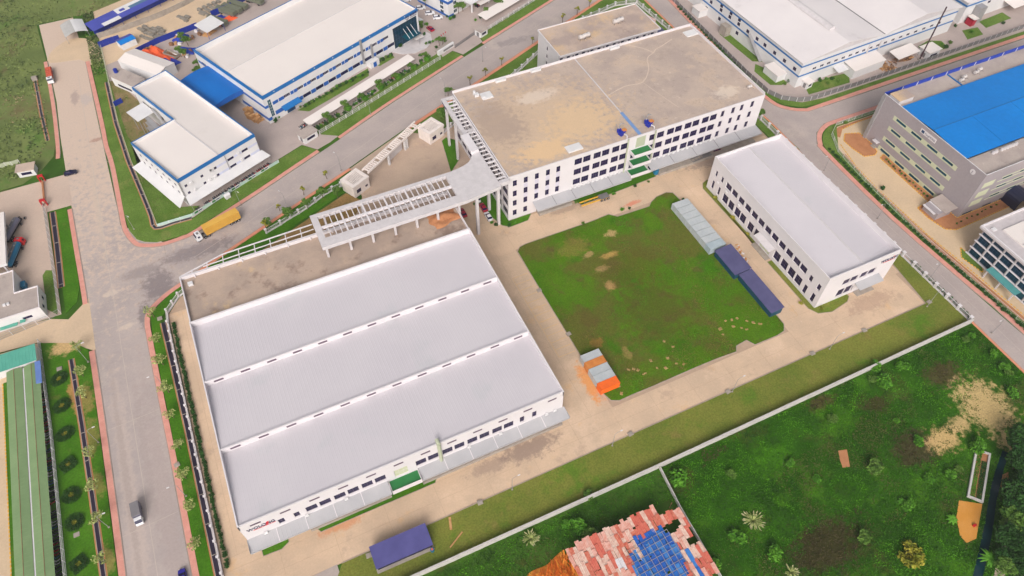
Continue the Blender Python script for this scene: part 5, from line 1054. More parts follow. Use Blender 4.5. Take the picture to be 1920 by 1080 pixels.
# tarpaulin heaps: lumpy sheets
def heap(lab, cx, cy, rx, ry, h, a, m, name='tarp_heap', cat='tarpaulin heap', seed=0, n=14, grp=None):
    rr = random.Random(seed); b = MB(); g = [[None] * (n + 1) for _ in range(n + 1)]
    ph = [rr.uniform(0, 6) for _ in range(6)]
    for i in range(n + 1):
        for j in range(n + 1):
            u, v = i / n * 2 - 1, j / n * 2 - 1; d = max(abs(u), abs(v)); r = math.hypot(u, v)
            z = max(0, 1 - d ** 3) * (.6 + .25 * math.sin(3 * u + ph[0]) * math.cos(2.6 * v + ph[1]) + .2 * math.sin(6 * v + ph[2] + 2 * u)) + rr.uniform(-.04, .04)
            k = 1 + .1 * math.sin(5 * math.atan2(v, u) + ph[3])
            g[i][j] = len(b.v); x, y = u * rx * k, v * ry * k; b.v.append((x, y, max(0.0, z * h)))
    for i in range(n):
        for j in range(n): b.f.append((g[i][j], g[i + 1][j], g[i + 1][j + 1], g[i][j + 1])); b.mi.append(0)
    o = b.build(name, M[m] if isinstance(m, str) else m, None, (cx, cy, .04), a); return tag(o, lab, cat, grp)
P_ = [(-25.8,302.5),(-24.1,299.2),(-22.6,296.1),(-20.6,292.3),(-13.1,308.1),(-12.9,298.2),(-15.7,298.6),(7.2,314.3),(-20.8,291.2),(-11.2,304.6),(14.1,320.4),(12.7,323.9),(-1.7,307.6),(-3.6,306.7),(-11.8,310.5)]
heap('largest orange tarpaulin heap, at the upper end of the covered row', *P_[0], 4.4, 3.6, 2.8, rad(-55), 'tarporange', seed=1)
heap('orange tarpaulin heap between the largest orange one and the blue one', *P_[2], 4.4, 3.2, 2.6, rad(-55), 'tarporange', seed=2)
heap('blue tarpaulin heap with orange hem at the lower end of the covered row', *P_[3], 3.6, 2.8, 2.6, rad(-55), 'tarpblue', seed=3)
heap('dark blue tarpaulin heap beside the yellow crates in the scrap yard', *P_[4], 3.4, 2.2, 1.8, .4, 'tarpblue', seed=4)
heap('dark blue tarpaulin heap on the white sheets in the scrap yard', *P_[5], 3.6, 2.4, 1.8, -.4, 'tarpblue', seed=5)
heap('white sheet heap left of the dark blue heap in the scrap yard', *P_[6], 3.4, 3, 1.0, .4, 'tinwhite', seed=6)
heap('orange tarpaulin heap below the parked trailers', *P_[7], 4.6, 2, 1.2, .4, 'tarporange', seed=7)
heap('violet blue tarpaulin heap beside the white market canopy', [(4.5,316.0)][0][0], [(4.5,316.0)][0][1], 3.0, 2.0, 1.8, .6, 'tarpblue', seed=8)
heap('small brown scrap heap under the edge of the white market canopy', *P_[12], 3, 1.8, 1.2, .6, 'wood', seed=9, name='scrap_heap', cat='scrap heap')
for k, (x, y) in enumerate([(-15.9,305.5),(-14.4,303.9),(-17.7,305.1),(-14.0,295.8),(-13.0,293.7),(-11.2,296.6),(-15.0,309.8),(-14.0,310.7),(-8.6,306.4),(-10.3,305.9),(-6.3,310.6),(-5.5,307.6),(-2.7,310.7),(-29.1,304.9),(-27.7,305.5),(-26.2,306.9),(-30.4,306.7)]):
    b = MB(); b.box(-.8, -.5, 0, .8, .5, .75 + (k % 3) * .25); b.box(-.86, -.56, .02, .86, .56, .14)
    o = b.build('box', M[['wood', 'tinwhite', 'darkwood'][k % 3]], None, (x, y, .04), RND.uniform(0, 3)); tag(o, 'loose box among the scrap behind the factory', 'box', 'loose boxes in the scrap yard')
t = thing('open_skip', 'rusty open skip beside the tarpaulin heaps', 'skip', (*[(-18.8,297.2)][0], .04), rad(-52))
b = MB(); b.box(-3.4, -1.3, 0, 3.4, 1.3, .4); b.build('floor', M['darkwood'], t); b = MB(); b.ring([(-3.4, -1.3), (3.4, -1.3), (3.4, 1.3), (-3.4, 1.3)], .12, .4, 1.5); b.build('side', M['concwall'], t)
# parked flat trailers with grey covers, top
tm = MB(); tm.box(-5, -1.25, 1.2, 5, 1.25, 2.7); tc = tm.mesh('load_cover', plain('olive_cover', srgb(112, 116, 98), .8))
for k, (x, y) in enumerate([(8.4,318.8),(11.2,319.9),(14.2,321.8),(3.5,312.8),(21.6,322.7),(19.5,326.5)]):
    t = thing('flat_trailer', ['flat trailer with olive grey cover, first from the canopy in the top row', 'flat trailer with olive grey cover, second in the top row', 'flat trailer with olive grey cover, third in the top row', 'flat trailer with olive grey cover nearest the long factory roof', 'flat trailer with olive grey cover at the right of the top row', 'flat trailer with dark blue cover among the grey ones at the top edge'][k], 'trailer', (x, y, .04), rad(-52))
    if k == 5: b = MB(); b.box(-5, -1.25, 1.2, 5, 1.25, 2.7); b.build('load_cover', M['tarpblue'], t)
    else: link('load_cover', tc, t)
    b = MB(); b.box(-5, -1.2, .9, 5, 1.2, 1.19); b.build('bed', M['greydk'], t)
    for x_ in (-3.6, -2.4, 3.0):
        for s in (-1, 1): b = MB(); b.tube((x_, s * .8, .5), (x_, s * 1.15, .5), .5, 10); b.build('wheel', M['dark'], t)

# ================================================================ NORTH EAST GABLED WORKS
def works():
    o = (203.6, 170.4); a = rad(2.5); t = thing('gabled_works', 'huge white works hall with two gables and blue stripes at the top right', 'factory', (*o, 0), a)
    L, D = 85.0, 95.0; zo = 12.0
    prof = [(-.8, 11.7), (21.5, 14.6), (41.5, 12.0), (63.5, 15.0), (85.8, 11.7)]
    S = [(s, 6.2, s + 1.9, 7.3) for s in (6.6, 10.4, 14, 17.8, 21.6, 25.4, 29, 32.6, 36.4, 40.2, 44.4, 48.6, 52.8, 57, 61.4, 66, 70.6, 75)]
    Wn = [(D - s, zz, D - s + 1.7, zz + 1.5) for s in (4, 10, 16, 22, 27, 33, 39, 45, 51, 58, 66, 74) for zz in (6.2,)] + [(D - s, 2.2, D - s + 1.7, 3.7) for s in (26.8, 38.6, 50.7, 60)] + [(D - s, 8.0, D - s + 1.7, 9.4) for s in (39.2, 44.8, 51.3, 58)]
    b = MB(); b.wall((0, 0), 0, L, 0, 11.5, S, .15); b.wall((0, D), -HP, D, 0, 11.5, Wn, .15); b.wall((L, 0), HP, D, 0, 11.5); b.wall((L, D), PI, L, 0, 11.5); b.build('wall', M['white2'], t)
    g = MB(); g.poly([(0, 0, 11.5), (41.5, 0, 11.5), (41.5, 0, 11.98), (21.5, 0, 14.55), (0, 0, 11.7)]); g.poly([(41.5, 0, 11.5), (85, 0, 11.5), (85, 0, 11.7), (63.5, 0, 14.95), (41.5, 0, 11.98)]); g.build('gable', M['greylight'], t)
    windows(t, (0, 0), 0, S, .15, 2, 1, 'framew', 'glass'); windows(t, (0, D), -HP, Wn, .15, 2, 1)
    for (z0, z1) in ((9.3, 10.0), (4.9, 5.6)):
        q = MB(); q.box(-.05, -.05, z0, L, 0, z1); q.box(-.05, .001, z0, 0, D, z1); q.build('blue_stripe', M['bluetrim'], t)
    for i in range(4):
        (xa, za), (xb, zb) = prof[i], prof[i + 1]
        q = MB(); q.hexa([(xa, -.8, za), (xb, -.8, zb), (xb, D, zb), (xa, D, za), (xa, -.8, za + .15), (xb, -.8, zb + .15), (xb, D, zb + .15), (xa, D, za + .15)]); q.build('roof_slope', M['roofgrey2'], t)
    for x, z, y0 in ((21.5, 14.7, 9), (63.5, 15.1, 30)):
        q = MB(); n = 6
        for i in range(n):
            f0, f1 = i / n, (i + 1) / n; q.poly([(x - 1.6 + 3.2 * f0, y0, z + 1.3 * math.sin(PI * f0) ** .5), (x - 1.6 + 3.2 * f1, y0, z + 1.3 * math.sin(PI * f1) ** .5), (x - 1.6 + 3.2 * f1, D - 8, z + 1.3 * math.sin(PI * f1) ** .5), (x - 1.6 + 3.2 * f0, D - 8, z + 1.3 * math.sin(PI * f0) ** .5)])
        q.poly([(x - 1.6 + 3.2 * i / n, y0, z + 1.3 * math.sin(PI * i / n) ** .5) for i in range(n + 1)]); q.build('ridge_vent', M['greylight'], t)
    q = MB(); q.box(41.2, -.7, 12.12, 41.8, D, 12.22); q.build('valley_gutter', M['greydk'], t)
    # lean-to sheds along the south wall
    for (x0, x1, d, h0, h1, lab) in ((30, 44, 6.5, 3.8, 4.6, 0),):
        q = MB(); q.hexa([(x0 - 6, -d, h0), (x1 - 3, -d, h0), (x1 - 3, -.06, h1), (x0 - 6, -.06, h1), (x0 - 6, -d, h0 + .15), (x1 - 3, -d, h0 + .15), (x1 - 3, -.06, h1 + .15), (x0 - 6, -.06, h1 + .15)]); q.build('lean_to_roof', M['roofwhite'], t)
        q = MB(); q.box(x0 - 5.6, -d + .2, 0, x1 - 3.4, -d + .4, h0); q.box(x0 - 5.8, -d + .41, 0, x0 - 5.6, -.1, h0); q.build('lean_to_wall', M['white2'], t)
    q = MB(); q.hexa([(18.6, -3.5, 3.0), (24, -3.5, 3.0), (24, -.06, 3.6), (18.6, -.06, 3.6), (18.6, -3.5, 3.1), (24, -3.5, 3.1), (24, -.06, 3.7), (18.6, -.06, 3.7)]); q.build('door_canopy', M['white2'], t)
    # west wall annexes and stair
    for (v, w_, h) in ((6, 8, 3.2), (58, 5, 3.2)):
        q = MB(); q.box(-4.6, v, 0, -.06, v + w_, h); q.build('annex', M['white2'], t); q = MB(); q.box(-4.9, v - .2, h, -.06, v + w_ + .2, h + .2); q.build('annex_roof', M['roofwhite'], t)
    q = MB(); q.hexa([(-1.6, 20, 0), (-.1, 20, 0), (-.1, 30, 7), (-1.6, 30, 7), (-1.6, 20, .3), (-.1, 20, .3), (-.1, 30, 7.3), (-1.6, 30, 7.3)]); q.build('outside_stair', M['steel'], t)
    q = MB(); q.box(-3.4, 41, 0, -.6, 45, 4.4); q.build('dust_filter', M['concwall'], t)
    for s in (35.6, 42): q = MB(); q.tube((s, -.3, 0), (s, -.3, 9), .3, 6); q.build('duct', M['greylight'], t)
M['roofgrey2'] = mat('works_roof', srgb(231, 224, 224), srgb(222, 215, 216), scale=.06, rough=.5, stain=(srgb(204, 196, 196), .12, .6, .5))
works()
def works2():
    o = (297, 176.5); t = thing('second_works', 'second white works hall with blue stripe at the top right corner', 'factory', (*o, 0), rad(2.5))
    b = MB(); H = [(s, 6, s + 1.9, 7.2) for s in (14, 24, 34)]; b.wall((0, 0), 0, 60, 0, 10, H, .15); b.wall((0, 90), -HP, 90, 0, 10); b.wall((60, 0), HP, 90, 0, 10); b.wall((60, 90), PI, 60, 0, 10); b.build('wall', M['white2'], t); windows(t, (0, 0), 0, H, .15, 2, 1)
    b = MB(); b.poly([(0, 0, 10), (60, 0, 10), (60, 0, 10.3), (24, 0, 12.9), (0, 0, 10.3)]); b.build('gable', M['greylight'], t)
    b = MB(); b.box(-.05, -.05, 8, 60, 0, 8.8); b.box(-.05, .001, 8, 0, 90, 8.8); b.build('blue_stripe', M['bluetrim'], t)
    for (xa, za, xb, zb) in ((-.8, 10.2, 24, 13), (24, 13, 60, 10.2)):
        q = MB(); q.hexa([(xa, -.8, za), (xb, -.8, zb), (xb, 90, zb), (xa, 90, za), (xa, -.8, za + .15), (xb, -.8, zb + .15), (xb, 90, zb + .15), (xa, 90, za + .15)]); q.build('roof_slope', M['roofgrey2'], t)
    q = MB(); q.box(6, -3.4, 0, 9.6, -.1, 7.5); q.build('dust_filter', M['steel'], t); q = MB(); q.box(3, -4.5, 3.4, 6, -.6, 3.6); q.build('white_canopy', M['roofwhite'], t); q = MB(); q.box(3.2, -4, 0, 5.6, -.8, 2.6); q.build('red_cabinet', M['crimson'], t)
    q = MB(); q.hexa([(26, -6, 3.4), (44, -6, 3.4), (44, -.06, 4), (26, -.06, 4), (26, -6, 3.55), (44, -6, 3.55), (44, -.06, 4.15), (26, -.06, 4.15)]); q.build('lean_to_roof', M['roofwhite'], t)
works2()
def open_shed(lab, o, a, L, w, h, m='roofwhite', name='open_shed'):
    t = thing(name, lab, 'shed', (*o, 0), a)
    b = MB(); b.hexa([(0, 0, h), (L, 0, h), (L, w, h + .6), (0, w, h + .6), (0, 0, h + .15), (L, 0, h + .15), (L, w, h + .75), (0, w, h + .75)]); b.build('roof', M[m], t)
    for x in (.3, L - .3):
        for y in (.3, w - .3): b = MB(); b.tube((x, y, 0), (x, y, h + .1), .1, 6); b.build('post', M['steel'], t)
open_shed('open shed with white roof full of timber beside the works hall', (250.4, 164.2), rad(4), 12.5, 5.6, 3.2)
t = thing('timber_heap', 'jumbled heap of broken timber between the two lean-to sheds of the works', 'timber heap', (246.4, 164.8, .03))
for k in range(60):
    b = MB(); b.obox(0, 0, 0, RND.uniform(.8, 2.2), RND.uniform(.1, .5), .14, 0); o = b.build('plank', M[['wood', 'darkwood'][k % 2]], t, (RND.gauss(0, 1.9), RND.gauss(0, 1.6), RND.uniform(0, .9)), RND.uniform(0, 3)); o.rotation_euler = (RND.uniform(-.4, .4), RND.uniform(-.4, .4), RND.uniform(0, 3))
t = thing('timber_heap', 'stacked timber under the open white shed of the works', 'timber heap', (256.6, 166.6, .03))
for k in range(30):
    b = MB(); b.obox(0, 0, 0, 2.4, .5, .3, 0); b.build('plank', M[['darkwood', 'wood'][k % 2]], t, (RND.uniform(-4, 4), RND.uniform(-1.6, 1.6), (k % 4) * .32), RND.uniform(-.3, .3))
t = thing('chimney', 'thin dark steel chimney leaning over a small white boiler house', 'chimney', (262.6, 163.6, 0))
b = MB(); b.tube((0, 0, 0), (0, 0, 24), .28, 8); b.build('stack', plain('rust_brown_steel', srgb(70, 40, 52), .6), t); b = MB(); b.box(-.6, -.6, 0, .6, .6, .6); b.build('footing', M['concwall'], t)
small_hut('boiler_house', 'small white boiler house beside the thin chimney', 'boiler house', (268.4, 165), rad(3), 6.6, 5, 3.2, 'roofwhite')
small_hut('gate_hut', 'little white hut at the road corner of the works', 'hut', [(208.4,169.2)][0], rad(10), 3, 3, 2.6, 'roofwhite')

# ================================================================ GREY FACTORY
def grey():
    t = thing('grey_factory', 'tall grey clad factory with bright blue roof at the right', 'factory')
    x0, x1, y0, y1, z = 208.4, 300.0, 89.9, 136.0, 19.6
    up = []
    for za, zb in ((14.1, 15.0), (9.5, 10.4), (4.9, 5.8)):
        for a, c in ((127.0, 122.5), (119.8, 115.1), (112.4, 107.8), (105.4, 100.9)): up.append((y1 - a, za, y1 - c, zb))
    for a, c in ((127.2, 122.6), (119.8, 115.4), (112.7, 108), (105.7, 101)): up.append((y1 - a, .35, y1 - c, 1.35))
    S = []
    for x in (219.7, 227.6, 235.5, 243.4, 251, 259, 267, 275):
        for zz in (13.3, 9.3, 5.0): S.append((x - x0, zz, x + 4.4 - x0, zz + .9))
    S += [(210.4 - x0, .2, 214.8 - x0, 1.1), (219.6 - x0, .2, 223.6 - x0, 1.1), (227.5 - x0, .2, 232 - x0, 1.1)]
    b = MB(); b.wall((x0, y1), -HP, y1 - y0, 0, z, up, .12); b.wall((x0, y0), 0, x1 - x0, 0, z, S, .12); b.wall((x1, y0), HP, y1 - y0, 0, z); b.wall((x1, y1), PI, x1 - x0, 0, z); b.build('wall', M['greypanel'], t)
    windows(t, (x0, y1), -HP, up, .12, 4, 1, 'frameblue', 'glassg'); windows(t, (x0, y0), 0, S, .12, 4, 1, 'frameblue', 'glassg')
    q = MB()
    for za, zb in ((13.6, 15.3), (9.0, 10.7), (4.4, 6.1), (.1, 1.8)):
        def cell(a, c, z_a, z_b): q.box(x0 - .05, a, z_a, x0 - .001, c, z_b)
        ws = sorted([(y1 - r[2], y1 - r[0], r[1], r[3]) for r in up if za <= r[1] <= zb])
        y = 99.2
        for (a, c, wz0, wz1) in ws:
            cell(y, a, za, zb); cell(a, c, za, wz0); cell(a, c, wz1, zb); y = c
        cell(y, 128.4, za, zb)
        q.build('cream_band', M['cream'], t); q = MB()
    q = MB()
    for za, zb in ((12.7, 15.0), (8.2, 10.9), (4.2, 6.7)): q.box(210.7, y0 - .05, za, 215.8, y0 - .001, zb)
    for za, zb in ((14.25, 14.7), (10.25, 10.7), (5.95, 6.4)): q.box(219, y0 - .05, za, 282, y0 - .001, zb)
    for za, zb in ((12.8, 13.25), (8.8, 9.25), (4.5, 4.95)): q.box(217.6, y0 - .05, za, 282, y0 - .001, zb)
    q.build('cream_panel', M['cream'], t)
    for k in range(6):
        q = MB(); q.box(x0 - .025, 98.6 + k * 6, .1, x0 - .004, 98.66 + k * 6, z - .6)
    q = MB(); q.box(x0 - .5, 134.6, 0, x0 - .002, 135.9, z - .2); q.build('corner_duct', M['steel'], t)
    r = MB(); r.box(x0 + .2, y0 + .2, 18.2, x1, 98.6, 18.7); r.build('terrace', M['roofconc3'], t); r = MB(); r.box(x0 + .2, 127.8, 18.0, x1, y1 - .3, 18.5); r.build('terrace', M['roofconc3'], t)
    for (ya, za, yb, zb) in ((98.6, 19.5, 113.2, 20.3), (113.2, 20.3, 127.8, 19.5)):
        r = MB(); r.hexa([(x0 + .3, ya, za - .2), (x1, ya, za - .2), (x1, yb, zb - .2), (x0 + .3, yb, zb - .2), (x0 + .3, ya, za), (x1, ya, za), (x1, yb, zb), (x0 + .3, yb, zb)]); r.build('roof_slope', M['roofblue'], t)
    r = MB(); r.box(x0 + .3, 113.0, 20.25, x1, 113.4, 20.36); r.build('ridge_cap', M['bluetrim'], t)
    for x in (226, 244, 262, 280): r = MB(); r.hexa([(x - .05, 98.7, 19.5), (x + .05, 98.7, 19.5), (x + .05, 113, 20.28), (x - .05, 113, 20.28), (x - .05, 98.7, 19.56), (x + .05, 98.7, 19.56), (x + .05, 113, 20.34), (x - .05, 113, 20.34)]); r.build('seam', M['bluetrim'], t)
    p = MB(); p.box(x0 - .02, y0 - .02, z, x0 + .22, y1, z + .12); p.box(x0 + .22, y0 - .02, z, x1, y0 + .2, z + .12); p.build('coping', M['framew'], t)
    p = MB(); p.box(x0, y1 - .3, 18.0, x1, y1 - .02, 20.0); p.box(x0 + .22, 128.4, 18.5, x0 + .3, y1 - .3, 19.6); p.build('blue_parapet', plain('parapet_blue', srgb(20, 60, 170), .5), t)
    for i in range(12): p = MB(); p.box(x0 + 8 + i * 7, y1 - .5, 18.5, x0 + 8.2 + i * 7, y1 - .31, 20.1); p.build('parapet_strut', M['framew'], t)
    p = MB(); p.box(x0 + .8, 129.6, 18.5, x0 + 7.4, 134.2, 20.2); p.build('stair_head', M['greylight'], t); p = MB(); p.box(x0 + .7, 129.5, 20.2, x0 + 7.5, 134.3, 20.45); p.build('stair_head_roof', M['roofconc'], t)
    p = MB(); p.box(238, 127.8, 18.51, 238.3, 135.7, 18.9); p.build('roof_kerb', M['bluetrim'], t)
    # signs
    s = MB(); s.box(x0 - .14, 110.2, 16.7, x0 - .06, 117.1, 18.35); s.build('sign_board', M['tinwhite'], t)
    s = MB(); s.box(x0 - .17, 115.4, 17.0, x0 - .145, 116.6, 18.0); s.build('square_emblem', M['frameblue'], t)
    text('lettering', 'FungHONG', 1.0, t, M['navytext'], (x0 - .16, 115.0, 17.15), (HP, 0, -HP), width=4.4, extrude=.01)
    s = MB(); n = 16
    s.tube((x0 - .02, 94.2, 17.5), (x0 - .12, 94.2, 17.5), .95, 18); s.build('round_sign', M['tinwhite'], t)
    text('lettering', 'J', 1.3, t, M['navytext'], (x0 - .15, 94.45, 17.05), (HP, 0, -HP), extrude=.01)
    p = MB(); p.box(x0 - 1.6, 128.6, 2.6, x0 - .06, 131, 2.8); p.build('door_canopy', M['greylight'], t)
    d = MB(); d.box(x0 - 1.4, 128.8, 0, x0 - .06, 130.8, .3); d.build('doorstep', M['concwall'], t)
    # dark blue link bridge on the south side
    q = MB(); n = 8; pr = [(3.4 * math.cos(PI * i / n), 3.0 + 2.4 * math.sin(PI * i / n)) for i in range(n + 1)]
    for (a, za), (c, zc) in zip(pr, pr[1:]): q.poly([(232 + a, 84, za), (232 + c, 84, zc), (232 + c, 89.85, zc), (232 + a, 89.85, za)])
    q.box(228.6, 84, 0, 228.7, 89.8, 3.0); q.box(235.3, 84, 0, 235.4, 89.8, 3.0); q.build('link_tunnel', M['darknavy'], t)
M['darknavy'] = plain('dark_navy_sheet', srgb(30, 34, 66), .4)
grey()
for i, (x, y) in enumerate(((239.5, 130.4), (241.8, 131.4), (247.8, 131.6), (250.4, 132.4))): water_tank(x, y, 18.5, f'{ORD[i]} pale roof tank from the blue kerb on the north terrace of the grey factory', .75)
for i in range(8):
    b = MB(); b.tube((0, 0, 0), (0, 0, .7), .55, 10); b.tube((0, 0, .7), (0, 0, .95), .3, 8)
    tag(b.build('roof_fan', M['greylight'], None, (219.6 + i * 1.3 + (1.2 if i > 1 else 0), 97.2, 18.7)), 'round roof fan beside the blue roof', 'roof fan', 'roof fans on the grey factory')
t = thing('pump_house', 'small grey pump house with sloping roof at the foot of the grey factory', 'pump house')
b = MB(); b.box(200.6, 92.2, 0, 207.2, 98.0, 2.8); b.build('wall', M['greypanel'], t); b = MB(); b.hexa([(203.0, 91.4, 2.85), (208.2, 91.4, 3.4), (208.2, 98.6, 3.4), (203.0, 98.6, 2.85), (203.0, 91.4, 3.05), (208.2, 91.4, 3.6), (208.2, 98.6, 3.6), (203.0, 98.6, 3.05)]); b.build('roof', M['roofconc3'], t)
b = MB(); b.hexa([(199.8, 93, 2.2), (202.9, 93, 2.8), (202.9, 98.2, 2.8), (199.8, 98.2, 2.2), (199.8, 93, 2.3), (202.9, 93, 2.9), (202.9, 98.2, 2.9), (199.8, 98.2, 2.3)]); b.build('lean_to', M['greylight'], t)
# ================================================================ GLASS OFFICE
def office():
    t = thing('glass_office', 'dark glass office block with white fins and terrace roof at the right edge', 'office building')
    x0, x1, y0, y1, z = 199.4, 240.0, 46.0, 76.8, 12.6
    H = []
    for s in range(7):
        for k, (za, zb) in enumerate(((.6, 3.0), (3.4, 5.95), (6.3, 8.95), (9.3, 11.2))):
            a = .3 + s * 4.4
            if k == 0 and s in (2, 3, 4, 5): continue
            H.append((a, za, a + 3.7, zb))
    lob = [(.3 + s * 4.4, .1, 4.0 + s * 4.4, 2.9) for s in (2, 3, 4, 5)]
    b = MB(); b.wall((x0, y1), -HP, y1 - y0, 0, z - 1.2, H + lob, .25); b.wall((x0, y0), 0, x1 - x0, 0, z - 1.2); b.wall((x1, y0), HP, y1 - y0, 0, z - 1.2); b.wall((x1, y1), PI, x1 - x0, 0, z - 1.2); b.build('wall', plain('mauve_grey_frame', srgb(168, 160, 164), .6), t)
    windows(t, (x0, y1), -HP, H, .25, 3, 2, 'frameblue', 'glassb'); windows(t, (x0, y1), -HP, lob, .25, 2, 1, 'frameblue', 'glassg')
    for zz in (.2, 3.1, 6.0, 9.0): q = MB(); q.box(x0 - .42, y0, zz, x0 - .01, y1 + .4, zz + .22); q.build('sun_fin', M['white'], t)
    for s in range(8): q = MB(); q.box(x0 - .3, y1 - .12 - s * 4.4 - .2, 0, x0 - .02, y1 - .12 - s * 4.4 + .2, 11.2); q.build('pilaster', M['greylight'], t) if s else None
    r = MB(); r.box(x0 - 1.0, y0 - 1, z - 1.2, x1, y1 + 1.2, z - .6); r.build('roof', plain('pale_grey_roof', srgb(200, 192, 194), .8), t)
    r = MB(); r.ring([(x0 - 1.0, y0 - 1), (x1, y0 - 1), (x1, y1 + 1.2), (x0 - 1.0, y1 + 1.2)], .5, z - .601, z); r.build('parapet', M['white'], t)
    r = MB(); r.box(x0 + 4, y0 + 8, z - .59, x1 - 2, y1 - 3, z - .2); r.build('roof_terrace', M['roofwhite'], t)
    r = MB(); r.box(x0 - 3.6, 56.4, 3.3, x0 - .92, 67.6, 3.5); r.build('glass_canopy', plain('teal_canopy_glass', srgb(90, 160, 160), .2), t)
    for y in (57, 62, 67): r = MB(); r.box(x0 - 3.4, y - .2, 0, x0 - 3.0, y + .2, 3.3); r.build('canopy_column', M['greylight'], t)
    for i in range(9): r = MB(); r.box(x0 + 4.2 + (i % 2) * .4, 56 + i * 1.2, z - .19, x0 + 5.2 + (i % 2) * .4, 56.8 + i * 1.2, z + .3); r.build('roof_unit', M['white2'], t)
    r = MB(); r.box(x0 + 1, y1 - 2.2, z - .59, x0 + 2.4, y1 - 1, z - .2); r.box(x0 + 8.6, y1 - 9.6, z - .19, x0 + 11, y1 - 7, z + .5); r.build('roof_hatch', M['white2'], t)
office()

# ================================================================ DEPOT, WEST EDGE
def depot():
    t = thing('depot_canopy', 'large pale loading canopy at the left edge above the parked tankers', 'canopy')
    b = MB(); b.box(-125, 197, 6, -82.6, 221.4, 6.3); b.build('roof', M['roofwhite'], t)
    b = MB(); b.box(-125, 196.9, 5.3, -82.5, 196.99, 6.32); b.box(-82.59, 197, 5.3, -82.5, 221.4, 6.32); b.build('fascia', M['white2'], t)
    for x in (-84, -96):
        for y in (198, 209, 220): b = MB(); b.box(x - .25, y - .25, 0, x + .25, y + .25, 6); b.build('column', M['greylight'], t)
    t = thing('depot_office', 'white flat roofed depot office at the left edge behind the panel fence', 'office building')
    P = [(-130, 175.6), (-74.6, 175.6), (-74.6, 184.8), (-81.2, 184.8), (-81.2, 194.6), (-130, 194.6)]
    b = MB(); H = [(s, 2.0, s + 2.6, 3.0) for s in (18, 26, 34, 40, 49.6)]; b.wall((-130, 175.6), 0, 55.4, 0, 4.6, H, .15); b.wall((-74.6, 175.6), HP, 9.2, 0, 4.6, [(2, 1.6, 3.4, 3), (5.6, 1.6, 7, 3)], .15); b.wall((-74.6, 184.8), PI, 6.6, 0, 4.6); b.wall((-81.2, 184.8), HP, 9.8, 0, 4.6); b.wall((-81.2, 194.6), PI, 48.8, 0, 4.6)
    b.build('wall', M['white2'], t); windows(t, (-130, 175.6), 0, H, .15, 3, 1); windows(t, (-74.6, 175.6), HP, [(2, 1.6, 3.4, 3), (5.6, 1.6, 7, 3)], .15, 2, 1, 'frameblue', 'glass')
    b = MB(); b.prism(inset(P, .2), 4.3, 4.7); b.build('roof', M['roofconc3'], t); b = MB(); b.ring(P, .25, 4.6, 5.1); b.build('parapet', M['white'], t)
    b = MB(); b.box(-87, 174.4, 1.8, -82.2, 175.5, 2.0); b.box(-81.4, 174.4, 2.2, -79.9, 175.5, 2.35); b.build('green_awning', M['tealroof'], t)
    b = MB(); b.box(-80.9, 189.6, .05, -79.6, 192, 1.9); b.build('blue_tank', M['tankblue'], t)
    b = MB(); b.box(-84.6, 180.6, 4.71, -83.8, 181.4, 5.2); b.box(-83.5, 180.6, 4.71, -82.8, 181.4, 5.2); b.build('roof_unit', M['white2'], t)
depot()
small_hut('guard_hut', 'white guard hut with pale flat roof beside the red depot gate', 'guard hut', (-76.6, 246.2), rad(-8), 5.6, 3.6, 2.8, 'roofconc')
t = thing('sliding_gate', 'orange brown sliding gate with red end portals at the depot entrance', 'gate', (-72.3, 226.6, 0))
for y in (0, 13.2): b = MB(); b.box(-.9, y - .5, 0, -.6, y + .5, 2.6); b.box(.6, y - .5, 0, .9, y + .5, 2.6); b.box(-.91, y - .51, 2.3, .91, y + .51, 2.7); b.build('portal', M['red'], t)
b = MB(); b.box(-.08, .5, .1, .08, 12.6, .3); b.box(-.08, .5, 1.3, .08, 12.6, 1.45)
for i in range(40): b.box(-.04, .6 + i * .3, .3, .04, .68 + i * .3, 1.3)
b.build('gate_leaf', plain('gate_bronze', srgb(200, 140, 100), .5), t)
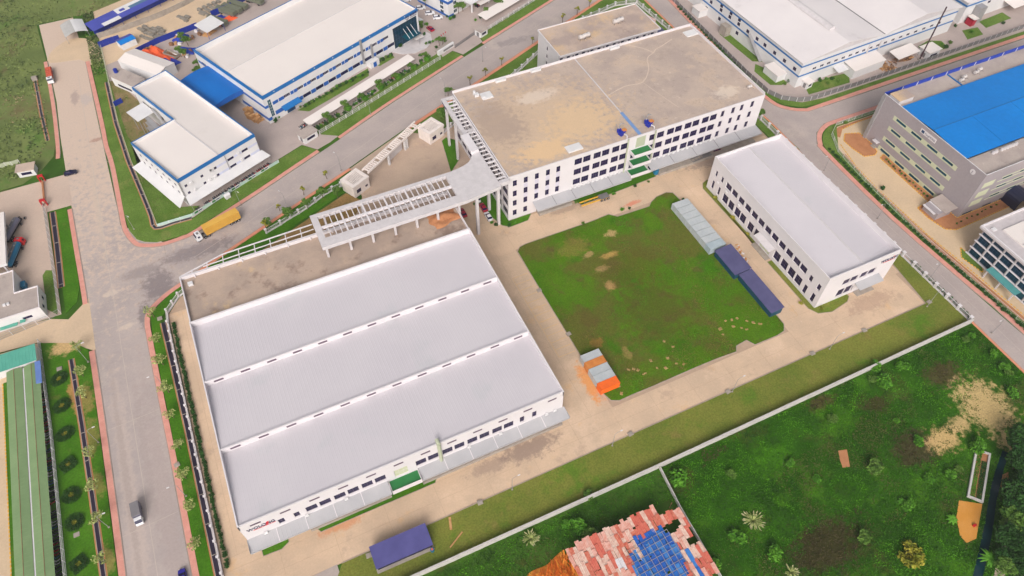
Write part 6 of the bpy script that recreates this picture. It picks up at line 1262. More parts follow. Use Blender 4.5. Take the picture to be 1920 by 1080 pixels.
def fence(name, lab, pts, bay, h, postm, panelm, style='rails', pw=.12, cat='fence', cap=None):
    t = thing(name, lab, cat); me = {}
    pb = MB(); pb.box(-pw / 2, -pw / 2, 0, pw / 2, pw / 2, h + .12)
    if cap: pb.box(-pw * .75, -pw * .75, h + .12, pw * .75, pw * .75, h + .28)
    pm = pb.mesh('post', M[postm]); first = True
    for p, q in zip(pts, pts[1:]):
        a, c = Vector(p[:2]), Vector(q[:2]); L = (c - a).length; n = max(1, round(L / bay)); ang = math.atan2((c - a).y, (c - a).x); k = round(L / n, 2)
        if k not in me:
            b = MB(); x0, x1 = pw / 2 + .02, k - pw / 2 - .02
            if style == 'rails':
                for z in (.25, h * .55, h - .08): b.box(x0, -.035, z, x1, .035, z + .07)
                m_ = max(3, int((x1 - x0) / .3))
                for i in range(m_): b.box(x0 + (i + .5) * (x1 - x0) / m_ - .02, -.02, .32, x0 + (i + .5) * (x1 - x0) / m_ + .02, .02, h - .08)
            elif style == 'wallrail':
                b.box(x0, -.14, 0, x1, .14, .55); b.box(x0, -.05, h - .12, x1, .05, h)
                m_ = max(3, int((x1 - x0) / .3))
                for i in range(m_): b.box(x0 + (i + .5) * (x1 - x0) / m_ - .03, -.03, .55, x0 + (i + .5) * (x1 - x0) / m_ + .03, .03, h - .12)
            elif style == 'mesh':
                for z in (.1, h - .07): b.box(x0, -.03, z, x1, .03, z + .07)
                m_ = 7
                for i in range(m_): b.box(x0 + (i + .5) * (x1 - x0) / m_ - .012, -.012, .17, x0 + (i + .5) * (x1 - x0) / m_ + .012, .012, h - .07)
                for j in range(1, 4): b.box(x0, -.011, h * j / 4, x1, .011, h * j / 4 + .025)
            elif style == 'panel': b.box(x0, -.05, .05, x1, .05, h)
            me[k] = b.mesh('fence_panel', M[panelm])
        for i in range(n):
            r = a + (c - a) * (i / n); link('fence_panel', me[k], t, (r.x, r.y, 0), ang); link('post', pm, t, (r.x, r.y, 0), ang)
    link('post', pm, t, (*pts[-1][:2], 0), 0)
    return t
fence('panel_fence', 'grey white slatted fence along the depot yard and its corner', [(-72.4, 224.6), (-71.8, 207.3), (-71.2, 188.6), (-70.9, 175.4), (-74, 174.2), (-88, 172.4), (-104, 172)], 3.2, 2.2, 'framew', 'steel', 'rails')
fence('panel_fence', 'pale green glazed fence west of the depot guard hut', [(-86.0,253.2),(-83.9,253.5),(-81.8,253.1),(-79.3,253.2)], 3.0, 1.8, 'framew', 'sage', 'panel')
# green roofed motorbike shed
def green_shed():
    t = thing('motorbike_shed', 'long pale green roofed motorbike shed in the lower left corner', 'shed')
    xs = [-85.6, -83.5, -81.4, -81.0, -78.9, -76.9]
    for (a, c, za, zc) in ((-85.6, -83.52, 2.5, 2.9), (-83.48, -81.4, 2.9, 2.5), (-81.0, -78.92, 2.5, 2.9), (-78.88, -76.9, 2.9, 2.5)):
        b = MB(); ribbed_y(b, 30, 157.4, a, za, c, zc, 1.1, .03, .08); b.build('roof_strip', M['greenroof'], t)
    for x in (-83.5, -78.9): b = MB(); b.box(x - .06, 30, 2.86, x + .06, 157.3, 2.96); b.build('ridge_cap', M['darkwood'], t)
    b = MB(); b.box(-81.36, 30, 2.3, -81.04, 157, 2.4); b.build('gutter', M['framew'], t)
    for i in range(17):
        for x in (-83.4, -79): b = MB(); b.tube((x, 42 + i * 7, 0), (x, 42 + i * 7, 2.6), .06, 5); b.build('post', M['steel'], t)
    b = MB(); b.box(-86, 30, .03, -76, 157, .06); b.build('floor', M['yardgrey'], t)
green_shed()
t = thing('teal_roofed_store', 'store with teal sheet roof north of the green motorbike shed', 'store')
b = MB(); ribbed(b, -96, -77.2, 157.6, 3.2, 163.6, 3.6, .9, .04, .1); b.build('roof', M['tealroof'], t); b = MB(); b.box(-95.8, 157.9, 0, -77.4, 163.3, 3.15); b.build('wall', M['white2'], t)
b = MB(); b.hexa([(-77.9, 149.6, 2.6), (-76.5, 149.6, 2.5), (-76.5, 157.5, 2.5), (-77.9, 157.5, 2.6), (-77.9, 149.6, 2.98), (-76.5, 149.6, 2.7), (-76.5, 157.5, 2.7), (-77.9, 157.5, 2.98)]); b.build('blue_awning', plain('pale_blue_sheet', srgb(110, 140, 205), .5), t)
fence('panel_fence', 'white steel fence between the motorbike shed and the grass with hedge rings', [(-77.2, 166.4), (-75.9, 134.3), (-75.4, 92), (-75.2, 40)], 3.2, 2.0, 'framew', 'framew', 'rails')
b = MB(); b.prism([(-87.2, 40), (-85.9, 40), (-86.1, 156), (-87.6, 156)], -.1, .1); structure(b.build('planting_bed', M['verge2'])); yellow_line([(-87.4, 60), (-87.8, 156)])
b = MB(); b.prism([(-140, 20), (-75.6, 20), (-76.2, 92), (-77.2, 134), (-77.9, 166.5), (-140, 171)], -.2, .02); structure(b.build('side_yard', M['yardcream']))
# motorbikes
def bike_protos():
    out = []
    for c in ('carblack', 'tankgrey', 'red', 'framew', 'tankblue'):
        b = MB(); b.tube((-.62, -.05, .3), (-.62, .05, .3), .3, 10, 1); b.tube((.62, -.05, .3), (.62, .05, .3), .3, 10, 1)
        b.hexa([(-.5, -.1, .4), (.3, -.14, .35), (.3, .14, .35), (-.5, .1, .4), (-.75, -.12, .75), (.1, -.14, .68), (.1, .14, .68), (-.75, .12, .75)], 0)
        b.hexa([(-.72, -.13, .76), (.08, -.11, .7), (.08, .11, .7), (-.72, .13, .76), (-.7, -.12, .88), (.05, -.1, .8), (.05, .1, .8), (-.7, .12, .88)], 1)
        b.tube((.62, 0, .35), (.36, 0, 1.0), .06, 6, 0); b.tube((.36, -.34, 1.02), (.36, .34, 1.02), .035, 5, 1); b.hexa([(.3, -.16, .4), (.5, -.18, .5), (.5, .18, .5), (.3, .16, .4), (.26, -.14, .95), (.42, -.14, 1.0), (.42, .14, 1.0), (.26, .14, .95)], 0)
        out.append(b.mesh('motorbike', [M[c], M['dark']]))
    return out
bikes = bike_protos()
def bike_row(p, q, n, ang, lab, grp):
    for i in range(n):
        if RND.random() < .12: continue
        f = (i + RND.uniform(-.2, .2)) / n
        kk = int(RND.random() * 5); o = link('motorbike', bikes[kk], None, (p[0] + (q[0] - p[0]) * f, p[1] + (q[1] - p[1]) * f, .07), ang + RND.uniform(-.15, .15)); tag(o, ['black', 'grey', 'red', 'white', 'blue'][kk] + ' ' + lab, 'motorbike', grp)
bike_row((-77.0, 66), (-77.3, 148), 92, PI + .1, 'motorbike parked under the green roof', 'motorbikes under the green roofed shed')
e0, e1 = uv((-27.2, 205.5), rad(23.6), .5, -4.1), uv((-27.2, 205.5), rad(23.6), 31.5, -4.1)
bike_row(e0, e1, 42, rad(23.6 - 90), 'motorbike by the l-shaped building', 'motorbikes by the l-shaped building')
bike_row(*[(17.8,228.9),(21.3,230.7)], 6, rad(-70), 'motorbike at the lower bicycle shed end', 'motorbikes by the long bicycle shed')
e0, e1 = uv((21.2, 225.9), rad(24.5), 1, -.2), uv((21.2, 225.9), rad(24.5), 54, -.2)
bike_row(e0, e1, 44, rad(23.6 - 90), 'motorbike under the long bicycle shed', 'motorbikes in the long bicycle shed')
bike_row(*[(111.0,277.3),(117.0,279.8)], 9, rad(-60), 'motorbike by the carport at the top edge', 'motorbikes at the top carport')
# ================================================================ DRAINS AND FENCES ALONG THE ROADS
def drain(lab, line, w, edge='soil'):
    sm_ = smooth_line(line, 3)
    strip('drain_bank', offset_line(sm_, w + .5), -(2 * w + 1.0), .115, M[edge])
    t = thing('open_drain', lab, 'drain')
    b = MB()
    for s in (1, -1):
        o1, o2 = offset_line(sm_, s * w), offset_line(sm_, s * (w + .16))
        for i in range(len(sm_) - 1): b.hexa([(*o1[i], -.04), (*o1[i + 1], -.04), (*o2[i + 1], -.04), (*o2[i], -.04), (*o1[i], .22), (*o1[i + 1], .22), (*o2[i + 1], .22), (*o2[i], .22)])
        b.build('drain_edge', M['concwall'], t); b = MB()
    o1, o2 = offset_line(sm_, w), offset_line(sm_, -w); b = MB()
    for i in range(len(sm_) - 1): b.poly([(*o1[i], .135), (*o2[i], .135), (*o2[i + 1], .135), (*o1[i + 1], .135)])
    b.build('drain_bed', plain('wet_mud', srgb(46, 38, 56), .35), t)
    L = sum((Vector(a) - Vector(c)).length for a, c in zip(sm_, sm_[1:])); acc = 0
    for a, c in zip(sm_, sm_[1:]):
        v = Vector(c) - Vector(a); acc += v.length
        if acc > 8.3: acc = 0; s = MB(); s.obox(a[0], a[1], .14, .16, 2 * w, .1, math.atan2(v.y, v.x)); s.build('drain_strut', M['concwall'], t)
def dense(line, step=4.2):
    out = []
    for p, q in zip(line, line[1:]):
        n = max(1, int(math.hypot(q[0] - p[0], q[1] - p[1]) / step)); out += [(p[0] + (q[0] - p[0]) * i / n, p[1] + (q[1] - p[1]) * i / n) for i in range(n)]
    return out + [line[-1]]
drain('long open drain through the grass with hedge rings, left of the west road', dense([(-69.4, 156.4), (-68.5, 133), (-68.0, 115), (-67.4, 88), (-67, 50)]), .45)
drain('open drain between the west road verge and the factory hall fence', dense([(-43.0, 158.6), (-42.6, 140), (-42.3, 118.4), (-42.3, 76.3), (-42.3, 45)]), .55)
drain('dark open drain between the depot fence and the grass island', dense([(-70.3, 222), (-70.0, 205), (-70.0, 186)]), .6)
drain('dark drain along the fence of the l-shaped building', dense([(-45.6, 290), (-45.2, 262), (-43.6, 238), (-40.6, 212), (-39.4, 199.6), (-27.6, 199.2)]), .4)
drain('narrow dark drain through the scrub beside the brick truck', dense([(-71.6, 303), (-70.6, 280), (-69.4, 262)]), .35)
b = MB(); b.box(-72.6, 303, 0, -70.6, 304.6, 1.4); tag(b.build('drain_head', M['concwall']), 'small concrete head at the top of the narrow scrub drain', 'drain head')
fence('white_fence', 'white scalloped fence of the factory hall along the west road drain', [(-33.4, 168.4), (-37.0, 166.6), (-41.2, 161.6), (-41.6, 157), (-41.4, 117.9), (-41.3, 76.1), (-41.3, 40)], 4.0, 2.0, 'white', 'white', 'wallrail', .4, cap=True)
fence('white_fence', 'white pillar fence with railings between entrance canopy and west gatehouse', [(-6.1,181.5),(-0.8,183.3),(2.8,184.8),(6.0,185.8),(9.2,187.1),(12.7,188.8),(16.0,190.5),(19.6,191.7),(22.9,192.5)], 4.6, 1.9, 'white', 'white', 'wallrail', .55, cap=True)
fence('white_fence', 'white pillar fence north of the four storey block along the diagonal road', [(66, 203.6), (82, 212.4), (110, 227.6), (140, 246), (168, 252), (178, 250)], 4.6, 1.9, 'white', 'white', 'wallrail', .55, cap=True)
fence('white_fence', 'white pillar fence along the road east of the dormitory', [(178, 250), (179.6, 226), (179.2, 190)], 4.6, 1.9, 'white', 'white', 'wallrail', .55, cap=True)
fence('white_fence', 'white pillar fence along the right road beside the workshop', [(179.2, 190), (179, 140), (179.2, 84.6), (179.1, 56.4)], 4.8, 1.9, 'white', 'white', 'wallrail', .7, cap=True)
fence('white_fence', 'white railing fence between the very long bicycle shed and the road', [(23.7, 222.9), (44.4, 231.4), (60, 238), (82, 247.6)], 3.4, 1.8, 'white', 'white', 'rails', .2)
fence('white_fence', 'white railing fence right of the upper guard hut', [(107, 258.2), (124, 265.4), (146, 275), (190, 294)], 3.4, 1.8, 'white', 'white', 'rails', .2)
fence('steel_fence', 'grey panel fence of the gabled works along both roads', [(196.6, 300), (194, 250), (193, 225), (191.4, 186), (191.6, 172), (194, 166.6), (198.6, 163.0), (204, 161.2), (230, 161.0), (260, 161.4), (300, 161.8), (360, 162.4)], 3.4, 2.0, 'framew', 'greydk', 'panel', .16)
fence('mesh_fence', 'light mesh fence of the grey factory along its drive', [(290, 144.2), (212, 145), (203.2, 145.2), (198, 141.6), (193.9, 133.1), (192.2, 117), (191.0, 88), (192.2, 62), (193.2, 40), (193.4, 10)], 3.4, 1.6, 'framew', 'framew', 'mesh', .1)
fence('board_fence', 'teal edged wall with advertising boards by the l-shaped building corner', [(-38.6, 199.9), (-27.2, 199.9), (-13, 206), (2, 212.4), (6, 214)], 3.6, 1.3, 'framew', 'tealpale' if 'tealpale' in M else 'framew', 'panel', .14)
fence('mesh_fence', 'pale wall with green mesh west of the l-shaped building', [(-44.9, 318), (-44.6, 290), (-44.2, 262), (-42.6, 238), (-39.8, 212), (-38.6, 200.4)], 3.6, 1.7, 'sage', 'sage', 'mesh', .14)
for i, (px, py) in enumerate([(-12.2,203.4),(-19.5,201.4),(-3.1,207.0),(-9.1,203.4),(-17.4,202.1)]):
    o = (-27.2, 199.9); 
    d = [2.5, 9.5, 17.5, 24.5, 30][i]; x, y = -27.2 + math.cos(.407) * d, 199.9 + math.sin(.407) * d
    t = thing('poster_board', f'{ORD[i]} green and white poster board from the road corner on the boundary wall', 'poster', (x + .06, y - .14, .35), .407)
    b = MB(); b.box(-1.7, -.03, 0, 1.7, .0, 1.1); b.build('board', M['tinwhite'], t)
    b = MB(); b.box(-1.5, -.05, .15, -.1, -.031, .9); b.build('green_print', M['green'], t)
    b = MB(); b.box(.1, -.05, .3, 1.5, -.031, .7); b.build('blue_print', M['frameblue'], t)
# boundary wall in the south
concrete_wall('boundary_wall', 'long whitish concrete boundary wall between the mown strip and the weeds', [(-30, 56.2), (1.7, 56.2), (68, 55.6), (179.1, 55.6)], 2.0, 'wallpale', 3.4, .5, .1)
M_ = None
concrete_wall('boundary_wall', 'thin grey wall running down beside the patchwork tin roof', [(68.4, 55.2), (67.3, 43.6), (66.9, 29.4), (66.6, 10)], 1.6, 'wallpale', 3.0, .22, .1)

# ================================================================ CONTAINERS AND SHEDS IN THE COMPOUND
def container(lab, pos, rz, m, L=6.06, Wd=2.44, h=2.59, grp=None, z=.1):
    t = thing('shipping_container', lab, 'shipping container', (*pos, z), rz, grp)
    b = MB(); n = int(L / .28)
    hx, hy = L / 2, Wd / 2
    for s in (-1, 1):
        for i in range(n):
            x0 = -hx + .1 + i * (L - .2) / n; st = (L - .2) / n; y = s * (hy - .03); y2 = s * (hy - .09)
            b.poly([(x0, y, .15), (x0 + st * .5, y, .15), (x0 + st * .5, y, h - .1), (x0, y, h - .1)]); b.poly([(x0 + st * .5, y, .15), (x0 + st * .6, y2, .15), (x0 + st * .6, y2, h - .1), (x0 + st * .5, y, h - .1)])
            b.poly([(x0 + st * .6, y2, .15), (x0 + st * .9, y2, .15), (x0 + st * .9, y2, h - .1), (x0 + st * .6, y2, h - .1)]); b.poly([(x0 + st * .9, y2, .15), (x0 + st, y, .15), (x0 + st, y, h - .1), (x0 + st * .9, y2, h - .1)])
    b.build('side_panel', M[m], t)
    b = MB(); 
    for i in range(n): 
        x0 = -hx + .12 + i * (L - .24) / n; st = (L - .24) / n; zz = h - .04
        b.poly([(x0, -hy + .06, zz), (x0 + st * .5, -hy + .06, zz), (x0 + st * .5, hy - .06, zz), (x0, hy - .06, zz)]); b.poly([(x0 + st * .5, -hy + .06, zz), (x0 + st * .75, -hy + .06, zz - .03), (x0 + st * .75, hy - .06, zz - .03), (x0 + st * .5, hy - .06, zz)]); b.poly([(x0 + st * .75, -hy + .06, zz - .03), (x0 + st, -hy + .06, zz), (x0 + st, hy - .06, zz), (x0 + st * .75, hy - .06, zz - .03)])
    b.build('roof', M[m], t)
    b = MB()
    for sx in (-1, 1):
        for sy in (-1, 1): b.box(sx * hx - .08 * (sx > 0) - .08 * (sx > 0) * 0, sy * hy - (.14 if sy > 0 else 0), 0, sx * hx + (.14 if sx < 0 else .06), sy * hy + (.14 if sy < 0 else 0), h)
    for sy in (-1, 1): b.box(-hx, sy * (hy - .05) - .05, h - .12, hx, sy * (hy - .05) + .05, h + .005); b.box(-hx, sy * (hy - .05) - .05, 0, hx, sy * (hy - .05) + .05, .16)
    for sx in (-1, 1): b.box(sx * (hx - .05) - .05, -hy, h - .121, sx * (hx - .05) + .05, hy, h + .004); b.box(sx * (hx - .05) - .05, -hy, .001, sx * (hx - .05) + .05, hy, .161)
    b.build('frame', M[m], t)
    for s in (-1, 1): q = MB(); q.box(-hx - .01, min(0, s * (hy - .12)) + .01, .16, -hx + .06, max(0, s * (hy - .12)) - .01, h - .12); q.box(-hx - .05, s * .5 - .02, .2, -hx - .012, s * .5 + .02, h - .2); q.build('door', M[m], t)
    q = MB(); q.box(hx - .06, -hy + .12, .16, hx - .02, hy - .12, h - .12); q.build('end_panel', M[m], t)
    return t
names = ['northernmost', 'second from the north', 'third from the north', 'fourth from the north', 'fourth from the navy shed', 'third from the navy shed', 'second from the navy shed', 'nearest the navy shed']
for i in range(8): container(f'pale blue grey container at the lawn edge, {names[i]}', (125.5, 132.9 - i * 2.86), PI, 'contgrey' if i < 7 else 'contteal', Wd=2.7)
for i, (m, n_) in enumerate((('contgrey', 'grey container at the back of the stack row by the parking bays'), ('orangerust', 'rusty yellow orange container between grey ones by the parking bays'), ('contgrey', 'grey container just below the rusty yellow one by the parking bays'), ('contgrey', 'grey container beside the bright orange one by the parking bays'), ('orange', 'bright orange container at the lawn corner by the parking bays'))):
    container(n_, (68.1, 92.3 - i * 2.52), 0.0, m)
def navy_shed():
    t = thing('navy_shed', 'long stepped shed with dark violet roof and teal sides at the lawn edge', 'shed')
    for (a, c, y0, y1) in ((123.4, 129.6, 99.4, 110.6), (124.6, 129.4, 82.6, 99.2)):
        b = MB(); b.hexa([(a, y0, 2.5), (c, y0, 3.0), (c, y1, 3.0), (a, y1, 2.5), (a, y0, 2.62), (c, y0, 3.12), (c, y1, 3.12), (a, y1, 2.62)]); b.build('roof', M['navyroof'], t)
        b = MB(); b.box(a + .3, y0 + .2, .1, a + .4, y1 - .2, 2.5); b.build('side_wall', M['tealdark'], t)
        b = MB(); b.box(a + .41, y0 + .2, .1, c - .3, y0 + .3, 2.55); b.build('end_wall', M['tealdark'], t)
        for y in (y0 + 1, (y0 + y1) / 2, y1 - 1): b = MB(); b.box(c - .4, y - .08, .1, c - .25, y + .08, 2.95); b.build('post', M['steel'], t)
M['tealdark'] = plain('dark_teal_sheet', srgb(20, 72, 96), .6)
navy_shed()
t = thing('violet_shed', 'long shed with dark violet blue roof on the mown strip below the factory hall', 'shed', (-.1, 63.9, .1), rad(-.8))
b = MB(); b.hexa([(-7.2, -3.0, 2.5), (7.2, -3.0, 2.5), (7.2, 2.6, 3.2), (-7.2, 2.6, 3.2), (-7.2, -3.0, 2.62), (7.2, -3.0, 2.62), (7.2, 2.6, 3.32), (-7.2, 2.6, 3.32)]); b.build('roof', M['violet2'] if 'violet2' in M else M['navyroof'], t)
b = MB(); b.box(-6.8, -2.5, 0, 6.8, -2.4, 2.5); b.build('front_wall', M['darknavy'], t); b = MB(); b.box(-6.9, -2.39, 0, -6.8, 2.3, 2.6); b.box(6.8, -2.39, 0, 6.9, 2.3, 2.6); b.box(-6.8, 2.2, 0, 6.8, 2.3, 3.1); b.build('wall', M['tealdark'], t)
b = MB(); b.box(-7.3, -3.3, 0, 7.3, 3, .08); b.build('floor', M['concwall'], t)
t = thing('water_barrel', 'blue barrel with pink lid at the corner of the violet shed', 'barrel', (6.5, 60.4, .1)); b = MB(); b.tube((0, 0, 0), (0, 0, 1.0), .5, 12); b.build('barrel', M['tankblue'], t); b = MB(); b.tube((0, 0, 1.0), (0, 0, 1.1), .3, 10); b.build('lid', M['redroof'], t)
t = thing('plank', 'pale plank lying near the violet shed on the mown strip', 'plank', (13.0, 64.8, .12), 1.3); b = MB(); b.box(-1.6, -.3, 0, 1.6, .3, .2); b.build('board', M['wood'], t)
t = thing('plank', 'long weathered plank lying askew on the mown strip', 'plank', (12.8, 60.4, .12), .5); b = MB(); b.box(-2.4, -.16, 0, 2.4, .16, .2); b.build('board', M['wood'], t)
# ================================================================ VEHICLES
_wheel = {}
def wheel(t, x, y, r, w):
    k = (r, w)
    if k not in _wheel:
        a = MB(); a.tube((0, -w / 2, 0), (0, w / 2, 0), r, 14); c = MB(); c.tube((0, -w / 2 - .01, 0), (0, w / 2 + .01, 0), r * .55, 10); _wheel[k] = (a.mesh('wheel', M['dark']), c.mesh('rim', M['steel']))
    o = link('wheel', _wheel[k][0], t, (x, y, r)); link('rim', _wheel[k][1], o)
def loft(b, secs, m=0):
    """secs: list of (x, halfwidth bottom, z0, halfwidth top, z1)"""
    for s, e in zip(secs, secs[1:]):
        A = [(s[0], -s[1], s[2]), (s[0], s[1], s[2]), (s[0], s[3], s[4]), (s[0], -s[3], s[4])]; B = [(e[0], -e[1], e[2]), (e[0], e[1], e[2]), (e[0], e[3], e[4]), (e[0], -e[3], e[4])]
        for i in range(4): j = (i + 1) % 4; b.poly([A[i], B[i], B[j], A[j]], m)
    s, e = secs[0], secs[-1]
    b.poly([(s[0], -s[1], s[2]), (s[0], s[1], s[2]), (s[0], s[3], s[4]), (s[0], -s[3], s[4])], m); b.poly([(e[0], s_[0], s_[1]) for s_ in ((e[1], e[2]), (-e[1], e[2]), (-e[3], e[4]), (e[3], e[4]))], m)
def car(lab, pos, rz, m, suv=False, name='parked_car', z=.02, cat='car'):
    t = thing(name, lab, cat, (*pos, z), rz); H = .18 if suv else 0
    b = MB(); loft(b, [(-2.2, .74, .42, .66, .82 + H), (-2.05, .86, .3, .8, .98 + H), (-1.3, .9, .24, .84, 1.02 + H), (.9, .9, .24, .84, .98 + H), (1.75, .88, .26, .78, .84 + H), (2.15, .74, .34, .64, .66 + H)]); b.build('body', M[m], t)
    b = MB(); loft(b, [(-1.75 if not suv else -2.0, .78, .98 + H, .76, 1.0 + H), (-1.25 if not suv else -1.75, .8, .98 + H, .64, 1.4 + H), (.15, .8, .98 + H, .64, 1.42 + H), (.95, .8, .96 + H, .74, 1.0 + H)]); b.build('window_band', M['glass'], t)
    b = MB(); loft(b, [(-1.22 if not suv else -1.7, .63, 1.39 + H, .58, 1.45 + H), (.1, .63, 1.41 + H, .58, 1.47 + H)]); b.build('roof', M[m], t)
    for x in (-1.32, 1.32):
        for s in (-1, 1): wheel(t, x, s * .8, .33, .2)
    for s in (-1, 1): b = MB(); b.box(2.02, s * .5 - .15, .58 + H, 2.14, s * .5 + .15, .7 + H); b.build('headlight', M['framew'], t)
    for s in (-1, 1): b = MB(); b.box(-2.22, s * .58 - .12, .75 + H, -2.1, s * .58 + .12, .88 + H); b.build('tail_light', M['red'], t)
    return t
def heading(p, q): return math.atan2(q[1] - p[1], q[0] - p[0])
car('dark blue black saloon turning at the depot entrance', [(-62.9,239.4)][0], heading(*[(-64.9,239.4),(-60.7,239.3)]), 'carblack', name='moving_car')
car('bright blue car at the bottom edge on the west road', (-50.0, 79.5), rad(92), 'carblue', name='moving_car')
car('upper white car parked by the lawn bed of the four storey block', [(63.8,166.6)][0], heading(*[(63.6,163.8),(64.0,168.5)]), 'carwhite')
car('crimson car parked between two white cars by the four storey block', [(64.1,161.6)][0], heading(*[(63.9,158.9),(63.9,163.7)]), 'crimson')
car('lower white car behind the crimson one by the four storey block', [(64.0,157.0)][0], heading(*[(64.0,154.8),(64.0,159.2)]), 'carwhite')
car('crimson car half hidden at the east side of the hall terrace', [(56.8,162.2)][0], heading(*[(56.7,159.3),(56.7,164.8)]), 'crimson')
for i, p in enumerate([(87.9,286.6),(90.1,280.9),(92.1,276.3)]): car(f'white car under the narrow shelter, {["farthest from", "middle one of three by", "nearest to"][i]} the office corner', p, rad(-12), 'carwhite', suv=True)
car('white car at the top edge behind the narrow shelter', [(84.3,295.5)][0], rad(-15), 'carwhite')
car('crimson car standing near the glass entrance of the long factory', [(86.0,269.6)][0], rad(105), 'crimson')
car('dark red pickup at the end of the four storey block awning', [(153.7,152.1)][0], heading(*[(151.9,152.2),(155.6,152.1)]), 'crimson', suv=True)
def box_truck():
    t = thing('delivery_truck', 'small truck with grey tarpaulin box and white cab driving on the west road', 'truck', (*[(-57.6,99.6)][0], .02), heading(*[(-57.7,102.4),(-57.5,96.9)]))
    b = MB(); b.box(-3.0, -1.0, .75, .9, 1.0, 2.7); b.build('cargo_box', M['tankgrey'], t)
    b = MB(); b.box(-3.02, -1.02, 2.6, .92, 1.02, 2.76); b.build('tarpaulin', plain('grey_tarpaulin', srgb(128, 124, 128), .8), t)
    b = MB(); loft(b, [(1.05, .95, .5, .9, 2.0), (1.9, .95, .5, .88, 2.05), (2.5, .95, .45, .9, 1.3), (2.75, .9, .45, .86, 1.1)]); b.build('cab', M['carwhite'], t)
    b = MB(); b.hexa([(1.93, -.84, 1.95), (2.52, -.86, 1.32), (2.52, .86, 1.32), (1.93, .84, 1.95), (1.96, -.84, 2.0), (2.56, -.86, 1.36), (2.56, .86, 1.36), (1.96, .84, 2.0)]); b.build('windscreen', M['glass'], t)
    b = MB(); b.box(-3, -.5, .5, 2.4, .5, .74); b.build('chassis', M['dark'], t)
    for x in (-2.0, 1.8):
        for s in (-1, 1): wheel(t, x, s * .85, .4, .26)
box_truck()
def cab(t, x, m, z=0, h=2.9, w=1.2):
    b = MB(); loft(b, [(x, w, .7, w, h - .1), (x + .5, w, .6, w - .05, h), (x + 1.6, w, .6, w - .08, h - .05), (x + 1.95, w, .6, w - .1, 1.9), (x + 2.05, w, .55, w, 1.2)]); b.build('cab', M[m], t)
    b = MB(); b.hexa([(x + 1.64, -w + .12, h - .15), (x + 1.98, -w + .12, 1.85), (x + 1.98, w - .12, 1.85), (x + 1.64, w - .12, h - .15), (x + 1.68, -w + .12, h - .12), (x + 2.03, -w + .12, 1.88), (x + 2.03, w - .12, 1.88), (x + 1.68, w - .12, h - .12)]); b.build('windscreen', M['glass'], t)
    b = MB(); b.box(x + .7, -w - .02, 1.7, x + 1.4, -w, 2.4); b.box(x + .7, w, 1.7, x + 1.4, w + .02, 2.4); b.build('side_window', M['glass'], t)
    b = MB(); b.box(x + .5, -.5, h - .02, x + 1.2, .5, h + .06); b.build('roof_hatch', M['greydk'], t)
def container_truck():
    p, q = [(-14.5,191.5),(-25.2,188.5)]
    t = thing('container_truck', 'articulated truck with yellow container and white cab on the diagonal road', 'truck', (*[(-20.5,190.0)][0], .02), heading(p, q))
    b = MB(); n = 34; x0, L = -8.2, 12.4
    for s in (-1, 1):
        for i in range(n):
            a = x0 + i * L / n; st = L / n; y, y2 = s * 1.22, s * 1.16
            for (u, yu, v, yv) in ((0, y, .5, y), (.5, y, .6, y2), (.6, y2, .9, y2), (.9, y2, 1, y)): b.poly([(a + u * st, yu, 1.25), (a + v * st, yv, 1.25), (a + v * st, yv, 4.05), (a + u * st, yu, 4.05)])
        b.build('container_side', M['yellow'], t); b = MB()
    b = MB(); b.box(x0 - .02, -1.24, 4.05, x0 + L + .02, 1.24, 4.14); b.box(x0 - .03, -1.2, 1.2, x0, 1.2, 4.05); b.box(x0 + L, -1.2, 1.2, x0 + L + .03, 1.2, 4.05); b.box(x0, -1.2, 1.1, x0 + L, 1.2, 1.24); b.build('container_shell', M['yellow'], t)
    b = MB(); b.box(x0, -.6, .8, x0 + L, .6, 1.09); b.build('trailer_frame', M['dark'], t); b = MB(); b.box(3.4, -.5, .6, 7.5, .5, .9); b.build('chassis', M['greydk'], t)
    cab(t, 5.7, 'carwhite')
    for x in (-7.2, -5.9, -4.6, 3.6, 4.8, 7.0):
        for s in (-1, 1): wheel(t, x, s * 1.0, .5, .34)
container_truck()
def tanker(lab, p, q, mt, mc, z=.02):
    c = ((p[0] + q[0]) / 2, (p[1] + q[1]) / 2); t = thing('tanker_truck', lab, 'tanker', (*c, z), heading(p, q)); L = 10.5
    b = MB(); n = 14; R_ = 1.2
    rings = [(-L / 2 - .2, .3), (-L / 2, .92), (-L / 2 + .3, 1.0), (L / 2 - 1.6, 1.0), (L / 2 - 1.3, .92), (L / 2 - 1.1, .3)]
    for (xa, ka), (xb, kb) in zip(rings, rings[1:]):
        for i in range(n):
            a0, a1 = 2 * PI * i / n, 2 * PI * (i + 1) / n
            b.poly([(xa, R_ * ka * math.cos(a0), 2.2 + .95 * ka * math.sin(a0)), (xb, R_ * kb * math.cos(a0), 2.2 + .95 * kb * math.sin(a0)), (xb, R_ * kb * math.cos(a1), 2.2 + .95 * kb * math.sin(a1)), (xa, R_ * ka * math.cos(a1), 2.2 + .95 * ka * math.sin(a1))])
    b.build('tank', M[mt], t); b = MB(); b.box(-L / 2, -.35, 3.12, L / 2 - 1.6, .35, 3.22); b.build('walkway', M['greydk'], t)
    for x in (-3.4, -.6, 2): b = MB(); b.tube((x, 0, 3.22), (x, 0, 3.45), .3, 8); b.build('manhole', M['steel'], t)
    b = MB(); b.box(-L / 2, -.6, .7, L / 2, .6, 1.2); b.build('chassis', M['dark'], t)
    if mc: cab(t, L / 2 - .8, mc)
    for x in (-4.2, -2.9, 3.2, 6):
        for s in (-1, 1): wheel(t, x, s * .98, .48, .34)
tanker('dark grey road tanker parked under the edge of the depot canopy', (-84.6, 212.5), (-79.9, 222.5), 'tankgrey', None)
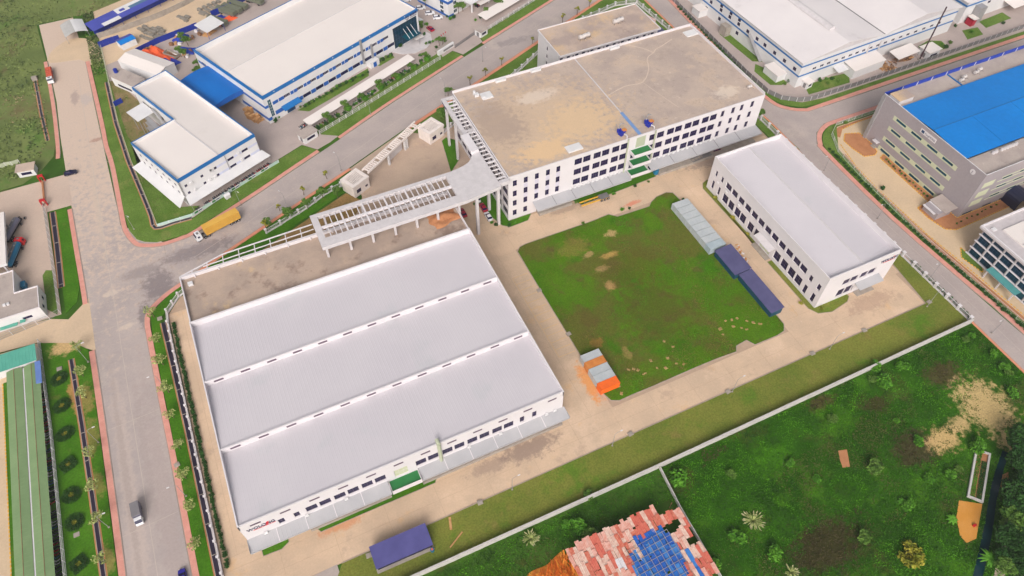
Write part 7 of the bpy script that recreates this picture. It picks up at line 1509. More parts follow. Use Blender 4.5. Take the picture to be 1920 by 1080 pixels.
tanker('teal blue road tanker with bright red cab below the grey one in the depot', (-84.0, 200.0), (-80.2, 211.0), 'tankblue', 'redbright')
def brick_truck():
    t = thing('flatbed_truck', 'white cabbed truck loaded with red bricks beside the dirt road', 'truck', (*[(-65.7,302.5)][0], .06), heading(*[(-65.9,312.1),(-65.5,296.3)]))
    b = MB(); b.box(-5.2, -1.15, .9, 2.6, 1.15, 1.1); b.build('bed', M['darkwood'], t)
    for k in range(13): b = MB(); b.box(-5.1 + k * .58, -1.0, 1.1, -4.62 + k * .58, 1.0, 1.9 + .15 * (k % 2)); b.build('brick_stack', M['brick'], t)
    b = MB(); b.ring([(-5.25, -1.2), (2.65, -1.2), (2.65, 1.2), (-5.25, 1.2)], .06, 1.1, 1.7); b.build('side_board', M['redroof'], t)
    cab(t, 2.9, 'carwhite', h=2.6, w=1.1)
    b = MB(); b.box(-5.2, -.5, .5, 4.8, .5, .88); b.build('chassis', M['dark'], t)
    for x in (-4, -2.8, 4):
        for s in (-1, 1): wheel(t, x, s * .95, .48, .3)
brick_truck()
def flatbed_trailer(lab, a, c, m):
    L = math.hypot(c[0] - a[0], c[1] - a[1]); t = thing('flatbed_trailer', lab, 'trailer', ((a[0] + c[0]) / 2, (a[1] + c[1]) / 2, .04), heading(a, c))
    for s in (-.8, .8): b = MB(); b.box(-L / 2, s - .18, .95, L / 2, s + .18, 1.3); b.build('beam', M[m], t)
    for i in range(7): b = MB(); b.box(-L / 2 + L * i / 6 - .1, -.61, 1.0, -L / 2 + L * i / 6 + .1, .61, 1.15); b.build('cross_member', M['greydk'], t)
    b = MB(); b.box(L / 2 - 3.6, -1.2, 1.31, L / 2, 1.2, 1.4); b.build('deck', M['greydk'], t)
    for x in (L / 2 - 3, L / 2 - 1.7, L / 2 - .4):
        for s in (-1, 1): wheel(t, x, s * .95, .46, .3)
flatbed_trailer('yellow framed skeleton trailer parked by the four storey block', *[(94.7,148.3),(105.6,148.3)], 'yellowp')
flatbed_trailer('dark skeleton trailer parked under the east awning of the block', *[(141.6,150.7),(149.9,151.3)], 'greydk')
t = thing('blue_bin', 'blue tank on legs with white pot at the end of the dock planting', 'tank', (*[(126.9,151.4)][0], .1)); b = MB(); b.tube((0, 0, .3), (0, 0, 2.4), 1.0, 12); b.build('tank', M['tankblue'], t); b = MB(); b.tube((0, 0, 2.4), (0, 0, 2.8), .5, 10); b.build('lid', M['darkblue'], t); b = MB(); b.box(-.7, -.7, 0, .7, .7, .3); b.build('plinth', M['concwall'], t)
t = thing('dock_generator', 'dark machine with pale pot in the dock planting', 'machine', (*[(105.2,152.8)][0], .1)); b = MB(); b.box(-1, -.6, 0, 1, .6, 1.4); b.build('casing', M['carblack'], t); b = MB(); b.tube((1.4, 0, 0), (1.4, 0, 1.2), .5, 10); b.build('pot', M['greylight'], t)
b = MB(); b.box(-.9, -.7, 0, .9, .7, 1.5); b.hexa([(-1.1, -.9, 1.5), (1.1, -.9, 1.5), (1.1, .9, 1.5), (-1.1, .9, 1.5), (-1.1, -.05, 2.0), (1.1, -.05, 2.0), (1.1, .05, 2.0), (-1.1, .05, 2.0)]); tag(b.build('white_kiosk', M['white2'], None, (*[(-14.5,203.8)][0], .1), .4), 'small white kiosk on the verge above the yellow container truck', 'kiosk')
for i in range(16):
    p0, p1 = [(133.0,111.2),(131.7,102.2)]; f = i / 16
    b = MB(); b.obox(0, 0, 0, RND.uniform(.3, 1.0), RND.uniform(.2, .5), RND.uniform(.1, .4)); o = b.build('debris', M[['wood', 'tinwhite', 'orangerust'][i % 3]], None, (p0[0] + (p1[0] - p0[0]) * f + RND.uniform(-.5, .5), p0[1] + (p1[1] - p0[1]) * f, .05), RND.uniform(0, 3)); tag(o, 'piece of light debris strewn beside the dark violet stepped shed', 'debris', 'debris beside the stepped shed')
# manholes and inspection boxes on the strip
for i, (x, y) in enumerate([(98.3,66.7),(66.6,67.0),(21.9,66.6),(-8.0,65.8),(128.3,66.9),(147.8,66.9),(173.3,66.7),(65.8,121.6),(66.5,103.1),(71.3,201.4),(-72.7,154.3),(-43.7,160.5),(-46.7,109.7)]):
    b = MB(); b.box(-.7, -.6, 0, .7, .6, .3); b.box(-.5, -.4, .3, .5, .4, .36); tag(b.build('inspection_box', M['concwall'], None, (x, y, .08), RND.uniform(-.2, .2)), f'small concrete inspection box, {["under the bend of the south drive", "below the lawn corner", "in front of the hall middle", "near the violet shed", "between lamp and workshop", "below the workshop", "at the workshop yard corner", "at the top of the lawn west edge", "midway on the lawn west edge", "by the east gatehouse", "above the first hedge ring", "at the road bend verge", "on the east verge of the west road"][i]}', 'inspection box')
# soil clods on the lawn
for i, (x, y) in enumerate([(91.1,88.9),(92.5,86.2),(92.0,79.7),(88.9,83.4),(84.0,84.8),(79.6,81.7),(78.0,84.4),(78.9,83.6),(80.3,81.8),(84.3,81.9),(86.6,80.8),(90.2,80.8),(71.4,81.1),(70.7,78.9),(108.8,85.6),(114.0,86.9),(117.9,84.6),(119.3,83.3),(120.9,82.1),(113.0,84.7),(114.9,83.2),(116.0,82.1),(108.4,83.6),(115.8,86.7),(112.0,87.4),(76.5,84.9)]):
    heap('small bare soil mound on the lawn', x, y, RND.uniform(.3, .75), RND.uniform(.28, .6), .3, RND.uniform(0, 3), 'mound', 'soil_mound', 'soil mound', i, 6, 'soil mounds on the lawn')
t = thing('spoil_heap', 'brown earth heap on the east end of the hall terrace', 'earth heap', (46.6, 152.4, 12.3))
heap_o = heap('x', 0, 0, 4.6, 3.4, 1.3, .2, 'soil', 'earth', 'x', 77, 14); heap_o.parent = t
for k_ in ('label', 'category'): del heap_o[k_]
heap_o.location = (0, 0, 0)
b = MB(); b.hexa([(-.9, -.7, 0), (.9, -.7, 0), (.9, .7, 0), (-.9, .7, 0), (-.8, -.6, 1.1), (.8, -.6, 1.1), (.8, .6, 1.1), (-.8, .6, 1.1)]); b.box(-.5, -.4, 1.1, .5, .4, 1.5); tag(b.build('roof_machine', M['greylight'], None, (46, 156.4, 12.3), .3), 'small grey machine above the earth heap on the hall terrace', 'machine')
b = MB(); b.box(-.7, -.6, 0, .7, .6, .8); tag(b.build('roof_box', M['white2'], None, (-30.6, 158.4, 12.3)), 'white box at the west end of the hall terrace', 'box')
# ================================================================ LAMPS
def lamp_proto():
    t = thing('street_lamp', 'grey street lamp', 'street lamp'); b = MB(); b.tube((0, 0, 0), (0, 0, 8), .09, 6, r2=.06); b.build('pole', M['steel'], t)
    b = MB(); b.path([(0, 0, 8), (.6, 0, 8.5), (2.0, 0, 8.8)], .05, 5); b.build('arm', M['steel'], t); b = MB(); b.box(1.8, -.14, 8.72, 2.6, .14, 8.86); b.build('lamp_head', M['framew'], t); b = MB(); b.box(-.25, -.25, 0, .25, .25, .3); b.build('footing', M['concwall'], t)
    return t
lp = lamp_proto(); first = True
LW = ['north of the first hedge ring', 'beside the third hedge ring', 'opposite the driving truck', 'at the bottom of the picture']
spots_l = [((x, y), 0.0, f'grey street lamp left of the west road, {LW[i]}') for i, (x, y) in enumerate([(-64.9, 153.3), (-64.9, 125.3), (-64.9, 99.9), (-64.5, 83)])]
spots_l += [((-46.0, y), PI, f'grey street lamp right of the west road, {n_}') for y, n_ in ((134.9, 'by the upper roof bay'), (100, 'by the lower roof bay'))]
spots_l += [((x, y), rad(-65), f'grey street lamp on the north pavement, {n_}') for (x, y), n_ in zip([(195.8,244.7),(44.6,225.8),(-11.1,198.2),(97.5,239.1),(-46.0,202.0)], ('far end', 'below the middle of the bicycle shed', 'above the yellow truck', 'beside the factory gate', 'at the verge bend'))][1:]
spots_l += [((x, y), rad(115), f'grey street lamp south of the diagonal road, {n_}') for (x, y), n_ in zip([(3.1,189.6),(25.3,200.4),(75.0,224.3)], ('above the entrance canopy', 'by the west gatehouse', 'by the open roof frame'))]
spots_l += [((x, y), 0.0, f'grey lamp post on the mown strip, {n_}') for (x, y), n_ in zip([(60.4,66.1),(99.4,66.2),(133.9,66.0),(171.5,65.7),(30.8,66.3)], ('below the lawn corner', 'by the bend of the south drive', 'below the dark violet stepped shed', 'at the workshop corner', 'in front of the hall middle'))]
spots_l += [((x, y), PI, f'grey street lamp along the hedge of the right road, {n_}') for (x, y), n_ in zip([(182.7,127.3),(183.6,100.9),(181.2,74.0),(181.9,50.0)], ('near the junction', 'opposite the workshop middle', 'opposite the workshop corner', 'at the right edge'))]
for (p, rz, lab) in spots_l:
    if first: lp.location = (*p, .05); lp.rotation_euler = (0, 0, rz); lp['label'] = lab; lp['group'] = 'street lamps'; first = False
    else: copy_tree(lp, (*p, .05), rz, .85, label=lab)

# ================================================================ VEGETATION
def leaf_mesh(name, pts, size, m, up=.4, rng=None, narrow=.5):
    """one mesh of many leaf quads at pts (n,3)"""
    rng = rng or NP; n = len(pts); s = size * rng.uniform(.6, 1.4, (n, 1))
    d = rng.normal(size=(n, 3)); d[:, 2] = np.abs(d[:, 2]) * up; d /= np.linalg.norm(d, axis=1, keepdims=True)
    e = rng.normal(size=(n, 3)); e -= d * (e * d).sum(1, keepdims=True); e /= np.linalg.norm(e, axis=1, keepdims=True)
    v = np.empty((n, 4, 3)); v[:, 0] = pts - d * s; v[:, 1] = pts + e * s * narrow; v[:, 2] = pts + d * s; v[:, 3] = pts - e * s * narrow
    me = bpy.data.meshes.new(name); me.vertices.add(4 * n); me.vertices.foreach_set('co', v.reshape(-1).astype(np.float32))
    me.loops.add(4 * n); me.loops.foreach_set('vertex_index', np.arange(4 * n, dtype=np.int32)); me.polygons.add(n)
    me.polygons.foreach_set('loop_start', np.arange(0, 4 * n, 4, dtype=np.int32)); me.polygons.foreach_set('loop_total', np.full(n, 4, dtype=np.int32))
    me.materials.append(m); me.update(calc_edges=True); return me
def blob(c, r, n, rng=NP):
    p = rng.normal(size=(n, 3)); p /= np.linalg.norm(p, axis=1, keepdims=True); p *= rng.uniform(.35, 1, (n, 1)) ** .6
    return p * np.array(r) + np.array(c)
def tree_proto(name, label, h, cr, nl, m, seed, leaf=.28, limbs=5, squash=.7):
    rg = np.random.default_rng(seed); t = thing(name, label, 'tree'); b = MB(); top = (rg.uniform(-.15, .15), rg.uniform(-.15, .15), h * .6); b.tube((0, 0, 0), top, .1 + h * .008, 6, r2=.06)
    pts = []
    for i in range(limbs):
        a = 2 * PI * i / limbs + rg.uniform(-.4, .4); l = cr * rg.uniform(.45, .95); tip = (top[0] + l * math.cos(a), top[1] + l * math.sin(a), h * rg.uniform(.68, .98))
        s = (top[0] * .8, top[1] * .8, h * rg.uniform(.4, .58)); b.tube(s, tip, .05, 4, r2=.02); pts.append(blob(tip, (cr * .5, cr * .5, cr * .42 * squash), nl // limbs, rg))
    pts.append(blob((*top[:2], h * .85), (cr * .6, cr * .6, cr * .5 * squash), nl // 3, rg))
    b.build('trunk', M['bark'], t); link('crown', leaf_mesh('crown', np.concatenate(pts), leaf, M[m], .5, rg), t); return t
def bush_proto(name, label, r, h, nl, m, seed, leaf=.2, cat='shrub'):
    rg = np.random.default_rng(seed); t = thing(name, label, cat); pts = []; b = MB()
    for i in range(5):
        a = rg.uniform(0, 6.28); q = r * rg.uniform(.1, .6); c = (q * math.cos(a), q * math.sin(a), h * rg.uniform(.4, .7)); b.tube((0, 0, 0), c, .04, 4, r2=.02); pts.append(blob(c, (r * .6, r * .6, h * .45), nl // 5, rg))
    p = np.concatenate(pts); p[:, 2] = np.maximum(p[:, 2], .03); b.build('stem', M['bark'], t); link('foliage', leaf_mesh('foliage', p, leaf, M[m], .6, rg), t); return t
def place(protos, spots, label, group, s0=.85, s1=1.2, z=.09):
    for i, p in enumerate(spots):
        src_ = protos[i % len(protos)]; lab = label(i) if callable(label) else label
        c = copy_tree(src_, (*p[:2], z), RND.uniform(0, 6.28), RND.uniform(s0, s1) * (p[2] if len(p) > 2 else 1), label=lab); c['group'] = group
protos = []
def P(*a, f=tree_proto, **k):
    o = f(*a, **k); protos.append(o); return o
sap = [P('street_tree', 'x', 3.6, 1.5, 190, 'leafpale', s, leaf=.24) for s in (1, 2, 3)]
palm_s = [P('street_tree', 'x', 3.6, .8, 110, 'leafyellow', s, leaf=.26) for s in (4, 5)]
grn = [P('tree', 'x', 4.2, 1.5, 420, 'leaf', s, leaf=.28) for s in (6, 7)]
dark = [P('tree', 'x', 6.0, 3.2, 1500, 'leafdark', s, leaf=.42, limbs=7) for s in (8, 9)] + [P('tree', 'x', 6.0, 3.0, 1300, m_, s_, leaf=.42, limbs=7) for m_, s_ in (('leafhedge', 10), ('leaf', 19))]
bsh = [P('shrub', 'x', .9, 1.3, 150, m, s, f=bush_proto, leaf=.24) for m, s in (('leaf', 11), ('leafhedge', 12), ('leafbright', 13), ('leafdark', 14))]
bigb = [P('shrub', 'x', 1.7, 1.8, 420, m, s, f=bush_proto, leaf=.36) for m, s in (('leafbright', 15), ('leafbright', 16), ('leaf', 17))]
ylw = [P('shrub', 'x', .7, .9, 90, 'leafyellow', 18, f=bush_proto, leaf=.22)]
LE = ['at the road bend', 'below the bend', 'next to the upper roof bay', 'beside the upper lamp', 'by the first roof step', 'by the middle roof bay', 'by the second roof step', 'opposite the truck', 'near the hall lettering']
place(sap, [(-45.2, y) for y in (161.8, 151.7, 143.1, 133, 124.3, 114, 104.9, 96, 85.6)], lambda i: f'slender pale street tree on the east verge, {LE[i]}', 'street trees along the west road')
LW2 = ['by the side road', 'beside the first hedge ring', 'between the first two hedge rings', 'by the third hedge ring', 'by the fourth hedge ring', 'by the fifth hedge ring', 'at the bottom edge']
place(sap, [(-66.6, y, 1.15) for y in (158.4, 148.8, 141, 121.6, 111.8, 102, 91.5)], lambda i: f'sparse pale street tree between drain and west pavement, {LW2[i]}', 'street trees along the west road')
LS = ['first from the hall', 'second from the hall', 'third from the hall', 'nearest the west gatehouse', 'left of the open roof frame', 'second beyond the roof frame', 'third beyond the roof frame', 'fourth beyond the roof frame', 'below the dormitory corner', 'second along the dormitory', 'third along the dormitory', 'nearest the red court']
place(palm_s, [(0.4,189.8),(9.9,193.9),(19.4,198.3),(-5.8,182.9),(78.2,222.8),(86.6,226.5),(94.5,229.4),(103.5,233.1),(121.6,241.7),(140.4,249.8),(149.2,253.0),(157.0,256.0)], lambda i: f'small yellowish street tree by the diagonal road, {LS[i]}', 'small street trees along the diagonal road')
place(grn, [(-4.8,183.5),(2.8,184.8),(9.3,186.2),(15.5,189.5),(20.2,187.3),(68.5,212.3),(69.1,209.9),(76.0,223.9),(178.8,160.1),(178.1,163.9)], lambda i: f'green garden tree, {["first behind the hall cornice", "second behind the hall cornice", "third behind the hall cornice", "fourth, nearest the west gatehouse", "tall one against the west gatehouse", "left one by the east gatehouse", "right one by the east gatehouse", "behind the east gatehouse roof", "right one at the east end of the four storey block", "left one at the east end of the four storey block"][i]}', 'garden trees of the compound')
line = lambda a, c, n, j=.5: [(a[0] + (c[0] - a[0]) * (i + .5) / n + RND.uniform(-j, j), a[1] + (c[1] - a[1]) * (i + .5) / n + RND.uniform(-j, j)) for i in range(n)]
place(bsh + grn[:1] + bigb[1:2], line((22.5, 225.2), (78, 250.4), 42), 'bush in the dense row below the long bicycle shed', 'bushes along the long bicycle shed', .7, 1.1)
place(bsh, line(*[(20.6,240.5),(52.0,251.8)], 26), 'low bush at the foot of the long factory', 'bushes at the long factory', .7, 1.1)
place(bsh, line(*[(57.0,256.7),(65.3,258.6)], 8), 'low bush in the short strip beside the porch', 'bushes at the porch', .7, 1.1)
place(bsh + grn, [(80.6,259.9),(82.1,260.0),(83.6,260.2),(83.4,256.0),(85.2,256.9),(86.8,257.0),(88.4,258.0)], 'bush behind the sign wall at the factory gate', 'bushes at the sign wall', .7, 1.0)
place(bsh + grn, [(9.9,239.5),(10.6,237.1),(12.1,238.4),(70.2,263.0),(70.2,265.6),(81.3,270.9),(83.4,272.6),(82.3,266.9),(85.7,273.3)], lambda i: 'bush in the bed at the ' + ('long factory west corner' if i < 3 else 'glass front'), 'bushes by the long factory corners', .8, 1.2)
place(grn + bsh, [(90.6,287.7),(93.0,288.6),(91.4,291.2),(96.0,275.4),(96.7,272.7),(98.9,273.6),(101.8,275.9),(104.2,276.7),(96.0,279.1),(106.3,280.5),(111.0,279.2),(109.5,268.6),(112.4,269.2),(120.1,273.1),(120.1,270.3),(124.0,274.2),(106.4,267.3)], 'bush or young tree around the top office', 'bushes at the top office', .8, 1.2)
for i, (x, y) in enumerate([(-15.4,294.8),(-14.2,293.4),(-9.7,282.8),(-11.2,279.5),(-9.1,279.4),(-11.4,301.7),(-12.9,305.0)]): place([grn[i % 2]], [(x, y)], f'scrubby bush beside the tarpaulin heaps, {["left by the skip", "right of the skip", "upper in the corner of the long factory", "middle in the corner of the long factory", "lower in the corner of the long factory", "right under the dark blue heap", "left under the dark blue heap"][i]}', 'scrub bushes in the scrap yard')
place(bsh, [(229.3,219.6),(234.7,209.6),(232.9,201.9),(230.4,190.0),(200.8,173.5),(203.9,174.0),(218.3,169.2),(220.6,168.1),(221.8,165.7),(208.9,173.6),(278.7,167.6),(278.7,165.4),(282.7,167.0),(294.4,175.6),(297.0,169.0),(315.0,168.3),(216.8,166.8),(215.5,169.7),(200.1,177.7),(200.9,181.2)], 'low dark bush on the gabled works lawns', 'bushes around the gabled works', .8, 1.3)
place(bsh[1:2] + bsh[3:], line((-39.9, 77), (-40.2, 157), 84, .12), 'clipped bush in the hall fence hedge', 'hedge bushes of the factory hall', .6, .85)
place(bsh[1:2] + bsh[3:], line((191.6, 136), (188.9 + 1.2, 100), 22, .2) + line((190, 100), (191.2, 66), 21, .2) + line((191.4, 66), (191.9, 42), 14, .2), 'dark clipped bush in the hedge along the right road', 'hedge bushes along the right road', .7, .95)
place(bsh[1:2] + bsh[3:], line((179.9, 82), (179.8, 56), 16, .15), 'dark bush in the workshop fence hedge', 'hedge bushes by the workshop fence', .7, .95)
place(bsh[1:2] + bsh[3:], line((193, 240), (190.3, 184), 26, .2), 'dark bush in the gabled works hedge', 'hedge bushes of the works', .6, .9)
place(ylw, [(139.2,132.1),(138.9,121.7),(139.3,113.5),(136.7,83.0),(141.3,78.6)], lambda i: f'yellow leaved ornamental shrub in the workshop planting, {["nearest the north corner", "second from the north corner", "left of the door canopy", "by the south west corner", "on the south side"][i]}', 'yellow shrubs by the workshop', 1, 1.4)
place(bsh, [(62.1,164.5),(62.1,162.2),(63.8,153.8),(64.7,152.3),(66.9,152.9),(68.8,150.4),(71.0,150.5),(69.2,215.4),(94.1,150.2),(99.8,149.3),(107.8,148.4),(116.8,148.9),(122.2,148.8),(128.4,136.0),(106.7,140.5),(109.5,140.3),(91.6,140.9)], 'small bush in the beds around the four storey block', 'bushes by the four storey block', .6, 1.0)
place(bsh[1:2], [(194.7,111.0)][0:1], 'single round bush in the grey factory drive', 'lone bush', 1.1, 1.2)
place(bsh, line((206.8, 123), (206.4, 101), 16, .3) + line((205, 88), (226, 88.4), 9, .4), 'sparse bush in the grey factory soil bed', 'bushes at the grey factory', .35, .6)
place(bsh, [(207.0,144.6)][0:1], 'reddish grey bush at the bed corner of the grey factory', 'lone bed bush', .9, 1.0)
# clipped hedge rings
RN = ['nearest the pale stone', 'second from the teal roof', 'third from the teal roof', 'square cut, fourth from the teal roof', 'fifth from the teal roof, above the manhole', 'just below the manhole', 'square cut, at the bottom edge']
for i, y in enumerate((150.6, 141.1, 131.6, 121.8, 112.5, 104.7, 93.4)):
    sq = i in (3, 6); t = thing('hedge_ring', f'dark clipped hedge ring on the bright grass, {RN[i]}', 'hedge', (-73.0 + i * .1, y, .1), .4)
    rg = np.random.default_rng(50 + i); n = 2300; a = rg.uniform(0, 2 * PI, n); k = 1 / np.maximum(np.abs(np.cos(a)), np.abs(np.sin(a))) * .82 if sq else np.ones(n) * (1 + .06 * np.sin(2 * a + i))
    r = rg.uniform(.7, 2.4, n) * k; pts = np.stack([r * np.cos(a) * 1.06, r * np.sin(a), rg.uniform(.1, .72, n)], 1); link('hedge', leaf_mesh('hedge', pts, .13, M['leafdark'], .8, rg), t)
    n = 260; a = rg.uniform(0, 2 * PI, n); r = rg.uniform(0, .8, n); link('centre_plant', leaf_mesh('centre_plant', np.stack([r * np.cos(a), r * np.sin(a), rg.uniform(.05, .5, n)], 1), .16, M['leafyellow'], 1, rg), t)
    b = MB()
    for k2 in range(14): a_ = 2 * PI * k2 / 14; b.tube((1.6 * math.cos(a_), 1.6 * math.sin(a_), 0), (1.6 * math.cos(a_), 1.6 * math.sin(a_), .5), .04, 4)
    b.build('stem', M['bark'], t)
b = MB(); b.box(-.7, -.6, 0, .7, .6, .1); b.tube((0, 0, .1), (0, 0, .13), .4, 10); tag(b.build('manhole_cover', M['concwall'], None, (*[(-72.4,101.3)][0], .1)), 'round manhole in a square frame among the hedge rings', 'manhole')
# trees by the canal, big field shrubs, palms
place(dark, [(156.3,19.9),(158.9,20.1),(155.4,17.6),(156.4,16.1),(152.7,15.9),(153.5,14.2),(151.0,12.6),(152.3,12.1),(145.1,11.4),(144.5,9.8),(141.0,8.0),(139.8,5.9),(141.0,5.0),(144.0,5.0),(142.8,3.3),(136.9,4.6),(134.6,3.1),(134.0,1.6),(130.3,0.5),(129.0,-1.4),(140.4,1.8),(133.3,-2.3),(133.5,-3.7),(158.0,21.5)], 'broad dark tree in the canal grove', 'trees along the canal', .55, 1.05)
place(bigb, [(141.5,55.4),(139.9,50.3),(137.7,52.2),(148.5,52.1),(175.2,39.7),(175.1,37.8),(176.0,44.4),(175.4,51.9),(172.5,51.2),(170.2,32.4),(71.0,50.5),(47.5,56.7),(41.7,50.3),(39.0,52.3),(42.6,47.6),(100.4,41.8),(103.9,35.3),(119.8,31.2),(120.2,19.9),(130.4,23.0),(104.7,18.1),(75.9,31.5),(67.3,28.3),(84.5,45.9),(81.8,24.4),(136.5,21.8),(139.6,22.0),(135.6,32.3),(134.9,39.6),(118.9,47.0),(148.7,24.4)], 'leafy green shrub in the weedy field', 'shrubs in the weedy field', .55, 1.5, 0)
def grass_tuft(lab, pos, r, m1, m2, n=70, h=2.2):
    t = thing('pampas_grass', lab, 'tall grass', (*pos, 0)); b = MB(); c = MB()
    for i in range(n):
        a = RND.uniform(0, 6.28); l = RND.uniform(.5, 1) * r; hh = h * RND.uniform(.7, 1); q = [(l * f * math.cos(a), l * f * math.sin(a), hh * (1 - (1 - f) ** 2) * (1.15 - .5 * f)) for f in (0, .35, .7, 1)]; w_ = .05
        px, py = -math.sin(a) * w_, math.cos(a) * w_
        for u, v in zip(q, q[1:]): b.poly([(u[0] - px, u[1] - py, u[2]), (v[0] - px, v[1] - py, v[2]), (v[0] + px, v[1] + py, v[2]), (u[0] + px, u[1] + py, u[2])])
        if i % 2 == 0:
            e = q[-1]; d = (e[0] * .28, e[1] * .28); c.poly([(e[0] - px * 3, e[1] - py * 3, e[2]), (e[0] + d[0], e[1] + d[1], e[2] + .25), (e[0] + px * 3, e[1] + py * 3, e[2]), (e[0] - d[0], e[1] - d[1], e[2] + .06)])
    b.build('blades', M[m1], t); c.build('plumes', M[m2], t)
grass_tuft('plumed pampas grass clump above the orange scrap heap', [(29.5,52.7)][0], 2.0, 'leafpale', 'plume')
grass_tuft('large plumed pampas grass clump right of the patchwork roof', [(82.1,33.3)][0], 2.6, 'leafpale', 'plume', 100)
grass_tuft('plumed pampas grass clump at the bottom edge of the field', [(82.8,19.1)][0], 1.8, 'leafpale', 'plume', 50)
place(ylw, [(x, y, 2.4) for x, y in [(112.4,11.7),(112.9,10.0),(110.8,8.9),(112.7,8.4),(110.1,10.2)]], 'yellowish flowering bush in the field', 'yellow flowering bushes', .9, 1.3)
def palm(lab, pos, h, n, l, z=.05, m='leafbright'):
    t = thing('palm_tree', lab, 'palm', (*pos, z)); b = MB(); b.tube((0, 0, 0), (.1, 0, h), .16, 7, r2=.1); b.build('trunk', M['bark'], t); f = MB()
    for i in range(n):
        a = 2 * PI * i / n + RND.uniform(-.2, .2); L = l * RND.uniform(.8, 1.1); s = [(.1 + L * k * math.cos(a), L * k * math.sin(a), h + L * (.55 * k - .75 * k * k)) for k in (0, .25, .5, .75, 1)]
        for j, (u, v) in enumerate(zip(s, s[1:])):
            wu, wv = (.06, .34, .36, .24, .03)[j], (.06, .34, .36, .24, .03)[j + 1]; px, py = -math.sin(a), math.cos(a)
            for sg in (-1, 1): f.poly([u, v, (v[0] + sg * px * wv, v[1] + sg * py * wv, v[2] - .14), (u[0] + sg * px * wu, u[1] + sg * py * wu, u[2] - .14)])
    f.build('fronds', M[m], t)
palm('young palm behind the fence at the east end of the four storey block', [(179.4,162.9)][0], 2.6, 11, 2.2)
palm('broad palm beside the canal at the bottom right', [(127.8,1.4)][0], 2.0, 12, 2.6)
palm('small palm among weeds left of the orange plot', [(127.8,12.6)][0], .8, 9, 1.6)
palm('small palm beneath the patchwork tin roof corner', [(64.7,28.6)][0], 1.4, 9, 1.8)
palm('small palm in the middle of the weedy field', [(119.7,21.3)][0], .7, 8, 1.3)
# field weeds as stuff
def vnoise(x, y, s, seed):
    rg = np.random.default_rng(seed); g = rg.random((64, 64)); u, v = x / s, y / s; i, j = np.floor(u).astype(int), np.floor(v).astype(int); f, h = u - i, v - j; f = f * f * (3 - 2 * f); h = h * h * (3 - 2 * h)
    q = lambda a, c: g[a % 64, c % 64]
    return (q(i, j) * (1 - f) + q(i + 1, j) * f) * (1 - h) + (q(i, j + 1) * (1 - f) + q(i + 1, j + 1) * f) * h
def inside(x, y, poly):
    r = np.zeros(len(x), bool); n = len(poly)
    for i in range(n):
        (x0, y0), (x1, y1) = poly[i][:2], poly[(i + 1) % n][:2]
        c = ((y0 > y) != (y1 > y)); r ^= c & (x < (x1 - x0) * (y - y0) / (y1 - y0 + 1e-12) + x0)
    return r
def scatter(poly, n, excl=(), seed=0):
    rg = np.random.default_rng(seed); xs, ys = [p[0] for p in poly], [p[1] for p in poly]
    x = rg.uniform(min(xs), max(xs), n); y = rg.uniform(min(ys), max(ys), n); k = inside(x, y, poly)
    for e in excl: k &= ~inside(x, y, e)
    return x[k], y[k], rg
def weeds(name, poly, n, size, hmax, mats, excl=(), seed=0, th=(.25, .5), clump=4.0, up=1.0, bare=(), brown=()):
    x, y, rg = scatter(poly, n, excl, seed); wob = (vnoise(x, y, 2.2, seed + 8) - .5) * 1.1 + (vnoise(x, y, .8, seed + 9) - .5) * .7
    ell = lambda q: np.sqrt(((x - q[0]) / q[2]) ** 2 + ((y - q[1]) / q[3]) ** 2) + wob
    k = np.ones(len(x), bool)
    for q in bare: k &= ell(q) + rg.uniform(-.5, .5, len(x)) > .85
    wob = wob[k]; x, y = x[k], y[k]
    d = .5 * vnoise(x, y, clump * 3, seed + 1) + .5 * vnoise(x, y, clump, seed + 2); k = d + rg.uniform(-.18, .18, len(x)) > th[0]; x, y, d = x[k], y[k], d[k]
    sel = np.clip(((vnoise(x, y, clump * 2.2, seed + 3) * .7 + vnoise(x, y, clump * .7, seed + 4) * .3 - .22) / .56 + rg.uniform(-.12, .12, len(x))) * len(mats), 0, len(mats) - .01).astype(int)
    z = np.maximum(.04, hmax * np.clip((d - th[0]) * 2.2, .08, 1) * rg.random(len(x)) ** .7)
    mats = list(mats)
    if brown:
        wob = (vnoise(x, y, 2.2, seed + 8) - .5) * 1.1
        for q in brown: sel[ell(q) + rg.uniform(-.3, .3, len(x)) < .95] = len(mats)
        mats.append('weedscorch')
    for i, m in enumerate(mats):
        q = sel == i
        if q.sum(): stuff(link(name, leaf_mesh(name, np.stack([x[q], y[q], z[q]], 1), size, M[m], up, rg)))
BANK = srgb
M['weedscorch'] = leafmat('weed_scorched', srgb(84, 74, 48), srgb(66, 58, 36)); M['weedbrown'] = leafmat('weed_brown', srgb(92, 98, 48), srgb(78, 86, 42)); M['weeddark'] = leafmat('weed_dark', srgb(52, 92, 24), srgb(40, 74, 18)); M['weedmid'] = leafmat('weed_mid', srgb(68, 122, 20), srgb(52, 102, 14)); M['weedlit'] = leafmat('weed_light', srgb(88, 150, 20), srgb(70, 128, 16))
VEG = [(135, 18), (135, 10)]
ROOFX = [(34, 44), (66, 47), (66.5, 20), (34, 20)]
EX = [ROOFX, [(133.5,15.5),(138.2,12.3),(135.0,10.0),(129.9,6.4),(126.9,6.6),(126.8,8.6),(129.5,12.5)], CANAL, [(148.5,24.9),(151.4,21.5),(138.3,12.2),(135.4,15.6)], [(114.6,39.4),(117.0,38.7),(114.4,34.5),(112.4,35.0),(113.4,37.4)]] 
FIELD = [(-20, 55), (178.8, 55), (179.2, 10), (150, -10), (60, 10), (20, 36), (-20, 50)]
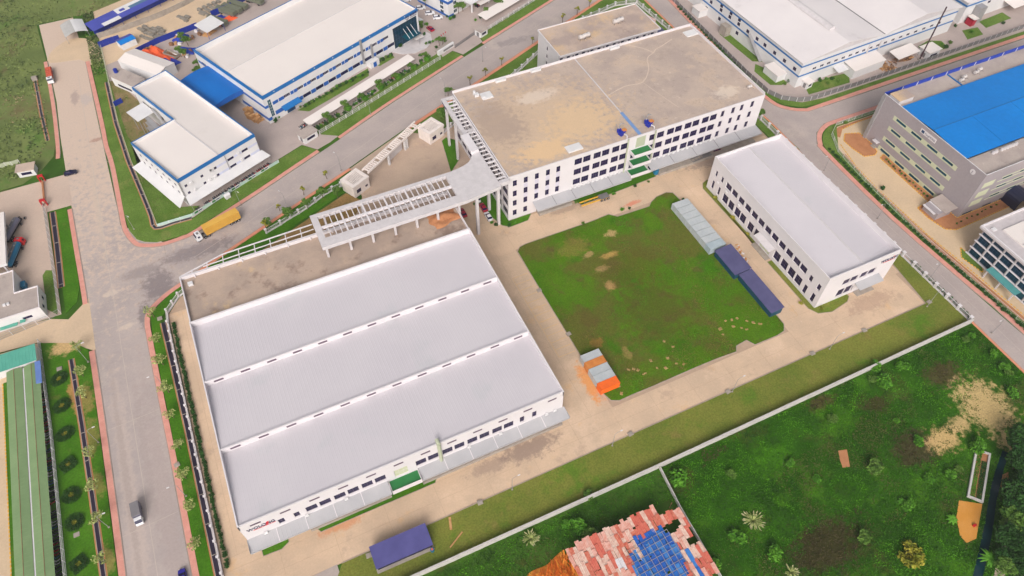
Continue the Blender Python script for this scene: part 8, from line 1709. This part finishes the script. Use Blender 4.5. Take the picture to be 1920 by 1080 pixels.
weeds('field_weeds', FIELD, 170000, .2, .45, ['weeddark', 'weedmid', 'weedlit', 'weedmid', 'weeddark', 'weedmid', 'weedbrown'], EX, 21, (.2, .5), 4.5, .7, [(161, 33, 7.5, 9), (160, 22, 5, 4), (142.5, 30, 5.5, 3.6), (150, 31.5, 3, 2)], [(158, 45.5, 6, 4), (134, 31, 7, 5), (95, 20.5, 11, 6), (119.7, 53, 5, 2), (134, 46, 4, 2.4), (82.9, 52.5, 4, 2)])
M['lawnbrown2'] = leafmat('strip_dry', srgb(138, 132, 68), srgb(114, 114, 52))
weeds('strip_tufts', STRIP, 52000, .14, .16, ['weedmid', 'lawnbrown2', 'weedlit', 'lawnbrown2', 'weedmid'], (), 41, (.42, .5), 3.0, 1.2)
M['lawntuft'] = leafmat('lawn_tuft', srgb(94, 130, 26), srgb(74, 110, 18)); M['lawnbrown'] = leafmat('lawn_brown', srgb(134, 122, 62), srgb(112, 104, 50)); M['lawnlit'] = leafmat('lawn_light', srgb(90, 152, 20), srgb(72, 130, 14))
weeds('lawn_tufts', inset(LAWN, .3), 120000, .15, .2, ['lawnlit', 'lawntuft', 'lawnbrown', 'lawntuft', 'lawnlit', 'lawnbrown'], (), 43, (.3, .5), 5.5, 1.2)
M['hilla'] = leafmat('hill_weed', srgb(122, 136, 76), srgb(104, 120, 62)); M['hillb'] = leafmat('hill_weed_brown', srgb(136, 122, 88), srgb(116, 108, 78)); M['hillc'] = leafmat('hill_weed_dark', srgb(88, 104, 58), srgb(74, 90, 50))
weeds('hill_weeds', [(-200, 247), (-80, 244), (-74, 250), (-68.5, 264), (-68.5, 312), (-69, 345), (-46, 345), (-40, 347), (20, 372), (60, 400), (60, 460), (-200, 460)], 52000, .5, .9, ['hillc', 'hilla', 'hilla', 'hillb'], (), 51, (.3, .5), 6.0, .8)
weeds('corner_weeds', [(-50, 346), (-50, 312), (-49.5, 296), (-45.2, 296), (-45.6, 346)], 2600, .4, .6, ['hillc', 'hilla', 'weedmid'], (), 59, (.2, .5), 3, .8)
weeds('verge_weeds', [(-50, 300), (-49, 250), (-48, 206), (-46.4, 198), (-44, 196), (-40.6, 200), (-42.8, 240), (-45.6, 300)], 6000, .16, .2, ['hilla', 'weedmid'], (), 53, (.4, .5), 3, 1)
weeds('hall_verge_weeds', [(-46.2, 60), (-43.6, 60), (-43.8, 160), (-46.4, 150)], 5000, .14, .2, ['weedlit', 'weedmid'], (), 55, (.4, .5), 3, 1)
weeds('bank_weeds', [(-43, 262), (-42, 240), (-38, 206), (-28.6, 203.5), (-31, 206), (-43, 236), (-35, 245), (-36, 266), (-42, 290)], 6000, .22, .35, ['weedmid', 'hilla', 'hillb'], (), 57, (.38, .5), 3, 1)
# walled vegetable bed
t = thing('vegetable_bed', 'long walled vegetable bed with two green rows beside the canal', 'vegetable bed'); q = [(148.2,24.3),(150.7,21.5),(138.3,12.4),(135.9,15.4)]
b = MB(); b.ring(q, .5, 0, .6); b.build('bed_wall', M['wallpale'], t); b = MB(); b.prism(inset(q, .5), .02, .2); b.build('soil', M['soil'], t)
for k in range(2):
    f0, f1 = (.08, .46) if k == 0 else (.54, .92); lerp = lambda a, c, f: (a[0] + (c[0] - a[0]) * f, a[1] + (c[1] - a[1]) * f); ta, tb = (.2 if k else .06), .97
    l0, l1 = lerp(q[0], q[3], ta), lerp(q[0], q[3], tb); r0, r1 = lerp(q[1], q[2], ta), lerp(q[1], q[2], tb)
    poly = [lerp(l0, r0, f0), lerp(l0, r0, f1), lerp(l1, r1, f1), lerp(l1, r1, f0)]; x, y, rg = scatter(poly, 9000, (), 60 + k); link('vegetable_row', leaf_mesh('vegetable_row', np.stack([x, y, rg.uniform(.2, .5, len(x))], 1), .16, M[('leafbright', 'leafhedge')[k]], 1, rg), t)
b = MB(); b.box(-.4, -.3, 0, .4, .3, .5); b.box(.5, -.1, 0, .8, .2, .2); tag(b.build('red_bucket', M['red'], None, (*[(131.9,9.0)][0], .07)), 'small red container on the orange plot', 'container')
t = thing('village_house', 'blue roofed village house with red wall at the right edge', 'house', (*[(148.1,7.7)][0], 0), rad(25)); b = MB(); b.box(-4, -3.4, 0, 5, 3.4, 3); b.build('wall', M['redroof'], t)
for s in (-1, 1): b = MB(); b.hexa([(-4.4, 0, 4.2), (5.4, 0, 4.2), (5.4, s * 3.9, 2.9), (-4.4, s * 3.9, 2.9), (-4.4, 0, 4.3), (5.4, 0, 4.3), (5.4, s * 3.9, 3.0), (-4.4, s * 3.9, 3.0)]); b.build('roof_slope', M['tarpblue'], t)
# ================================================================ PATCHWORK TIN ROOF
def patch_roof():
    t = thing('patchwork_shed', 'big ragged shed roof of red tin sheets with blue sheets in the middle', 'shed')
    cache = {}
    def sheet_mesh(w_, l, m, k):
        key = (round(w_, 1), round(l, 1), k)
        if key not in cache:
            b = MB(); n = 6
            for i in range(n): z = .03 * (i % 2); z2 = .03 * ((i + 1) % 2); b.poly([(-w_ / 2 + w_ * i / n, -l / 2, z), (-w_ / 2 + w_ * (i + 1) / n, -l / 2, z2), (-w_ / 2 + w_ * (i + 1) / n, l / 2, z2), (-w_ / 2 + w_ * i / n, l / 2, z)])
            cache[key] = b.mesh('roof_sheet', m)
        return cache[key]
    cnt = 0; extra = MB(); em = []
    rows = 8
    for j in range(rows):
        y = 44.6 - j * 2.5; nx = 32
        for i in range(nx):
            x = 35.8 + i * .96 + RND.uniform(-.1, .1)
            if y > 43.4 - .0 and x > 60.5: continue
            if (x > 61 and 38.2 < y < 40.6 and x < 64.2) or (63.2 < x and 33.6 < y < 35) or (59.4 < x < 61.2 and 37.6 < y < 40): continue
            if x > 65.6: continue
            blue = (47.5 < x < 60.2 - max(0, (38 - y)) * .05 and y < 40.6 - max(0, (57 - x)) * .2 and not (x < 49 and y > 36)) and RND.random() < .96
            if 44.6 < x < 46.6 and 36.5 < y < 39.4: k = 9; m = M['tinwhite']
            elif 36 < x < 38 and 31.5 < y < 37: k = 9; m = M['tinwhite']
            elif blue or (61 < x < 62 and y < 33) or (39.6 < x < 40.6 and 34 < y < 36.6): kk = int(RND.random() * 3); k = 10 + kk; m = M['tinblue'][kk]
            else: kk = int(RND.random() * 4); k = kk; m = M['tin'][kk]
            w_, l = RND.choice((.95, 1.1)), RND.choice((2.6, 3.0, 3.5))
            o = link('roof_sheet', sheet_mesh(w_, l, m, k), t, (x, y + RND.uniform(-.45, .45), 4.0 - abs(x - 50) * .015 + .05 * ((i + j) % 3) + RND.uniform(0, .06) + (44.6 - y) * .02)); o.rotation_euler = (RND.uniform(-.03, .06), RND.uniform(-.03, .03), RND.uniform(-.05, .05)); cnt += 1
    b = MB()
    for k in range(9): yy = 39.2 - k * 1.5; b.bar((48, yy, 4.5), (60, yy + .5, 4.5), .09, .07)
    for k in range(9): xx = 48.4 + k * 1.45; b.bar((xx, 24, 4.52), (xx, 39 + (k > 4) * .8, 4.52), .09, .07)
    b.build('batten_grid', M['concwall'], t)
    for x in (36, 46, 56, 65):
        for y in (45, 36, 27): b = MB(); b.tube((x, y, 0), (x, y, 3.9), .1, 5); b.build('post', M['darkwood'], t)
patch_roof()
t = thing('scrap_heap', 'heap of rusty orange sheets and poles beside the patchwork roof', 'scrap heap', (29.5, 42.0, 0))
M['rustorange'] = mat('rusted_orange', srgb(226, 110, 26), srgb(192, 84, 16), scale=.9, rough=.8)
M['rustlight'] = mat('rust_light', srgb(240, 158, 62), srgb(216, 112, 32), scale=.9, rough=.8)
for k in range(260):
    x = RND.uniform(-6.4, 6.4); y = RND.uniform(-4, 2.6 + .22 * x); L = RND.uniform(1.0, 2.8)
    b = MB(); b.box(-.09, -L / 2, 0, .09 if k % 3 else .3, L / 2, .06); o = b.build('strip', M[('rustorange', 'rustlight')[k % 3 == 0]], t, (x, y, RND.uniform(.5, 1.5) - .015 * y * y)); o.rotation_euler = (RND.uniform(-.5, .2), RND.uniform(-.4, .4), RND.gauss(-.25, .3))
heap_o = heap('x', 0, 0, 6.2, 3.8, .9, .15, 'rustlight', 'pile', 'x', 78, 14); heap_o.parent = t; heap_o.location = (0, 0, 0)
for k_ in ('label', 'category'): del heap_o[k_]
# remove the unused prototypes
for p in protos:
    for c in list(p.children): bpy.data.objects.remove(c)
    bpy.data.objects.remove(p)

# tell look-alikes of one group apart by what they stand near
LM = [('the orange plot', 136, 17), ('the vegetable bed', 148, 22), ('the patchwork roof', 50, 38), ('the big pampas clump', 74, 34), ('the boundary wall corner', 176, 54), ('the pale bare patch', 161, 33), ('the red soil bank', 112.5, 36), ('the yellow flowering bush', 109, 12),
      ('the porch', 56, 252), ('the glass entrance', 84, 262), ('the west guard hut', 19, 223), ('the upper guard hut', 104, 257), ('the sign wall', 92, 250), ('the blue link canopy', 2, 238), ('the market canopy', 0, 308), ('the tarpaulin heaps', -23, 298), ('the violet hut', -43, 320), ('the small blue hut', -33, 311), ('the parked trailers', 12, 318), ('the scorched patch', 95, 20), ('the dark brown patch', 134, 31),
      ('the workshop', 140, 80), ('the orange container', 68, 82), ('the timber shed', 256, 166), ('the chimney', 262, 163), ('the works corner', 203, 168), ('the pump house', 204, 95), ('the glass office', 199, 70), ('the grey factory door', 208, 130), ('the junction', 195, 148), ('the upper roof step', -40, 143), ('the middle roof bay', -40, 122), ('the lower roof bay', -40, 100), ('the hall lettering', -40, 80),
      ('the teal roof', -77, 158), ('the first hedge ring', -75, 150.6), ('the third hedge ring', -75, 131.6), ('the fifth hedge ring', -75, 112.5), ('the last hedge ring', -75, 93), ('the east awning', 150, 148), ('the yellow trailer', 100, 148), ('the lawn bump', 111, 79), ('the navy shed', 122, 82), ('the tall pampas above the scrap', 27, 54), ('the canal bend', 141, 14), ('the red soil edge', 152, 18), ('the village house', 146, 10), ('the office corner', 92, 272), ('the dormitory', 182, 215), ('the wall junction', 68, 55), ('the right road kerb', 178, 44), ('the poster boards', -10, 207), ('the road corner', -27, 200), ('the kiosk', -2, 213)]
from collections import Counter
def relabel():
    cnt = Counter(o['label'] for o in SC.objects if 'label' in o.keys())
    ca, sa = math.cos(rad(24.89)), math.sin(rad(24.89))
    tops = [o for o in SC.objects if o.parent is None and 'label' in o.keys() and 'group' in o.keys() and cnt[o['label']] > 1]
    for o in tops:
        x, y = o.location[:2]; n, lx, ly = min(LM, key=lambda q: (q[1] - x) ** 2 + (q[2] - y) ** 2); dx, dy = x - lx, y - ly
        r, u = dx * ca - dy * sa, dx * sa + dy * ca; d = math.hypot(dx, dy)
        o['label'] = o['label'] + ', ' + ('close ' if d < 6 else '') + (('right of ' if r > 0 else 'left of ') if abs(r) > abs(u) else ('above ' if u > 0 else 'below ')) + n
relabel()

# ================================================================ HAZE
b = MB(); b.box(-1600, -1600, -4.2, 1900, 2000, 186)
hm = bpy.data.materials.new('haze_air'); hm.use_nodes = True; ht = hm.node_tree; ht.nodes.remove(ht.nodes['Principled BSDF'])
pv = ht.nodes.new('ShaderNodeVolumePrincipled'); pv.inputs['Color'].default_value = (.93, .92, .94, 1); pv.inputs['Density'].default_value = .0002; pv.inputs['Anisotropy'].default_value = .3
ht.links.new(pv.outputs[0], ht.nodes['Material Output'].inputs['Volume'])
stuff(b.build('haze', hm))
